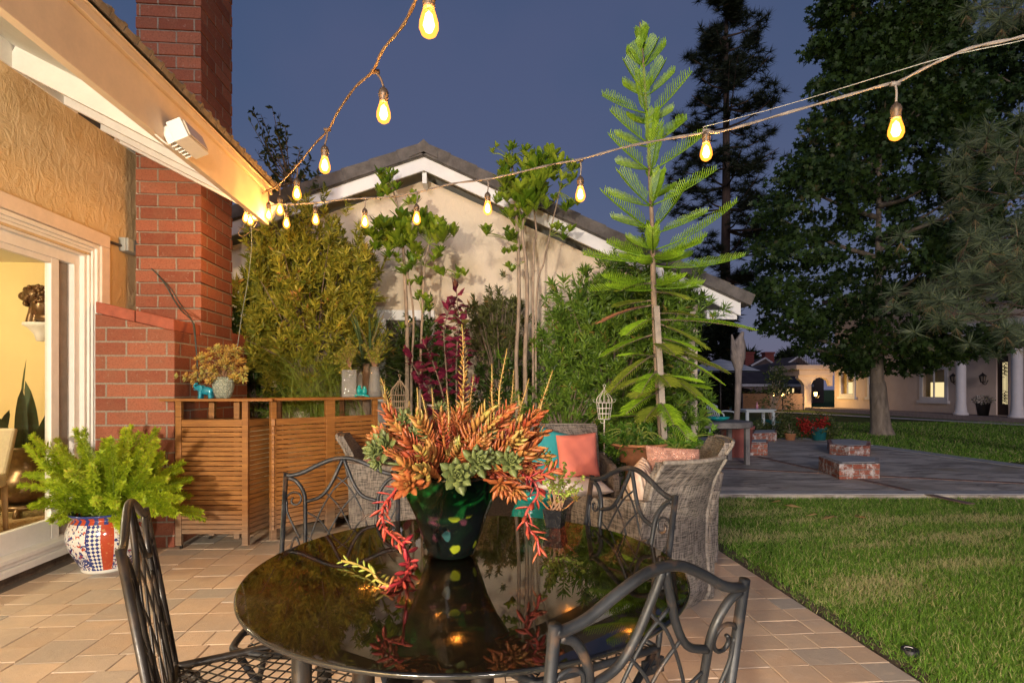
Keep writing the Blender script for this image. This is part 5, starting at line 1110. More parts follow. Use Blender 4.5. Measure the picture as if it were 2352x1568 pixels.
shrub('hopbush', 'thin bronze-green shrub between the purple plant and the bare pale stems', at(1150, 960, 6.2), at(1140, 750, 6.2), (.40, .2, .45), 7000, 260, leafT(.12, .1), .07, leafm('bronze_green_leaf', (.06, .08, .02), (.15, .16, .05), (.36, .18, .08), .3), M_BK, sigma=.12, cut=lambda p: random.random() < .8)
shrub('boxwood_skirt', 'low leafy green growth at the foot of the broad dark shrub', at(1300, 1060, 5.6), at(1290, 960, 5.75), (.62, .3, .42), 9000, 300, leafT(.10), .06, M_DKL, M_BK, sigma=.1)
M_ASP = leafm('asparagus_needles', (.05, .10, .008), (.17, .24, .02), (.24, .28, .03), .3, .5, .3)
t_ = thing('asparagus_fern', 'dark lacy asparagus fern arching behind the slatted bar', 'fern', cw(-1.9, 5.3)); lf, st = MB(), MB(); random.seed(3)
for i in range(90):
    b = cw(random.uniform(-2.15, -1.25), random.uniform(5.0, 5.5), random.uniform(.3, .9)); px = random.uniform(570, 800); py = random.uniform(800, 960); e = at(px, py, random.uniform(4.9, 5.5)); P = spl([b, b.lerp(e, .6) + Vector((0, 0, .14)), e + Vector((random.uniform(-.1, .1), 0, -.03))], 8); tube(st, P, [.003, .001], 4)
    n = 240; idx = rng.uniform(len(P) * .2, len(P) - 1.01, n); PA = np.array([tuple(p) for p in P]); a = idx.astype(int); f = (idx - a)[:, None]; pos = PA[a] * (1 - f) + PA[a + 1] * f; rd_ = rdir(n); pos = pos + rd_ * rng.random((n, 1)) * .06; scatter(lf, *leafT(.06), pos, rd_ + nrm(PA[a + 1] - PA[a]), rdir(n), .022 * rng.uniform(.5, 1.2, n))
obj('fronds', lf, M_ASP, t_, world=True); obj('stems', st, M_FST, t_, world=True)
M_DIM = leafm('dim_oval_leaf', (.02, .045, .01), (.07, .12, .02), (.18, .12, .04), .25, .4, .4)
shrub('privet', 'dark oval-leaved shrub low between the umbrella tree trunks and the purple plant', at(980, 980, 6.1), at(975, 850, 6.1), (.52, .25, .62), 9000, 330, leafT(.2), .06, M_DIM, M_BK, sigma=.12)
shrub('privet', 'dark oval-leaved shrub low beside the pale stems right of the bouquet', at(1170, 990, 6.15), at(1165, 890, 6.15), (.42, .22, .42), 6000, 220, leafT(.2), .06, M_DIM, M_BK, sigma=.12)
shrub('privet', 'dark oval-leaved shrub in the corner between chimney and golden-green shrub', at(590, 980, 6.0), at(590, 800, 6.0), (.40, .3, .85), 9000, 320, leafT(.2), .07, M_DIM, M_BK, sigma=.14)
# spiky blades of a cordyline
M_BLD = leafm('sword_leaf', (.04, .08, .03), (.12, .18, .08), (.3, .26, .12), .2, .4, .5)
t_ = thing('spiky_cordyline', 'spiky sword-leaved cordyline fanning out behind the glass vases', 'plant', at(850, 900, 5.5)); mb = MB(); c = at(842, 835, 5.4)
for i in range(95):
    an = random.uniform(-.5, 3.5); d = RT * math.cos(an) + Vector((0, 0, 1)) * math.sin(an) * .95 + FW * random.uniform(-.5, .3); blade(mb, c + Vector((random.uniform(-.05, .05), random.uniform(-.05, .05), random.uniform(-.06, .06))), d, random.uniform(.4, .68), .011, (0, 0, -.35), random.random(), 6)
obj('blades', mb, M_BLD, t_, world=True); mb = MB(); tube(mb, [(c.x, c.y, .0), c], [.05, .04], 8); obj('trunk', mb, M_BK, t_, True, world=True)
# umbrella-leaf trees: whorls of broad leaves on bare stems
M_SCH = leafm('palmate_leaf', (.08, .17, .012), (.32, .42, .04), (.45, .48, .07), .35, .3, .5)
TS = (np.array([(0, 0, 0), (-.13, .35, .02), (-.19, .68, 0), (-.10, .93, -.03), (0, 1.0, -.05), (.10, .93, -.03), (.19, .68, 0), (.13, .35, .02), (0, .5, -.05)]), np.array([(0, 8, 1), (1, 8, 2), (2, 8, 3), (3, 8, 4), (4, 8, 5), (5, 8, 6), (6, 8, 7), (7, 8, 0)]))
def palmate(lm, sm, c, ax, size, n, va):
    c = Vector(c); ax = Vector(ax).normalized(); o = ax.orthogonal().normalized(); w = ax.cross(o); pos, d, up = [], [], []
    for i in range(n):
        an = i * 2 * math.pi / n + random.uniform(-.15, .15); r = o * math.cos(an) + w * math.sin(an); el = random.uniform(.35, .8); pos.append(tuple(c)); d.append(tuple(r * el + ax * .75)); up.append(tuple(ax - r * .3))
    scatter(lm, *TS, pos, d, up, np.full(n, size) * rng.uniform(.8, 1.15, n), np.clip(va + rng.normal(0, .12, n), 0, .88))
def schef(label, stems, heads, Y, sz):
    t_ = thing('umbrella_tree', label, 'tree', at(stems[0][0][0], 960, Y), group=None); t_.location.z = 0
    for s in stems:
        pts = [at(x, y, Y + dy) for x, y, dy in [(a + (0,))[:3] if len(a) == 2 else a for a in s[:-1]]]; mb = MB(); p0 = pts[0].copy(); p0.z = 0
        tube(mb, spl([p0] + pts, 6), s[-1], 8); obj('trunk', mb, M_BKP, t_, True, world=True)
    heads = list(heads)
    for s in stems:
        n_ = len(s) - 1
        for a in s[n_ // 2:-1]:
            for _ in range(2): heads.append((a[0] + random.choice((-1, 1)) * random.uniform(14, 42), a[1] + random.uniform(-30, 30), random.uniform(.42, .62)))
    lm = MB(); sm = MB()
    for (x, y, s) in heads:
        for q in range(5 if s > .8 else 3):
            c = at(x + random.uniform(-20, 20) * s, y + random.uniform(-18, 18) * s, Y + random.uniform(-.2, .12)); st0 = min((at(a[0], a[1], Y) for ss in stems for a in ss[:-1]), key=lambda p: (p - c).length); tube(sm, spl([st0, st0.lerp(c, .6) + Vector((0, 0, .02)), c], 4), .0035, 5)
            palmate(lm, sm, c, (random.uniform(-.4, .4), random.uniform(-.7, 0), 1), sz * s * random.uniform(.85, 1.1), random.choice((6, 7, 8)), random.random() * .7)
    obj('leaves', lm, M_SCH, t_, world=True); obj('leaf_stalks', sm, M_FST, t_, world=True)
random.seed(31)
schef('bare-stemmed umbrella tree with broad leaf whorls right of centre, in front of the cream gable',
      [[(1188, 940), (1186, 820), (1192, 700), (1190, 560), (1180, 430), (1176, 370), [.028, .022, .02, .016, .010]], [(1207, 930), (1206, 820), (1211, 690), (1208, 600), (1200, 530), (1212, 440), (1222, 380), [.028, .024, .02, .014, .008]],
       [(1232, 700), (1250, 600), (1262, 540), (1285, 440), (1290, 400), [.012, .010, .007, .005]], [(1225, 620), (1232, 540), (1228, 480), (1240, 430), [.014, .010, .007]]],
      [(1176, 340, .6), (1172, 385, .9), (1165, 430, 1), (1190, 445, 1), (1215, 385, 1), (1232, 400, 1), (1255, 385, 1), (1275, 400, .9), (1210, 430, 1), (1230, 450, 1), (1195, 480, 1), (1170, 490, .8), (1150, 470, .8), (1215, 480, .9), (1245, 470, .8), (1310, 390, .7), (1295, 425, .7), (1310, 480, .6), (1115, 540, .7), (1245, 430, .9), (1160, 405, .8), (1185, 510, .6)], 5.75, .165)
schef('taller leafy umbrella tree left of centre, in front of the gable peak',
      [[(935, 900), (935, 760), (930, 640), (925, 560), (915, 480), (900, 430), [.03, .022, .018, .012, .008]], [(965, 880), (970, 720), (975, 610), (985, 560), [.02, .014, .010, .006]], [(945, 870), (950, 730), (935, 620), [.016, .012, .010]]],
      [(880, 410, .7), (900, 428, .7), (878, 445, .6), (900, 400, .5), (885, 540, 1), (905, 555, 1), (870, 555, .9), (930, 540, 1), (895, 585, .8), (940, 570, .9), (985, 535, 1), (1000, 545, 1), (1030, 545, .8), (1010, 520, .7), (975, 520, .9), (935, 620, .7), (955, 660, .7), (965, 690, .6), (945, 600, .7), (1060, 635, .6), (865, 580, .7), (915, 520, .9)], 5.7, .165)
# dark citrus-like tree top behind the shrub
t_ = thing('loquat_tree', 'thin dark leafy branches against the dusk sky right of the chimney', 'tree', at(640, 700, 6.2)); t_.location.z = 0; random.seed(8)
M_LOQ = leafm('dark_oval_leaf', (.025, .045, .015), (.075, .095, .03), (.14, .13, .05), .3, .4, .5)
mb = MB(); p0 = at(655, 700, 6.2); p0.z = 0; fork = at(668, 420, 6.2); tube(mb, spl([p0, at(662, 560, 6.2), fork], 6), [.03, .022, .014], 8); obj('trunk', mb, M_BK, t_, True, world=True)
lm, sm = MB(), MB(); twigs = [(600, 265), (575, 280), (625, 245), (640, 265), (600, 310), (635, 300), (610, 345), (590, 350), (645, 345), (600, 400), (630, 420), (650, 400), (690, 340), (715, 365), (700, 400), (735, 400), (750, 430), (580, 250), (655, 290), (560, 440), (580, 420), (610, 440), (670, 380), (620, 390)]
for x, y in twigs:
    e = at(x, y, 6.2 + random.uniform(-.2, .2)); P = spl([fork, fork.lerp(e, .5) + Vector((0, 0, -.05)), e], 6); tube(sm, P, [.008, .003], 5); n = 20; idx = rng.uniform(len(P) * .45, len(P) - 1.01, n); pos = [tuple(P[int(q)].lerp(P[int(q) + 1], q % 1)) for q in idx]; scatter(lm, *leafT(.2, .15, .08, .5), pos, rdir(n, -.1, 1), rdir(n), .085 * rng.uniform(.6, 1.2, n))
obj('twigs', sm, M_BK, t_, world=True); obj('leaves', lm, M_LOQ, t_, world=True)
# purple-leaved plant
M_PUR = leafm('purple_leaf', (.07, .008, .025), (.26, .03, .08), (.16, .17, .04), .35, .35, .5)
t_ = thing('purple_leaf_shrub', 'upright plum-purple leaved plant in front of the cream wall', 'plant', at(1045, 980, 5.3)); t_.location.z = 0; lm, sm = MB(), MB()
for pts, n in ((((1050, 960), (1048, 850), (1052, 740), (1048, 660)), 74), (((1030, 960), (1010, 880), (990, 820), (975, 790)), 44), (((1020, 980), (985, 900), (955, 850), (935, 815)), 40), (((1055, 950), (1065, 870), (1068, 790), (1060, 740)), 40), (((1010, 970), (1000, 930), (980, 880), (960, 880)), 30), (((1030, 950), (1025, 850), (1020, 760), (1035, 700)), 40), (((1045, 960), (1060, 930), (1085, 890), (1100, 880)), 18)):
    P = spl([at(x, y, 5.3) for x, y in pts], 8); p0 = P[0].copy(); tube(sm, P, [.010, .004], 6); idx = np.linspace(len(P) * .15, len(P) - 1.01, n); pos = [tuple(P[int(q)].lerp(P[int(q) + 1], q % 1)) for q in idx]; d = rdir(n, -.2, .6); d[-6:, 2] += 1.6; scatter(lm, *leafT(.26, .22, .06, .45), pos, d, rdir(n, .3, 1), .125 * rng.uniform(.6, 1.15, n), np.clip(rng.random(n) * .95, 0, 1))
obj('stems', sm, M_BK, t_, world=True); obj('leaves', lm, M_PUR, t_, world=True)

# ================================================================== YOUNG NORFOLK PINE
M_NF = leafm('norfolk_needles', (.09, .21, .010), (.32, .54, .03), None, .2, .4, .4); M_NFO = leafm('old_norfolk_needles', (.09, .14, .012), (.24, .30, .03), None, .2, .5); M_NFD = leafm('dry_norfolk_needles', (.22, .09, .04), (.36, .16, .08), None, .1, .7)
YF = 5.0; tp = [(1522, 1045), (1517, 960), (1510, 850), (1504, 740), (1500, 620), (1499, 540), (1494, 440), (1490, 340), (1484, 240), (1478, 150), (1473, 90), (1470, 52)]
nf = thing('norfolk_pine', 'young bright green star-branched pine tied to a stake behind the woven armchairs', 'tree', at(1522, 1045, YF)); nf.location.z = 0
TP = [at(x, y, YF) for x, y in tp]; p0 = TP[0].copy(); p0.z = .1; P = spl([p0] + TP, 6); mb = MB(); tube(mb, P, [.036, .034, .032, .03, .027, .025, .021, .018, .015, .012, .010, .009, .008], 10); obj('trunk', mb, bark('norfolk_bark', (.30, .22, .15), 30), nf, True, world=True)
def tpt(y): 
    for (a, b), (pa, pb) in zip(zip(tp[:-1], tp[1:]), zip(TP[:-1], TP[1:])):
        if b[1] <= y <= a[1]: return pa.lerp(pb, (a[1] - y) / (a[1] - b[1]))
    return TP[-1]
def nbranch(mb, st, p, az, L, el, curl, nl, droop=0, needle=.098, r=.0043):
    """one flat branch: a bowed axis with two rows of upswept cords"""
    hd = RT * math.cos(az) + FW * math.sin(az); Q = [Vector(p)]; n = 12; e = el
    for i in range(n): e += curl / n; Q.append(Q[-1] + (hd * math.cos(e) + Vector((0, 0, 1)) * math.sin(e)) * (L / n))
    tube(st, Q, [.009, .005, .003], 6, .2); Q = spl(Q, 3); m = len(Q)
    for i in range(nl):
        t = .18 + .82 * i / nl; q = t * (m - 1.01); a = int(q); c = Q[a].lerp(Q[a + 1], q - a); tan = (Q[a + 1] - Q[a]).normalized(); side = tan.cross(Vector((0, 0, 1))).normalized(); upn = side.cross(tan)
        ln_ = needle * (.55 + .6 * math.sin(min(1, t * 1.15) * math.pi * .85)) * random.uniform(.85, 1.1) * (1 if t < .9 else .7)
        for s in (-1, 1):
            d0 = (side * s * .75 + tan * .65 + upn * (.62 - droop)).normalized(); e1 = c + d0 * ln_ * .55; e2 = e1 + (d0 + upn * (.5 - droop * 1.6) + tan * .35).normalized() * ln_ * .5
            tube(mb, [c, e1, e2], [r * .8, r, r * .5], 4, min(1, .25 + .5 * t + random.uniform(-.15, .15)), cap=False)
random.seed(17)
whorls = [(112, .17, .9), (158, .30, .72), (212, .38, .68), (272, .44, .6), (335, .50, .55), (400, .52, .5), (465, .55, .42), (530, .58, .32), (590, .60, .15), (655, .55, -.05)]
for wy, L, el in whorls:
    ph = random.uniform(0, 1.2)
    for b in range(5):
        mb, st = MB(), MB(); az = ph + b * math.pi / 2.5 + random.uniform(-.28, .28); nbranch(mb, st, tpt(wy + random.uniform(-12, 12)), az, L * random.uniform(.72, 1.18), el - .15 + random.uniform(-.1, .1), .30, int(7 + L * 26)); o = obj('branch', mb, M_NF, nf, world=True); s_ = obj('branch_axis', st, M_NF, o, True, world=False); s_.data.transform(Matrix.Translation(-Vector(nf.location)))
for (px, py, wy, dep) in ((1690, 470, 575, -.1), (1705, 592, 610, .0), (1395, 560, 590, 0), (1620, 545, 600, -.3), (1560, 590, 590, -.4), (1460, 600, 600, -.4), (1440, 550, 570, .2), (1390, 640, 650, -.2)):
    p = tpt(wy); e = at(px, py, YF + dep); d = e - p; az = math.atan2(d.dot(FW), d.dot(RT)); mb, st = MB(), MB(); L = d.length; nbranch(mb, st, p, az, L * 1.05, math.asin(max(-.9, min(.9, d.z / L))) - .25, .5, int(8 + L * 24)); o = obj('branch', mb, M_NF, nf, world=True); s_ = obj('branch_axis', st, M_NF, o, True); s_.data.transform(Matrix.Translation(-Vector(nf.location)))
rl_ = []
for q_ in range(15):
    yy_ = random.uniform(680, 985); az_ = random.uniform(0, 6.28); rl_.append((CX + (tpt(yy_) - EYE).dot(RT) / (tpt(yy_) - EYE).dot(FW) * F_PX + math.cos(az_) * random.uniform(90, 165), yy_ + random.uniform(-5, 55), yy_, math.sin(az_) * .55, random.choice((M_NF, M_NF, M_NFO, M_NFO))))
for i, (px, py, wy, dep, m) in enumerate(tuple(rl_) + ((1385, 730, 700, -.2, M_NFD), (1440, 760, 730, -.35, M_NF), (1725, 745, 735, -.2, M_NF), (1620, 790, 740, -.3, M_NFO), (1590, 720, 720, -.2, M_NFO), (1440, 810, 820, -.3, M_NF), (1400, 890, 810, -.3, M_NFO), (1470, 900, 850, -.4, M_NF), (1600, 900, 850, -.3, M_NFO), (1650, 935, 860, -.3, M_NF), (1440, 940, 900, -.35, M_NF), (1540, 880, 860, -.45, M_NFO), (1660, 870, 800, -.2, M_NF), (1480, 960, 930, -.4, M_NFO), (1580, 1000, 940, -.4, M_NF), (1420, 700, 690, .2, M_NFO), (1570, 680, 670, -.3, M_NFO), (1430, 660, 650, -.2, M_NFO))):
    p = tpt(wy); e = at(px, py, YF + dep); d = e - p; az = math.atan2(d.dot(FW), d.dot(RT)); mb, st = MB(), MB(); L = d.length; nbranch(mb, st, p, az, L * 1.05, math.asin(max(-.9, min(.9, d.z / L))) + .1, -.3, int(7 + L * 20), droop=.45, needle=.125); o = obj('branch', mb, m, nf, world=True); s_ = obj('branch_axis', st, M_BK, o, True); s_.data.transform(Matrix.Translation(-Vector(nf.location)))
mb = MB(); a = at(1536, 1045, YF - .05); b = at(1507, 703, YF - .05); a.z = .05; beam(mb, a, b, .052, .045, up=FW); solo('tree_stake', mb, plain('weathered_stake_wood', (.30, .26, .22), .9, .3, 7, .6), 'weathered wooden stake tied beside the trunk of the star-branched pine', 'stake', a, bevel=.003)
# terracotta bowl with green plants
pb_ = at(1465, 1055, 4.75); M_TC = plain('terracotta', (.42, .19, .09), .75, .15, 8, .15)
zb0 = pb_.z - .02; bowl = thing('terracotta_bowl', 'wide terracotta bowl planter between the two groups of woven armchairs', 'plant pot', (pb_.x, pb_.y, 0))
mb = MB(); lathe(mb, [(.12, 0), (.14, .02), (.13, .3), (.10, zb0 - .01), (.15, zb0), (.17, zb0 + .06), (.205, zb0 + .12), (.245, zb0 + .15), (.26, zb0 + .152), (.255, zb0 + .17), (.235, zb0 + .17), (.2, zb0 + .13), (0, zb0 + .12)], 48); obj('bowl', mb, M_TC, bowl, True)
shrub('trailing_greens', 'fresh green leafy plants spilling over the terracotta bowl', (pb_.x, pb_.y, zb0 + .14), at(1455, 1015, 4.75), (.27, .17, .12), 2600, 150, leafT(.2), .05, leafm('fresh_green_leaf', (.04, .12, .012), (.12, .26, .03), None, .3), M_FST, 'plant', sigma=.05)
shrub('trailing_greens', 'fresh green leafy clump between the stake and the nearest woven armchair', at(1560, 1060, 4.9), at(1560, 1030, 4.9), (.24, .2, .15), 2400, 140, leafT(.2), .05, leafm('fresh_green_leaf_b', (.05, .14, .012), (.15, .30, .03), None, .3), M_FST, 'plant', sigma=.05)
# wire birdcages
def cage(label, c, m, sc=1.0, pole=None, group=None):
    t_ = thing('wire_birdcage', label, 'birdcage', c); r = .062 * sc; h = .13 * sc
    mb = MB()
    for z, rr in ((0, r * .72), (h * .33, r * .80), (h * .66, r * .9), (h, r)): tube(mb, [(math.cos(a) * rr, math.sin(a) * rr, z) for a in np.linspace(0, 2 * math.pi, 25)], .0022 * sc, 5)
    for i in range(12): an = i * math.pi / 6; tube(mb, [(math.cos(an) * r * .72, math.sin(an) * r * .72, 0), (math.cos(an) * r, math.sin(an) * r, h)], .0018 * sc, 5)
    obj('basket', mb, m, t_)
    mb = MB()
    for i in range(10): an = i * math.pi / 5; tube(mb, spl([(math.cos(an) * r, math.sin(an) * r, h), (math.cos(an) * r * .95, math.sin(an) * r * .95, h + .035 * sc), (math.cos(an) * r * .45, math.sin(an) * r * .45, h + .075 * sc), (math.cos(an) * r * .16, math.sin(an) * r * .16, h + .10 * sc)], 5), .0018 * sc, 5)
    lathe(mb, [(.0, .0), (.008, .01), (.005, .02), (0, .03)], 10, (0, 0, h + .10 * sc)); tube(mb, [(math.cos(a) * .012, 0, h + .135 * sc + math.sin(a) * .012) for a in np.linspace(0, 6.28, 13)], .002, 5); obj('dome', mb, m, t_)
    mb = MB()
    for i in range(6): an = i * math.pi / 3; tube(mb, [(x, math.cos(an) * 0 + y, z) for x, y, z in ((math.cos(an) * (r + .006) + math.cos(an) * .0 , math.sin(an) * (r + .006), h), (math.cos(an) * (r + .03), math.sin(an) * (r + .03), h + .01), (math.cos(an) * (r + .034), math.sin(an) * (r + .034), h + .028), (math.cos(an) * (r + .018), math.sin(an) * (r + .018), h + .03))], .0018, 5)
    obj('scrolls', mb, m, t_)
    if pole: mb = MB(); tube(mb, [(.0, .0, -c.z), (0, 0, 0)], .006, 8); tube(mb, spl([(0, 0, 0), (0, -.01, -.03), (-.03, -.01, -.035), (-.035, 0, -.02)], 4), .0025, 5); obj('pole', mb, m, t_)
c = at(1388, 962, 4.95); cage('white wire birdcage on a thin pole in front of the broad dark shrub', c, plain('chalky_white_wire', (.62, .58, .52), .6), 1.15, True)
c = at(918, 950, 4.9); cage('rusty beige wire birdcage right of the bar, behind the bouquet', c, plain('rusty_beige_wire', (.30, .24, .17), .7), 1.3, True)
# ================================================================== BIG TREES
M_SYC = leafm('dark_lobed_leaf', (.016, .038, .009), (.06, .11, .022), (.10, .085, .03), .25, .5, .35)
M_BKD = bark('mottled_tree_bark', (.26, .21, .16), 9)
TL = (np.array([(0, 0, 0), (-.34, .18, .02), (-.18, .36, -.02), (-.46, .62, 0), (-.14, .62, -.03), (0, 1.05, -.1), (.14, .62, -.03), (.46, .62, 0), (.18, .36, -.02), (.34, .18, .02)]), np.array([(0, 2, 1), (2, 4, 3), (4, 6, 5), (6, 8, 7), (8, 0, 9), (0, 8, 2), (2, 8, 6), (2, 6, 4)]))
def bigtree(label, base, prof, Y, ncl, per, size, tr0, name='liquidambar_tree', depth=.8, clr=.42):
    """prof: (py, left px, right px) silhouette; leaf clumps fill that outline at real depth"""
    t_ = thing(name, label, 'tree', (base.x, base.y, 0)); pys = [p[0] for p in prof]; C = []
    while len(C) < ncl:
        py = random.uniform(min(pys), max(pys)); l = np.interp(py, pys, [p[1] for p in prof]); r = np.interp(py, pys, [p[2] for p in prof])
        s = random.uniform(-1, 1); w = (r - l) / 2 * Y / F_PX; z = random.uniform(-1, 1) * depth
        if s * s + z * z > 1: continue
        if s * s + z * z < .2 and random.random() < .5: continue
        C.append(tuple(at((l + r) / 2 + s * (r - l) / 2, py, Y) + FW * z * w))
    C = np.array(C); c0 = np.array(tuple(base)); n = per; pos = (C[:, None] + rdir(len(C) * n).reshape(len(C), n, 3) * (rng.random((len(C), n, 1)) ** .5) * np.array([clr, clr, clr * .62])).reshape(-1, 3)
    lm = MB(); out = pos - np.array([c0[0], c0[1], 0]) * 1.0; out[:, 2] = -.15 * np.linalg.norm(out[:, :2], axis=1); scatter(lm, *TL, pos, nrm(out) * .6 + rdir(len(pos)) + np.array([0, 0, -.4]), rdir(len(pos), .1, 1), size * rng.uniform(.6, 1.2, len(pos)), np.clip(np.repeat(rng.random(len(C)), n) * .5 + rng.random(len(pos)) * .5, 0, 1))
    obj('crown', lm, M_SYC, t_, world=True); mb = MB()
    top = Vector((base.x, base.y, max(p[2] for p in C) * .9)); zb = min(p[2] for p in C) + .3
    tube(mb, spl([Vector((base.x, base.y, -.05)), Vector((base.x - tr0 * .2, base.y, .35)), Vector((base.x - tr0 * .5, base.y, zb * .6)), Vector((base.x - tr0 * .6, base.y, zb + .6)), top], 6), [tr0 * 1.35, tr0 * 1.05, tr0 * .95, tr0 * .85, tr0 * .7, tr0 * .3, .04], 16)
    obj('trunk', mb, M_BKD, t_, True, world=True); mb = MB()
    for i in range(40):
        e = Vector(C[random.randrange(len(C))]); z0 = max(zb, min(top.z * .9, e.z - abs(e.x - base.x) * .6)); s0 = Vector((base.x - tr0 * .5, base.y, z0)); tube(mb, spl([s0, s0.lerp(e, .5) + Vector((0, 0, -.1)), e], 5), [tr0 * .32, tr0 * .18, .012], 6)
    obj('limbs', mb, M_BKD, t_, True, world=True)
random.seed(41)
bT = gp(2026, 996)
bigtree('large dark broad-leaved tree standing in the lawn with a thick pale trunk', bT, [(-160, 1960, 2150), (-40, 1900, 2190), (60, 1885, 2200), (150, 1905, 2160), (230, 1870, 2200), (330, 1850, 2230), (420, 1790, 2260), (520, 1745, 2290), (620, 1735, 2300), (700, 1740, 2320), (760, 1765, 2300), (805, 1850, 2240), (845, 1930, 2120)], bT.dot(FW), 720, 78, .17, .235)
bigtree('dark broad-leaved tree rising at the upper right behind the near pine branches', cw(21.5, 19.5), [(60, 2270, 2420), (130, 2225, 2450), (230, 2200, 2480), (350, 2190, 2500), (520, 2180, 2500), (640, 2230, 2500)], 19.5, 300, 60, .2, .25)
# tall pine far behind
M_PIN = leafm('far_pine_needles', (.010, .018, .008), (.03, .04, .018), (.07, .04, .02), .1, .6, .2); M_PBK = bark('dark_pine_bark', (.09, .055, .04), 5)
def tuft(mb, C, L, n, w, droop=.2, va=0.5, hemi=-.3):
    C = np.asarray(C); N = len(C); pos = np.repeat(C, n, 0); d = rdir(N * n, hemi, 1) + np.array([0, 0, -droop]); scatter(mb, np.array([(-w, 0, 0), (w, 0, 0), (0, 1, -.08)]), np.array([(0, 1, 2)]), pos, d, rdir(N * n), np.ones(N * n) * L * rng.uniform(.65, 1.1, N * n), np.clip(va + rng.normal(0, .2, N * n), 0, 1))
def pine(label, base, Y, levels, tuftL, ntf, w, name='tall_pine_tree', tr0=.3, ball=26):
    t_ = thing(name, label, 'tree', (base.x, base.y, 0)); lm, bm = MB(), MB(); C = []
    for py, hw in levels:
        trunkp = at(1668, py, Y)
        for b in range(6):
            az = random.uniform(0, 6.28); L = hw * Y / F_PX * random.uniform(.75, 1.3); e = trunkp + (RT * math.cos(az) + FW * math.sin(az)) * L + Vector((0, 0, L * random.uniform(.05, .4))); P = spl([trunkp, trunkp.lerp(e, .5) + Vector((0, 0, -.12 * L)), e], 4); tube(bm, P, [.07, .04, .015], 5)
            for q in range(ntf):
                t = random.uniform(.35, 1.03); i = min(len(P) - 2, int(t * (len(P) - 1))); C.append(tuple(P[i].lerp(P[i + 1], .5) + Vector((random.gauss(0, .25), random.gauss(0, .25), random.gauss(.08, .18)))))
    tuft(lm, C, tuftL, ball, w); obj('needles', lm, M_PIN, t_, world=True); mb = MB(); tube(mb, [(base.x, base.y, 0), at(1668, 450, Y), at(1668, levels[0][0] - 10, Y)], [tr0, tr0 * .75, .06], 10); obj('trunk', mb, M_PBK, t_, True, world=True); obj('limbs', bm, M_PBK, t_, True, world=True)
random.seed(5)
pine('tall dark pine silhouetted against the dusk sky behind the young star-branched pine', gp(1662, 944), 30, [(-70, 25), (-30, 35), (10, 45), (45, 55), (85, 78), (120, 70), (160, 72), (205, 85), (250, 100), (295, 118), (340, 112), (385, 118), (430, 112), (480, 108), (530, 118), (585, 105), (640, 95), (690, 60)], .5, 16, .036, ball=44)
# near pine at the right edge: long needles in bursts
M_PNN = leafm('long_pine_needles', (.07, .10, .055), (.20, .25, .13), (.34, .20, .10), .15, .5, .4, .8); M_TW = bark('pine_twig', (.11, .07, .045), 20)
def nearpine(label, cl, trunk, Y, nL=.27):
    t_ = thing('long_needled_pine', label, 'tree', (trunk.x, trunk.y, 0)); lm, bm = MB(), MB(); C = []
    for (px, py, sp, k_) in cl:
        cc = at(px, py, Y + random.uniform(-.5, .9)); s0 = Vector((trunk.x, trunk.y, cc.z + random.uniform(-.9, .3))); tube(bm, spl([s0, s0.lerp(cc, .5) + Vector((0, 0, .2)), cc], 6), [.03, .015, .006], 6)
        for q in range(k_): e = cc + Vector((random.gauss(0, sp), random.gauss(0, sp), random.gauss(0, sp * .8))); tube(bm, [cc, cc.lerp(e, .5) + Vector((0, 0, -.03)), e], [.009, .006, .004], 5); C.append(tuple(e))
    C = C + [tuple(Vector(c) + Vector((random.gauss(0, .3), random.gauss(0, .3), random.gauss(0, .25)))) for c in C]; tuft(lm, C, nL, 85, .021, .25, .4, -.5); D = np.array(C) - np.array([0, 0, .10]); tuft(lm, D[::3], nL * .8, 30, .011, 1.6, .97)
    obj('needles', lm, M_PNN, t_, world=True); mb = MB(); tube(mb, [(trunk.x, trunk.y, -.05), (trunk.x, trunk.y, 9)], [.3, .2], 12); obj('trunk', mb, M_BKD, t_, True, world=True); obj('limbs', bm, M_TW, t_, True, world=True)
random.seed(12)
nearpine('near pine branches with long grey-green needles hanging in at the right edge', [(2260, 350, .25, 5), (2330, 400, .3, 5), (2215, 430, .2, 3), (2290, 470, .3, 5), (2340, 520, .3, 5), (2250, 560, .3, 5), (2200, 600, .25, 4), (2300, 620, .3, 6), (2340, 690, .3, 6), (2230, 680, .3, 5), (2180, 660, .2, 3), (2190, 720, .25, 4), (2270, 740, .25, 5), (2330, 760, .2, 4), (2160, 690, .12, 2), (2385, 560, .4, 5), (2390, 680, .4, 5), (2320, 15, .2, 5), (2270, 30, .12, 2), (2345, 60, .15, 3), (2380, 0, .3, 5), (2290, -30, .2, 3), (2345, 800, .15, 2)], at(2540, 900, 9.2), 8.2)
# dark evergreen mass between the gable and the pine
t_ = thing('dark_evergreen_tree', 'dim evergreen beside the grey parasol, behind the eave of the gabled house', 'tree', cw(11.2, 27)); C = np.array([tuple(at(1650 + random.uniform(-45, 38), random.uniform(700, 930), 27 + random.uniform(-1, 1))) for _ in range(260)]); lm = MB(); tuft(lm, C, .55, 40, .08); obj('foliage', lm, M_PIN, t_, world=True); mb = MB(); tube(mb, [cw(11.2, 27), cw(11.2, 27, 4)], [.25, .1], 8); obj('trunk', mb, M_PBK, t_, True, world=True)

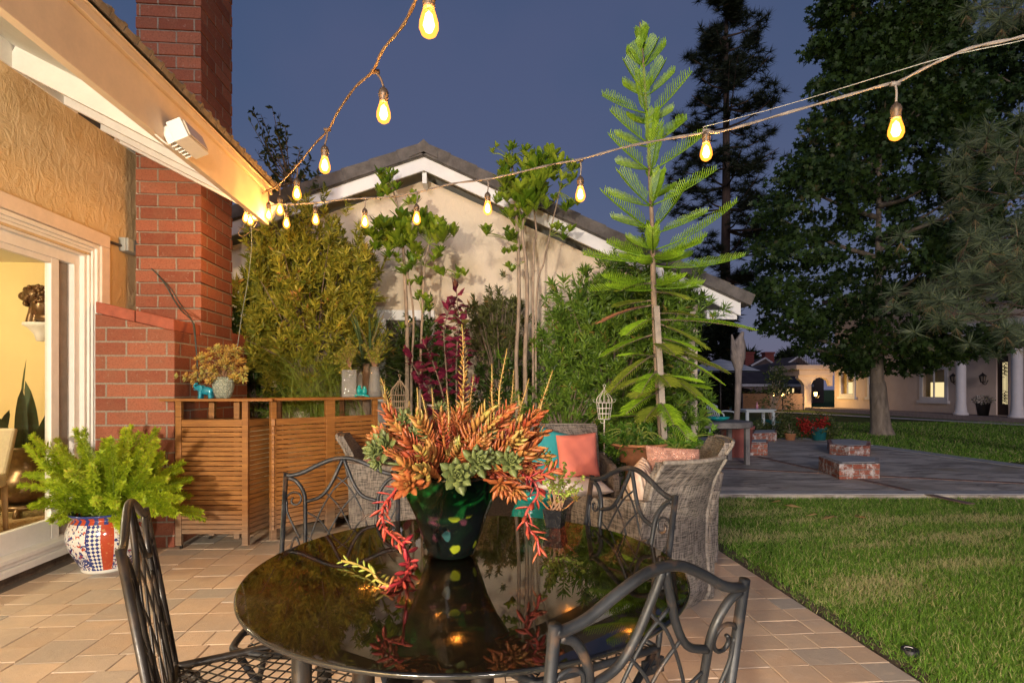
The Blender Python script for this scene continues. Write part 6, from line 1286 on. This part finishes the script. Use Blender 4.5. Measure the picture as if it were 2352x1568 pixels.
# ================================================================== FAR BEIGE BUILDING, RIGHT
def m_wash(name, c1, c2): return m_stucco(name, c1, c2, .25)
M_BEI = m_wash('beige_render', (.50, .39, .33), (.56, .45, .38)); M_TRW = plain('pale_stone_trim', (.50, .48, .50), .6, .06, 6, .1)
P1 = cw(18.8, 31.6); P3 = cw(20.2, 18.2); wu = (P3 - P1).normalized(); wn = Vector((wu.y, -wu.x, 0)); 
if wn.dot(FW * -1 + RT * -1) < 0: wn = -wn
def onw(px, py, off=0):
    r = ray(px, py); p0 = P1 + wn * off; k_ = (p0 - EYE).dot(wn) / r.dot(wn); return EYE + r * k_
def su(p): return (p - P1).dot(wu)
MW = Matrix((wu, wn, UP)).transposed().to_4x4(); MW.translation = P1
bei = thing('beige_villa', 'beige rendered two-storey villa with white columns and lit windows beyond the lawn', 'house', P1)
rects = [(1933, 852, 1960, 916), (2120, 857, 2171, 918)]; Lw = (P3 - P1).length + 4
ww = [(su(onw(a, b)), su(onw(c, b)), onw(a, d).z, onw(a, b).z) for a, b, c, d in rects]; ww[0] = (ww[0][0], ww[0][1], .95, 2.15); ww[1] = (ww[1][0], ww[1][1], .85, 2.1); 
w3 = (su(onw(1998, 880)), su(onw(2016, 880)), .95, 2.15); ww.insert(1, w3)
dd = (su(onw(2288, 880)), su(onw(2316, 880)), .16, 2.55); mb = MB()
def wb_(a, b, c, d, y0=-.25, y1=0): box(mb, a, b, y0, y1, c, d, MW)
xs = 0
for a, b, c, d in ww + [dd]: wb_(xs, a, 0, 6.2); wb_(a, b, 0, c); wb_(a, b, d, 6.2); xs = b
wb_(xs, Lw, 0, 6.2); wb_(0, .25, 0, 6.2, -7, -.251); obj('wall', mb, M_BEI, bei, world=True)
mb = MB(); box(mb, -.4, Lw, -7.2, .5, 6.2, 6.4, MW); obj('roof', mb, plain('far_roof_tile', (.08, .05, .045), .8), bei, world=True)
M_LIT = emis('lit_curtained_room', (1, .80, .42), 1.15); M_SHD = plain('drawn_shade', (.20, .14, .06), .8)
for i, (a, b, c, d) in enumerate(ww):
    mb = MB(); e = .16
    box(mb, a - e, a, -.02, .05, c - e, d + e, MW); box(mb, b, b + e, -.02, .05, c - e, d + e, MW); box(mb, a, b, -.02, .05, d, d + e, MW); box(mb, a - e - .08, b + e + .08, -.02, .12, c - e - .14, c - e, MW); box(mb, a, b, -.02, .05, c - e, c, MW)
    box(mb, (a + b) / 2 - .03, (a + b) / 2 + .03, -.04, .02, c, d, MW); f = obj('window_frame', mb, M_TRW, bei, bevel=.01, world=True)
    mb = MB(); box(mb, a, b, -.07, -.06, c, d, MW); o = obj('pane', mb, glassy('far_pane', (.92, .92, .9), 1.4), f, world=False); o.data.transform(Matrix.Translation(-Vector(P1)))
    mb = MB(); box(mb, a, b, -.22, -.20, c, (c + d) / 2 + .05, MW); obj('lit_room', mb, M_LIT if i != 1 else M_SHD, bei, world=True)
    mb = MB(); box(mb, a, b, -.19, -.17, (c + d) / 2 + .05, d, MW)
    for s, xx in ((1, a), (-1, b)): box(mb, min(xx, xx + s * .22), max(xx, xx + s * .22), -.19, -.16, c, d, MW)
    obj('curtain', mb, plain('ochre_curtain', (.42, .30, .12), .8), bei, world=True)
mb = MB(); a, b, c, d = dd; box(mb, a, b, -.12, -.06, c, d, MW); dr = obj('front_door', mb, plain('dark_door', (.03, .015, .01), .4), bei, world=True)
mb = MB(); m0, m1 = a + (b - a) * .45, b - .06; box(mb, m0, m1, -.058, -.052, c + .45, d - .25, MW); box(mb, a, b, -.09, -.055, d + .001, d + .25, MW); o = obj('lit_glass', mb, M_LIT, dr); o.data.transform(Matrix.Translation(-Vector(P1)))
mb = MB()
for i in range(5): x = m0 + (m1 - m0) * i / 4; tube(mb, [MW @ Vector((x, -.04, c + .45)), MW @ Vector((x, -.04, d - .25))], .012, 5)
for i in range(7):
    for s in (0, 1): zz = (c + .55 + i * .06) if s else (d - .35 - i * .07); x = m0 + (m1 - m0) * (.25 + .5 * (i % 2)); tube(mb, [MW @ Vector((x + math.cos(t) * .10, -.04, zz + math.sin(t) * .09)) for t in np.linspace(0, 5, 10)], .012, 5)
o = obj('door_grille', mb, M_IROND, dr); o.data.transform(Matrix.Translation(-Vector(P1)))
mb = MB(); box(mb, -.2, Lw, .0, 1.7, -.03, .15, MW); obj('plinth', mb, plain('plinth_stone', (.22, .17, .16), .8), bei, world=True)
for px in (2207, 2336):
    p = onw(px, 900, 1.3); p.z = .15; mb = MB(); lathe(mb, [(.26, 0), (.26, .08), (.21, .12), (.20, .25), (.175, .5), (.17, 2.9), (.20, 3.0), (.27, 3.1), (.27, 3.2)], 20, p); obj('column', mb, M_TRW, bei, True, world=True)
mb = MB(); a = su(onw(2195, 880, 1.3)); box(mb, a, Lw, .9, 1.7, 3.35, 3.8, MW); obj('portico_beam', mb, M_TRW, bei, world=True)
# balcony and porch at the far left corner of the villa
Pp = P1 - wu * .0; q0, q1 = cw(16.75, 31.5), cw(18.75, 31.5); Mp = Matrix((RT, FW, UP)).transposed().to_4x4(); Mp.translation = q0
mb = MB(); box(mb, -.25, 2.05, -.05, 3.2, 2.35, 2.62, Mp); box(mb, 0, 2.0, .1, 3, 2.0, 2.349, Mp); obj('balcony_slab', mb, M_BEI, bei, bevel=.02, world=True)
mb = MB(); n_ = 16; arcp = [(0, 2.0), (0, 1.75)] + [(.35 + 0, 1.75)]
prism(mb, [(.35, .0), (.75, .0), (.75, 1.45), (.85, 1.68), (1.05, 1.85), (1.3, 1.92), (1.6, 1.85), (1.8, 1.68), (1.9, 1.4), (2.0, 1.4), (2.0, 1.999), (0, 1.999), (0, 1.85), (.2, 1.68), (.35, 1.45)], 0, .35, Mp @ Matrix(((1, 0, 0, 0), (0, 0, 1, .2), (0, 1, 0, 0), (0, 0, 0, 1)))); obj('porch_arch', mb, M_BEI, bei, world=True)
mb = MB()
for i in range(24): x = -.2 + i * .095; tube(mb, [Mp @ Vector((x, 0, 2.63)), Mp @ Vector((x, 0, 3.5))], .014, 5)
tube(mb, [Mp @ Vector((-.2, 0, 3.5)), Mp @ Vector((2.0, 0, 3.5))], .03, 6); tube(mb, [Mp @ Vector((-.2, 0, 2.7)), Mp @ Vector((2.0, 0, 2.7))], .02, 6); obj('balcony_railing', mb, M_IROND, bei, world=True)
mb = MB(); box(mb, -3.2, .34, .3, .5, 0, .95, Mp); solo('low_wall', mb, plain('low_wall_render', (.22, .14, .12), .85), 'low dark rendered wall running left from the villa porch', 'wall', cw(15, 31.8))
# lanterns: three unlit sconces, three lit lamps
def lantern(name, label, p, lit, group, s=1.0, post=0):
    t_ = thing(name, label, 'lantern', p, group=group); mb = MB()
    for i in range(6): an = i * math.pi / 3; tube(mb, [(math.cos(an) * .065 * s, math.sin(an) * .065 * s, -.11 * s), (math.cos(an) * .10 * s, math.sin(an) * .10 * s, .10 * s)], .010 * s, 5)
    lathe(mb, [(.0, .20), (.03, .17), (.06, .15), (.13, .10), (.12, .09)][::-1], 6, (0, 0, 0)) if 0 else lathe(mb, [(.13 * s, .10 * s), (.07 * s, .16 * s), (.02 * s, .20 * s), (0, .25 * s)], 6); lathe(mb, [(0, -.19 * s), (.02 * s, -.15 * s), (.075 * s, -.12 * s), (.07 * s, -.10 * s)], 6)
    if post: tube(mb, [(0, 0, -.15 * s), (0, 0, -post)], .03, 6)
    else: tube(mb, spl([Vector((0, 0, -.15 * s)), -wn * .12 * s + Vector((0, 0, -.2 * s)), -wn * .22 * s + Vector((0, 0, -.05))], 5), .016, 6)
    obj('cage', mb, M_IROND, t_); mb = MB(); lathe(mb, [(.055 * s, -.10 * s), (.09 * s, .095 * s)], 6); obj('glass', mb, emis('lit_lantern_glass', (1, .62, .16), 14) if lit else plain('dusty_lantern_glass', (.16, .13, .11), .3), t_)
    if lit: l = point('lantern_light', (0, 0, 0), lit, (1, .62, .2), .09); l.parent = t_; l.location = -wn * 0 + Vector((0, -.22, .0))
for px, py, lab in ((1953, 866, 'dark wall lantern between the left windows of the beige villa'), (2189, 870, 'dark wall lantern just left of the white column nearest the large window'), (2257, 870, 'dark wall lantern above the pot of pale flowers')):
    lantern('wall_lantern', lab, onw(px, py, .25), 0, 'unlit lanterns on the beige villa', 1.15)
lantern('porch_lamp', 'lit amber lamp on the porch pillar of the beige villa', at(1873, 905, 31.2), 110, 'lit amber lamps in the background', 1.1)
lantern('post_lamp', 'lit amber post lamp left of its twin, behind the spindly potted plant', at(1776, 905, 30.6), 12, 'lit amber lamps in the background', .9, .85)
lantern('post_lamp', 'lit amber post lamp right of its twin, behind the spindly potted plant', at(1798, 906, 30.0), 12, 'lit amber lamps in the background', .9, .85)
# pot of pale flowers
p = onw(2258, 900, .9); p.z = .15; mb = MB(); lathe(mb, [(.17, 0), (.24, .5), (.27, .52), (.26, .55), (0, .5)], 24); solo('flower_pot', mb, plain('black_pot', (.02, .018, .018), .5), 'black tapered pot beside the front door of the beige villa', 'plant pot', smooth=True).location = p
lm = MB(); pos = np.array(tuple(p)) + np.array([0, 0, .62]) + rdir(900) * rng.random((900, 1)) ** .5 * np.array([.38, .38, .2]); scatter(lm, *leafT(.4), pos, rdir(900), rdir(900), .07, rng.random(900)); solo('pale_flowers', lm, leafm('pale_petals', (.42, .34, .28), (.6, .55, .5), (.05, .08, .03), .2), 'cluster of cream flowers in the black pot by the villa door', 'flowers', p + Vector((0, 0, .5)))
# villa with dark hipped roof
YH = 46; hv = thing('hip_roofed_house', 'low house with a dark hipped tile roof and arcade far across the lawn', 'house', cw(19, YH))
def ph(px, py, Y=YH): return at(px, py, Y)
M_DRF = plain('dark_roof_tile', (.055, .038, .038), .85, .3, 1.2, .4)
e0, e1, r0, r1 = ph(1600, 880), ph(1850, 884), ph(1778, 832, YH + 5), ph(1835, 832, YH + 5); b0_, b1_ = ph(1600, 880) + FW * 12, ph(1900, 884) + FW * 12
mb = MB(); mb.add([e0, ph(1738, 880), r0, b0_, ph(1870, 884), r1, b1_], [(0, 1, 2, 3), (1, 4, 5, 2), (4, 6, 5), (3, 2, 5, 6), (0, 3, 6, 4, 1)]); obj('roof', mb, M_DRF, hv, world=True)
mb = MB(); beam(mb, ph(1660, 884), ph(1868, 885), .2, .22); obj('gutter', mb, M_TRW, hv, world=True)
mb = MB()
for px, w in ((1665, 8), (1738, 8), (1862, 10)): q = ph(px, 886); box(mb, q.x - w * .018, q.x + w * .018, q.y, q.y + .5, 0, q.z)
for pa, pb2 in ((1673, 1735), (1742, 1855)):
    a, b = ph(pa, 884), ph(pb2, 884); n_ = 10; 
    for i in range(n_):
        t0, t1 = i / n_, (i + 1) / n_; zz = a.z - .25 - .55 * (abs(2 * (t0 + t1) / 2 - 1) ** 4); x0, x1 = a.x + (b.x - a.x) * t0, a.x + (b.x - a.x) * t1; y_ = a.y + (b.y - a.y) * t0; box(mb, x0, x1, y_ + .1, y_ + .4, zz, a.z - .02)
obj('arcade', mb, m_wash('mauve_render', (.22, .16, .16), (.26, .19, .18)), hv, world=True)
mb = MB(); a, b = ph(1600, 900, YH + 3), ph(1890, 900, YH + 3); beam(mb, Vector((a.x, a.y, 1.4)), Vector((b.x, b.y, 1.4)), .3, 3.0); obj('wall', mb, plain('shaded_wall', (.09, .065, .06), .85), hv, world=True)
for px, py, w, h in ((1810, 896, 8, 14), (1822, 893, 4, 18), (1677, 900, 4, 10), (1697, 900, 3, 9), (1790, 900, 3, 10)):
    q = ph(px, py, YH + 2.8); s = YH / F_PX; mb = MB(); box(mb, q.x - w * s / 2, q.x + w * s / 2, q.y, q.y + .03, q.z - h * s / 2, q.z + h * s / 2); obj('lit_window', mb, emis('far_lit_window', (1, .72, .32), 1.0), hv, world=True)
for px in (1722, 1768):
    q = ph(px, 835, YH + 14); mb = MB(); box(mb, q.x - .5, q.x + .5, q.y, q.y + .8, 2, q.z + 1.1); box(mb, q.x - .58, q.x + .58, q.y - .08, q.y + .88, q.z + 1.1, q.z + 1.3); solo('far_chimney', mb, plain('far_chimney_brick', (.14, .035, .03), .9), 'red brick chimney on the %s of the far rooftops' % ('left' if px == 1722 else 'right'), 'chimney', q, group='chimneys on the far rooftops')
for px0, px1, pk_ in ((1725, 1780, 822), (1800, 1860, 818)):
    a, b, c = ph(px0, 840, YH + 13), ph(px1, 838, YH + 13), ph((px0 + px1) / 2 + 5, pk_, YH + 13); mb = MB(); mb.add([a, b, c, a + FW * 5, b + FW * 5, c + FW * 5, a - UP * 4, b - UP * 4], [(0, 1, 2), (0, 2, 5, 3), (1, 4, 5, 2), (0, 6, 7, 1), (3, 5, 4)]); hs = thing('distant_house', 'pale-edged gabled roof behind the dark hipped roof, %s one' % ('left' if px0 == 1725 else 'right'), 'house', a, group='distant gabled houses'); obj('gable', mb, M_DRF, hs, world=True)
    mb = MB(); tube(mb, [a - FW * .06, c - FW * .06, b - FW * .06], .10, 4); obj('barge_board', mb, M_TRW, hs, world=True)
for px, py, h_, kind_ in ((1718, 826, 1.0, 'palm'), (1815, 824, .9, 'pine'), (1795, 828, .5, 'palm')):
    q = ph(px, py, YH + 18); lm = MB(); tuft(lm, [tuple(q + Vector((random.gauss(0, .3), 0, random.gauss(0, .3)))) for _ in range(14)], 1.3 * h_ + .4, 30, .12, .1); t_ = thing('distant_tree', {'palm': 'small dark %s on the far skyline' % ('palm by the left chimney' if px == 1718 else 'palm between the rooftops'), 'pine': 'small pointed dark conifer on the far skyline'}[kind_], 'tree', (q.x, q.y, 0), group='small trees on the far skyline'); obj('crown', lm, M_PIN, t_, world=True); mb = MB(); tube(mb, [(q.x, q.y, 0), q], .15, 5); obj('trunk', mb, M_PBK, t_, world=True)

# ================================================================== THINGS ON AND ROUND THE BACK PATIO
M_OLDB = bricks('salvaged_brick', .05, (.24, .07, .045), (.33, .12, .08), (.24, .22, .20), .21, .078, .014, dirt=.9)
def block(label, pts, h, cap=True):
    """a low brick plinth; pts = footprint"""
    c = sum((Vector(p) for p in pts), Vector()) / len(pts); t_ = thing('brick_plinth', label, 'brick plinth', (c.x, c.y, .012), group='low brick plinths on the concrete patio')
    mb = MB(); prism(mb, [(p.x, p.y) for p in pts], .014, h, None); obj('bricks', mb, M_OLDB, t_, bevel=.008, world=True)
    mb = MB(); prism(mb, [(c.x + (p.x - c.x) * .82, c.y + (p.y - c.y) * .82) for p in pts], h + .001, h + .008); obj('mortar_cap', mb, M_PALE, t_, world=True)
g = gp
block('front low brick plinth nearest the lawn edge, with whitewashed bricks', [g(1928, 1103, 0), g(2021, 1101, 0), g(2021, 1085, 0), g(1965, 1078, 0), g(1880, 1080, 0)], .22)
block('rounded low brick plinth in the middle of the concrete patio', [g(1905, 1044), g(1950, 1051), g(1998, 1049), g(2000, 1036), g(1950, 1030), g(1900, 1031)], .20)
block('low brick plinth just right of the large red pot', [g(1722, 1047), g(1763, 1047), g(1764, 1038), g(1722, 1038)], .24)
block('farthest low brick plinth in front of the teal pots', [g(1726, 1016), g(1784, 1013), g(1785, 1004), g(1730, 1006)], .20)
# weathered round table
M_WTH = plain('weathered_grey_wood', (.16, .15, .145), .7, .3, 6, .4)
pt = cw((1638 - CX) / F_PX * 8.95, 8.95); rt_ = thing('weathered_round_table', 'weathered grey round table in the shade beyond the woven armchairs', 'table', pt)
mb = MB(); lathe(mb, [(0, .60), (.56, .60), (.60, .61), (.605, .66), (.59, .695), (.55, .70), (0, .70)], 40); obj('tabletop', mb, M_WTH, rt_, bevel=.004)
for X, Y in ((.42, -.3), (-.42, -.3), (.42, .3), (-.42, .3)): mb = MB(); box(mb, X - .035, X + .035, Y - .035, Y + .035, 0, .60); obj('leg', mb, M_WTH, rt_, bevel=.004)
mb = MB(); lathe(mb, [(0, 0), (.06, 0), (.13, .035), (.15, .07), (.14, .07), (.05, .015), (0, .015)], 32, sx=1.25); d_ = solo('turquoise_dish', mb, M_TURQ, 'shallow turquoise dish on the weathered round table', 'dish', smooth=True); d_.location = pt + Vector((.02, -.15, .70))
pr = cw((1692 - CX) / F_PX * 9.75, 9.75); mb = MB(); lathe(mb, [(0, 0), (.20, 0), (.22, .02), (.275, .50), (.30, .505), (.305, .56), (.285, .565), (.27, .5), (0, .48)], 40); solo('large_red_pot', mb, plain('faded_red_plastic', (.30, .10, .085), .6, .12, 5), 'large faded red pot behind the weathered round table', 'plant pot', smooth=True).location = pr
tk = thing('dead_palm_stump', 'bare grey palm stem with split top standing in the large red pot', 'tree', pr + Vector((0, 0, .48))); mb = MB()
A_ = [at(1690, 985, 9.75), at(1694, 930, 9.75), at(1696, 860, 9.75), at(1695, 815, 9.75), at(1700, 780, 9.75), at(1706, 762, 9.75)]; tube(mb, spl(A_, 6), [.055, .05, .055, .06, .13, .12, .05, .03], 10); tube(mb, spl([at(1692, 830, 9.72), at(1686, 800, 9.7), at(1681, 768, 9.68)], 5), [.05, .06, .012], 7)
obj('trunk', mb, bark('pale_fibrous_bark', (.30, .25, .22), 12, .9), tk, True, world=True); lm = MB()
for i in range(26): blade(lm, at(1690 + random.uniform(-5, 5), 982, 9.7), (random.uniform(-1.4, 1), random.uniform(-.4, .4), .5), random.uniform(.2, .45), .012, (0, 0, -1.6), random.random() * .8, 6)
obj('dead_leaves', lm, leafm('straw_leaf', (.16, .12, .08), (.34, .27, .19), None, .1), tk, world=True)
# white plastic table and chair, bottle
M_PLA = plain('pale_plastic', (.46, .52, .54), .5, .06, 4, .02)
pw = cw((1735 - CX) / F_PX * 14.6, 14.6); wt_ = thing('plastic_table', 'pale plastic patio table beyond the palm stump', 'table', pw)
mb = MB(); box(mb, -.42, .42, -.3, .3, .65, .68); box(mb, -.38, .38, -.27, .27, .60, .65); obj('tabletop', mb, M_PLA, wt_, bevel=.008)
for x in (-.36, .36):
    for y in (-.25, .25): mb = MB(); box(mb, x - .035, x + .035, y - .03, y + .03, 0, .60); obj('leg', mb, M_PLA, wt_, bevel=.005)
mb = MB(); lathe(mb, [(0, 0), (.03, 0), (.033, .09), (.014, .13), (.012, .18), (0, .19)], 14); solo('pink_bottle', mb, plain('pink_plastic', (.45, .20, .26), .3), 'small pink bottle standing on the pale plastic patio table', 'bottle', smooth=True).location = pw + Vector((.05, 0, .681))
pch = cw((1660 - CX) / F_PX * 13.6, 13.6); wc = thing('plastic_chair', 'pale slat-backed plastic chair behind the weathered round table', 'chair', pch, R_(30))
mb = MB(); box(mb, -.24, .24, -.22, .24, .40, .44); obj('seat', mb, M_PLA, wc, bevel=.01); mb = MB()
for i in range(6): x = -.2 + i * .08; tube(mb, spl([(x, .22, .44), (x * 1.05, .27, .62), (x * .9, .31, .80)], 4), .016, 6)
tube(mb, spl([(-.22, .31, .76), (0, .33, .84), (.22, .31, .76)], 5), .022, 8); obj('backrest', mb, M_PLA, wc, True); mb = MB()
for s in (-1, 1): tube(mb, spl([(s * .24, -.2, .44), (s * .26, -.18, .62), (s * .26, .1, .66), (s * .23, .27, .62)], 5), .02, 8)
obj('armrest', mb, M_PLA, wc, True)
for x in (-.2, .2):
    for y in (-.18, .2): mb = MB(); tube(mb, [(x, y, .41), (x * 1.15, y * 1.15, 0)], [.025, .018], 8); obj('leg', mb, M_PLA, wc, True)
# parasol
pu_ = cw((1655 - CX) / F_PX * 12.2, 12.2); um = thing('grey_parasol', 'open blue-grey parasol beyond the eave of the gabled house', 'parasol', pu_)
mb = MB(); n_ = 8; R_u = .86; zt, ze = at(0, 824, 12.2).z, at(0, 853, 12.2).z; V = [(0, 0, zt)] + [(math.cos(i * math.pi / 4) * R_u * .55, math.sin(i * math.pi / 4) * R_u * .55, zt - .13) for i in range(8)] + [(math.cos(i * math.pi / 4) * R_u, math.sin(i * math.pi / 4) * R_u, ze) for i in range(8)]
F_ = [(0, 1 + i, 1 + (i + 1) % 8) for i in range(8)] + [(1 + i, 9 + i, 9 + (i + 1) % 8, 1 + (i + 1) % 8) for i in range(8)]; mb.add(V, F_); k = NT('striped_parasol_cloth'); wv = k.n('TexWave'); wv.bands_direction = 'Z'; wv.inputs['Scale'].default_value = 9; k.l(k.co(), wv.inputs['Vector']); k.base(k.mixc(k.ramp(wv.outputs['Fac'], .4, .6), (.20, .22, .27), (.34, .36, .42))); k.rough(.8); obj('canopy', mb, k.m, um)
mb = MB(); tube(mb, [(0, 0, 0), (0, 0, zt + .05)], .022, 8); obj('pole', mb, M_IROND, um, True); mb = MB(); lathe(mb, [(.25, 0), (.25, .05), (.05, .09), (0, .09)], 20); obj('base', mb, M_IROND, um, True)
# potted plants along the far edge
M_TEAL = plain('teal_pot_glaze', (.015, .13, .15), .45, .15, 6); M_DGR = leafm('dim_green_leaf', (.03, .05, .012), (.09, .12, .03), (.16, .14, .06), .25)
def potted(plabel, px, py, wpx, hpx, m, flabel, cl, n, size, ml, name='potted_plant'):
    b = g(px, py); Y = (b - EYE).dot(FW); s = Y / F_PX; r = wpx * s / 2; h = hpx * s; mb = MB(); lathe(mb, [(0, 0), (r * .72, 0), (r * .95, h * .88), (r * 1.04, h * .9), (r * 1.04, h), (r * .93, h), (r * .9, h * .85), (0, h * .82)], 28); solo('garden_pot', mb, m, plabel, 'plant pot', smooth=True).location = b
    if not flabel: return b
    t_ = thing(name, flabel, 'plant', b + Vector((0, 0, h * .83))); lm, sm = MB(), MB(); top = b + Vector((0, 0, h * .82))
    for (x, y, sp) in cl:
        e = at(x, y, Y + random.uniform(-.2, .2)); tube(sm, spl([top, top.lerp(e, .6) + Vector((0, 0, .03)), e], 4), [.012, .005], 5); pos = np.array(tuple(e)) + rng.normal(0, sp * s, (n, 3)); scatter(lm, *leafT(.16), pos, rdir(n, -.4, 1), rdir(n), size * rng.uniform(.6, 1.2, n))
    obj('stems', sm, M_BKP, t_, world=True); obj('leaves', lm, ml, t_, world=True); return b
potted('teal pot on the left holding the tall spindly plant', 1770, 995, 22, 32, M_TEAL, 'tall spindly plant with airy top in the left teal pot', [(1775, 870, 8), (1790, 850, 9), (1782, 885, 9), (1800, 880, 8), (1768, 900, 7), (1805, 900, 8), (1788, 905, 9), (1760, 930, 8), (1812, 930, 9), (1795, 860, 8), (1780, 860, 8)], 75, .12, M_DGR)
potted('small teal pot beside the spindly plant', 1790, 996, 20, 28, M_TEAL, None, [], 0, 0, None)
potted('small terracotta pot with a bushy green plant', 1815, 1011, 26, 16, M_TC, 'bushy dim green plant in the small terracotta pot', [(1800, 985, 8), (1820, 975, 9), (1832, 985, 8), (1810, 965, 8), (1840, 995, 7), (1795, 965, 8)], 150, .09, M_DGR)
bq = potted('wide teal pot below the red flowers', 1881, 1012, 36, 32, M_TEAL, 'dim green bush in the wide teal pot with red flowers', [(1865, 968, 10), (1885, 965, 9), (1905, 972, 8), (1915, 990, 7), (1870, 980, 8), (1900, 985, 8), (1908, 1000, 6)], 130, .09, M_DGR, 'flowering_plant')
lm = MB(); Yq = (bq - EYE).dot(FW); pos = np.vstack([np.array(tuple(at(x, y, Yq - .25))) + rng.normal(0, 6 * Yq / F_PX, (90, 3)) for x, y in ((1845, 970), (1855, 978), (1850, 985), (1880, 975), (1892, 968))]); scatter(lm, *leafT(.35), pos, rdir(len(pos)), rdir(len(pos)), .06); solo('red_flowers', lm, leafm('red_petals', (.22, .01, .01), (.36, .03, .02), None, .3), 'heads of dark red flowers above the wide teal pot', 'flowers', bq + Vector((0, 0, .4)))
potted('dark pot with a rounded shrub in front of the far arcade', 1730, 940, 14, 10, M_IROND, 'rounded dark shrub in front of the far arcade', [(1722, 915, 7), (1730, 908, 7), (1740, 915, 7), (1730, 922, 7)], 160, .22, M_DGR)
lm = MB(); pos = np.array(tuple(g(1760, 1000))) + rng.normal(0, 1, (5000, 3)) * np.array([.75, .4, .10]) + np.array([0, 0, .12]); scatter(lm, *leafT(.16), pos, rdir(5000), rdir(5000), .09); solo('ground_plants', lm, M_DGR, 'tangle of low dim plants round the teal pots', 'ground cover', g(1760, 1000), kind='stuff')
# lawn bits: valve cap and fallen leaves
ps_ = gp(2090, 1500, -.02); sc_ = thing('sprinkler_cap', 'round black sprinkler cap with a pale ring sunk in the lawn edge', 'sprinkler', ps_); mb = MB(); lathe(mb, [(.036, -.03), (.036, .022), (.030, .026), (.028, .02), (.0, .02)], 28); obj('cap', mb, plain('black_rubber', (.012, .012, .014), .5), sc_, True); mb = MB(); tube(mb, [(math.cos(a) * .022, math.sin(a) * .022, .0215) for a in np.linspace(.3, 5, 22)], .0013, 5); obj('ring_mark', mb, M_WHITE, sc_)
M_DRY = leafm('fallen_leaf', (.30, .17, .06), (.50, .34, .16), None, .2); i = 0
for cx_, cy_, lab in ((380, 340, 'curled tan fallen leaf farthest back on the lawn'), (395, 370, 'long tan fallen leaf beside the curled one on the lawn'), (625, 430, 'narrow tan fallen leaf left of the largest fallen leaf'), (745, 445, 'largest tan fallen leaf on the lawn'), (880, 448, 'small tan fallen leaf right of the largest fallen leaf')):
    p = gp(1665 + .341 * cx_, 1033.6 + .341 * cy_, .012); lm = MB(); scatter(lm, *leafT(.24, .25, .15), [tuple(p)], [(math.cos(cx_), math.sin(cx_) * .3, .12)], (0, .3, 1), np.array([.12 + .05 * (i % 2)])); scatter(lm, *leafT(.2, .3, .1), [tuple(p)], [(math.cos(cx_ + .8), math.sin(cx_), .2)], (0, .3, 1), np.array([.08])); solo('fallen_leaf', lm, M_DRY, lab, 'leaf', p, group='fallen leaves on the lawn'); i += 1
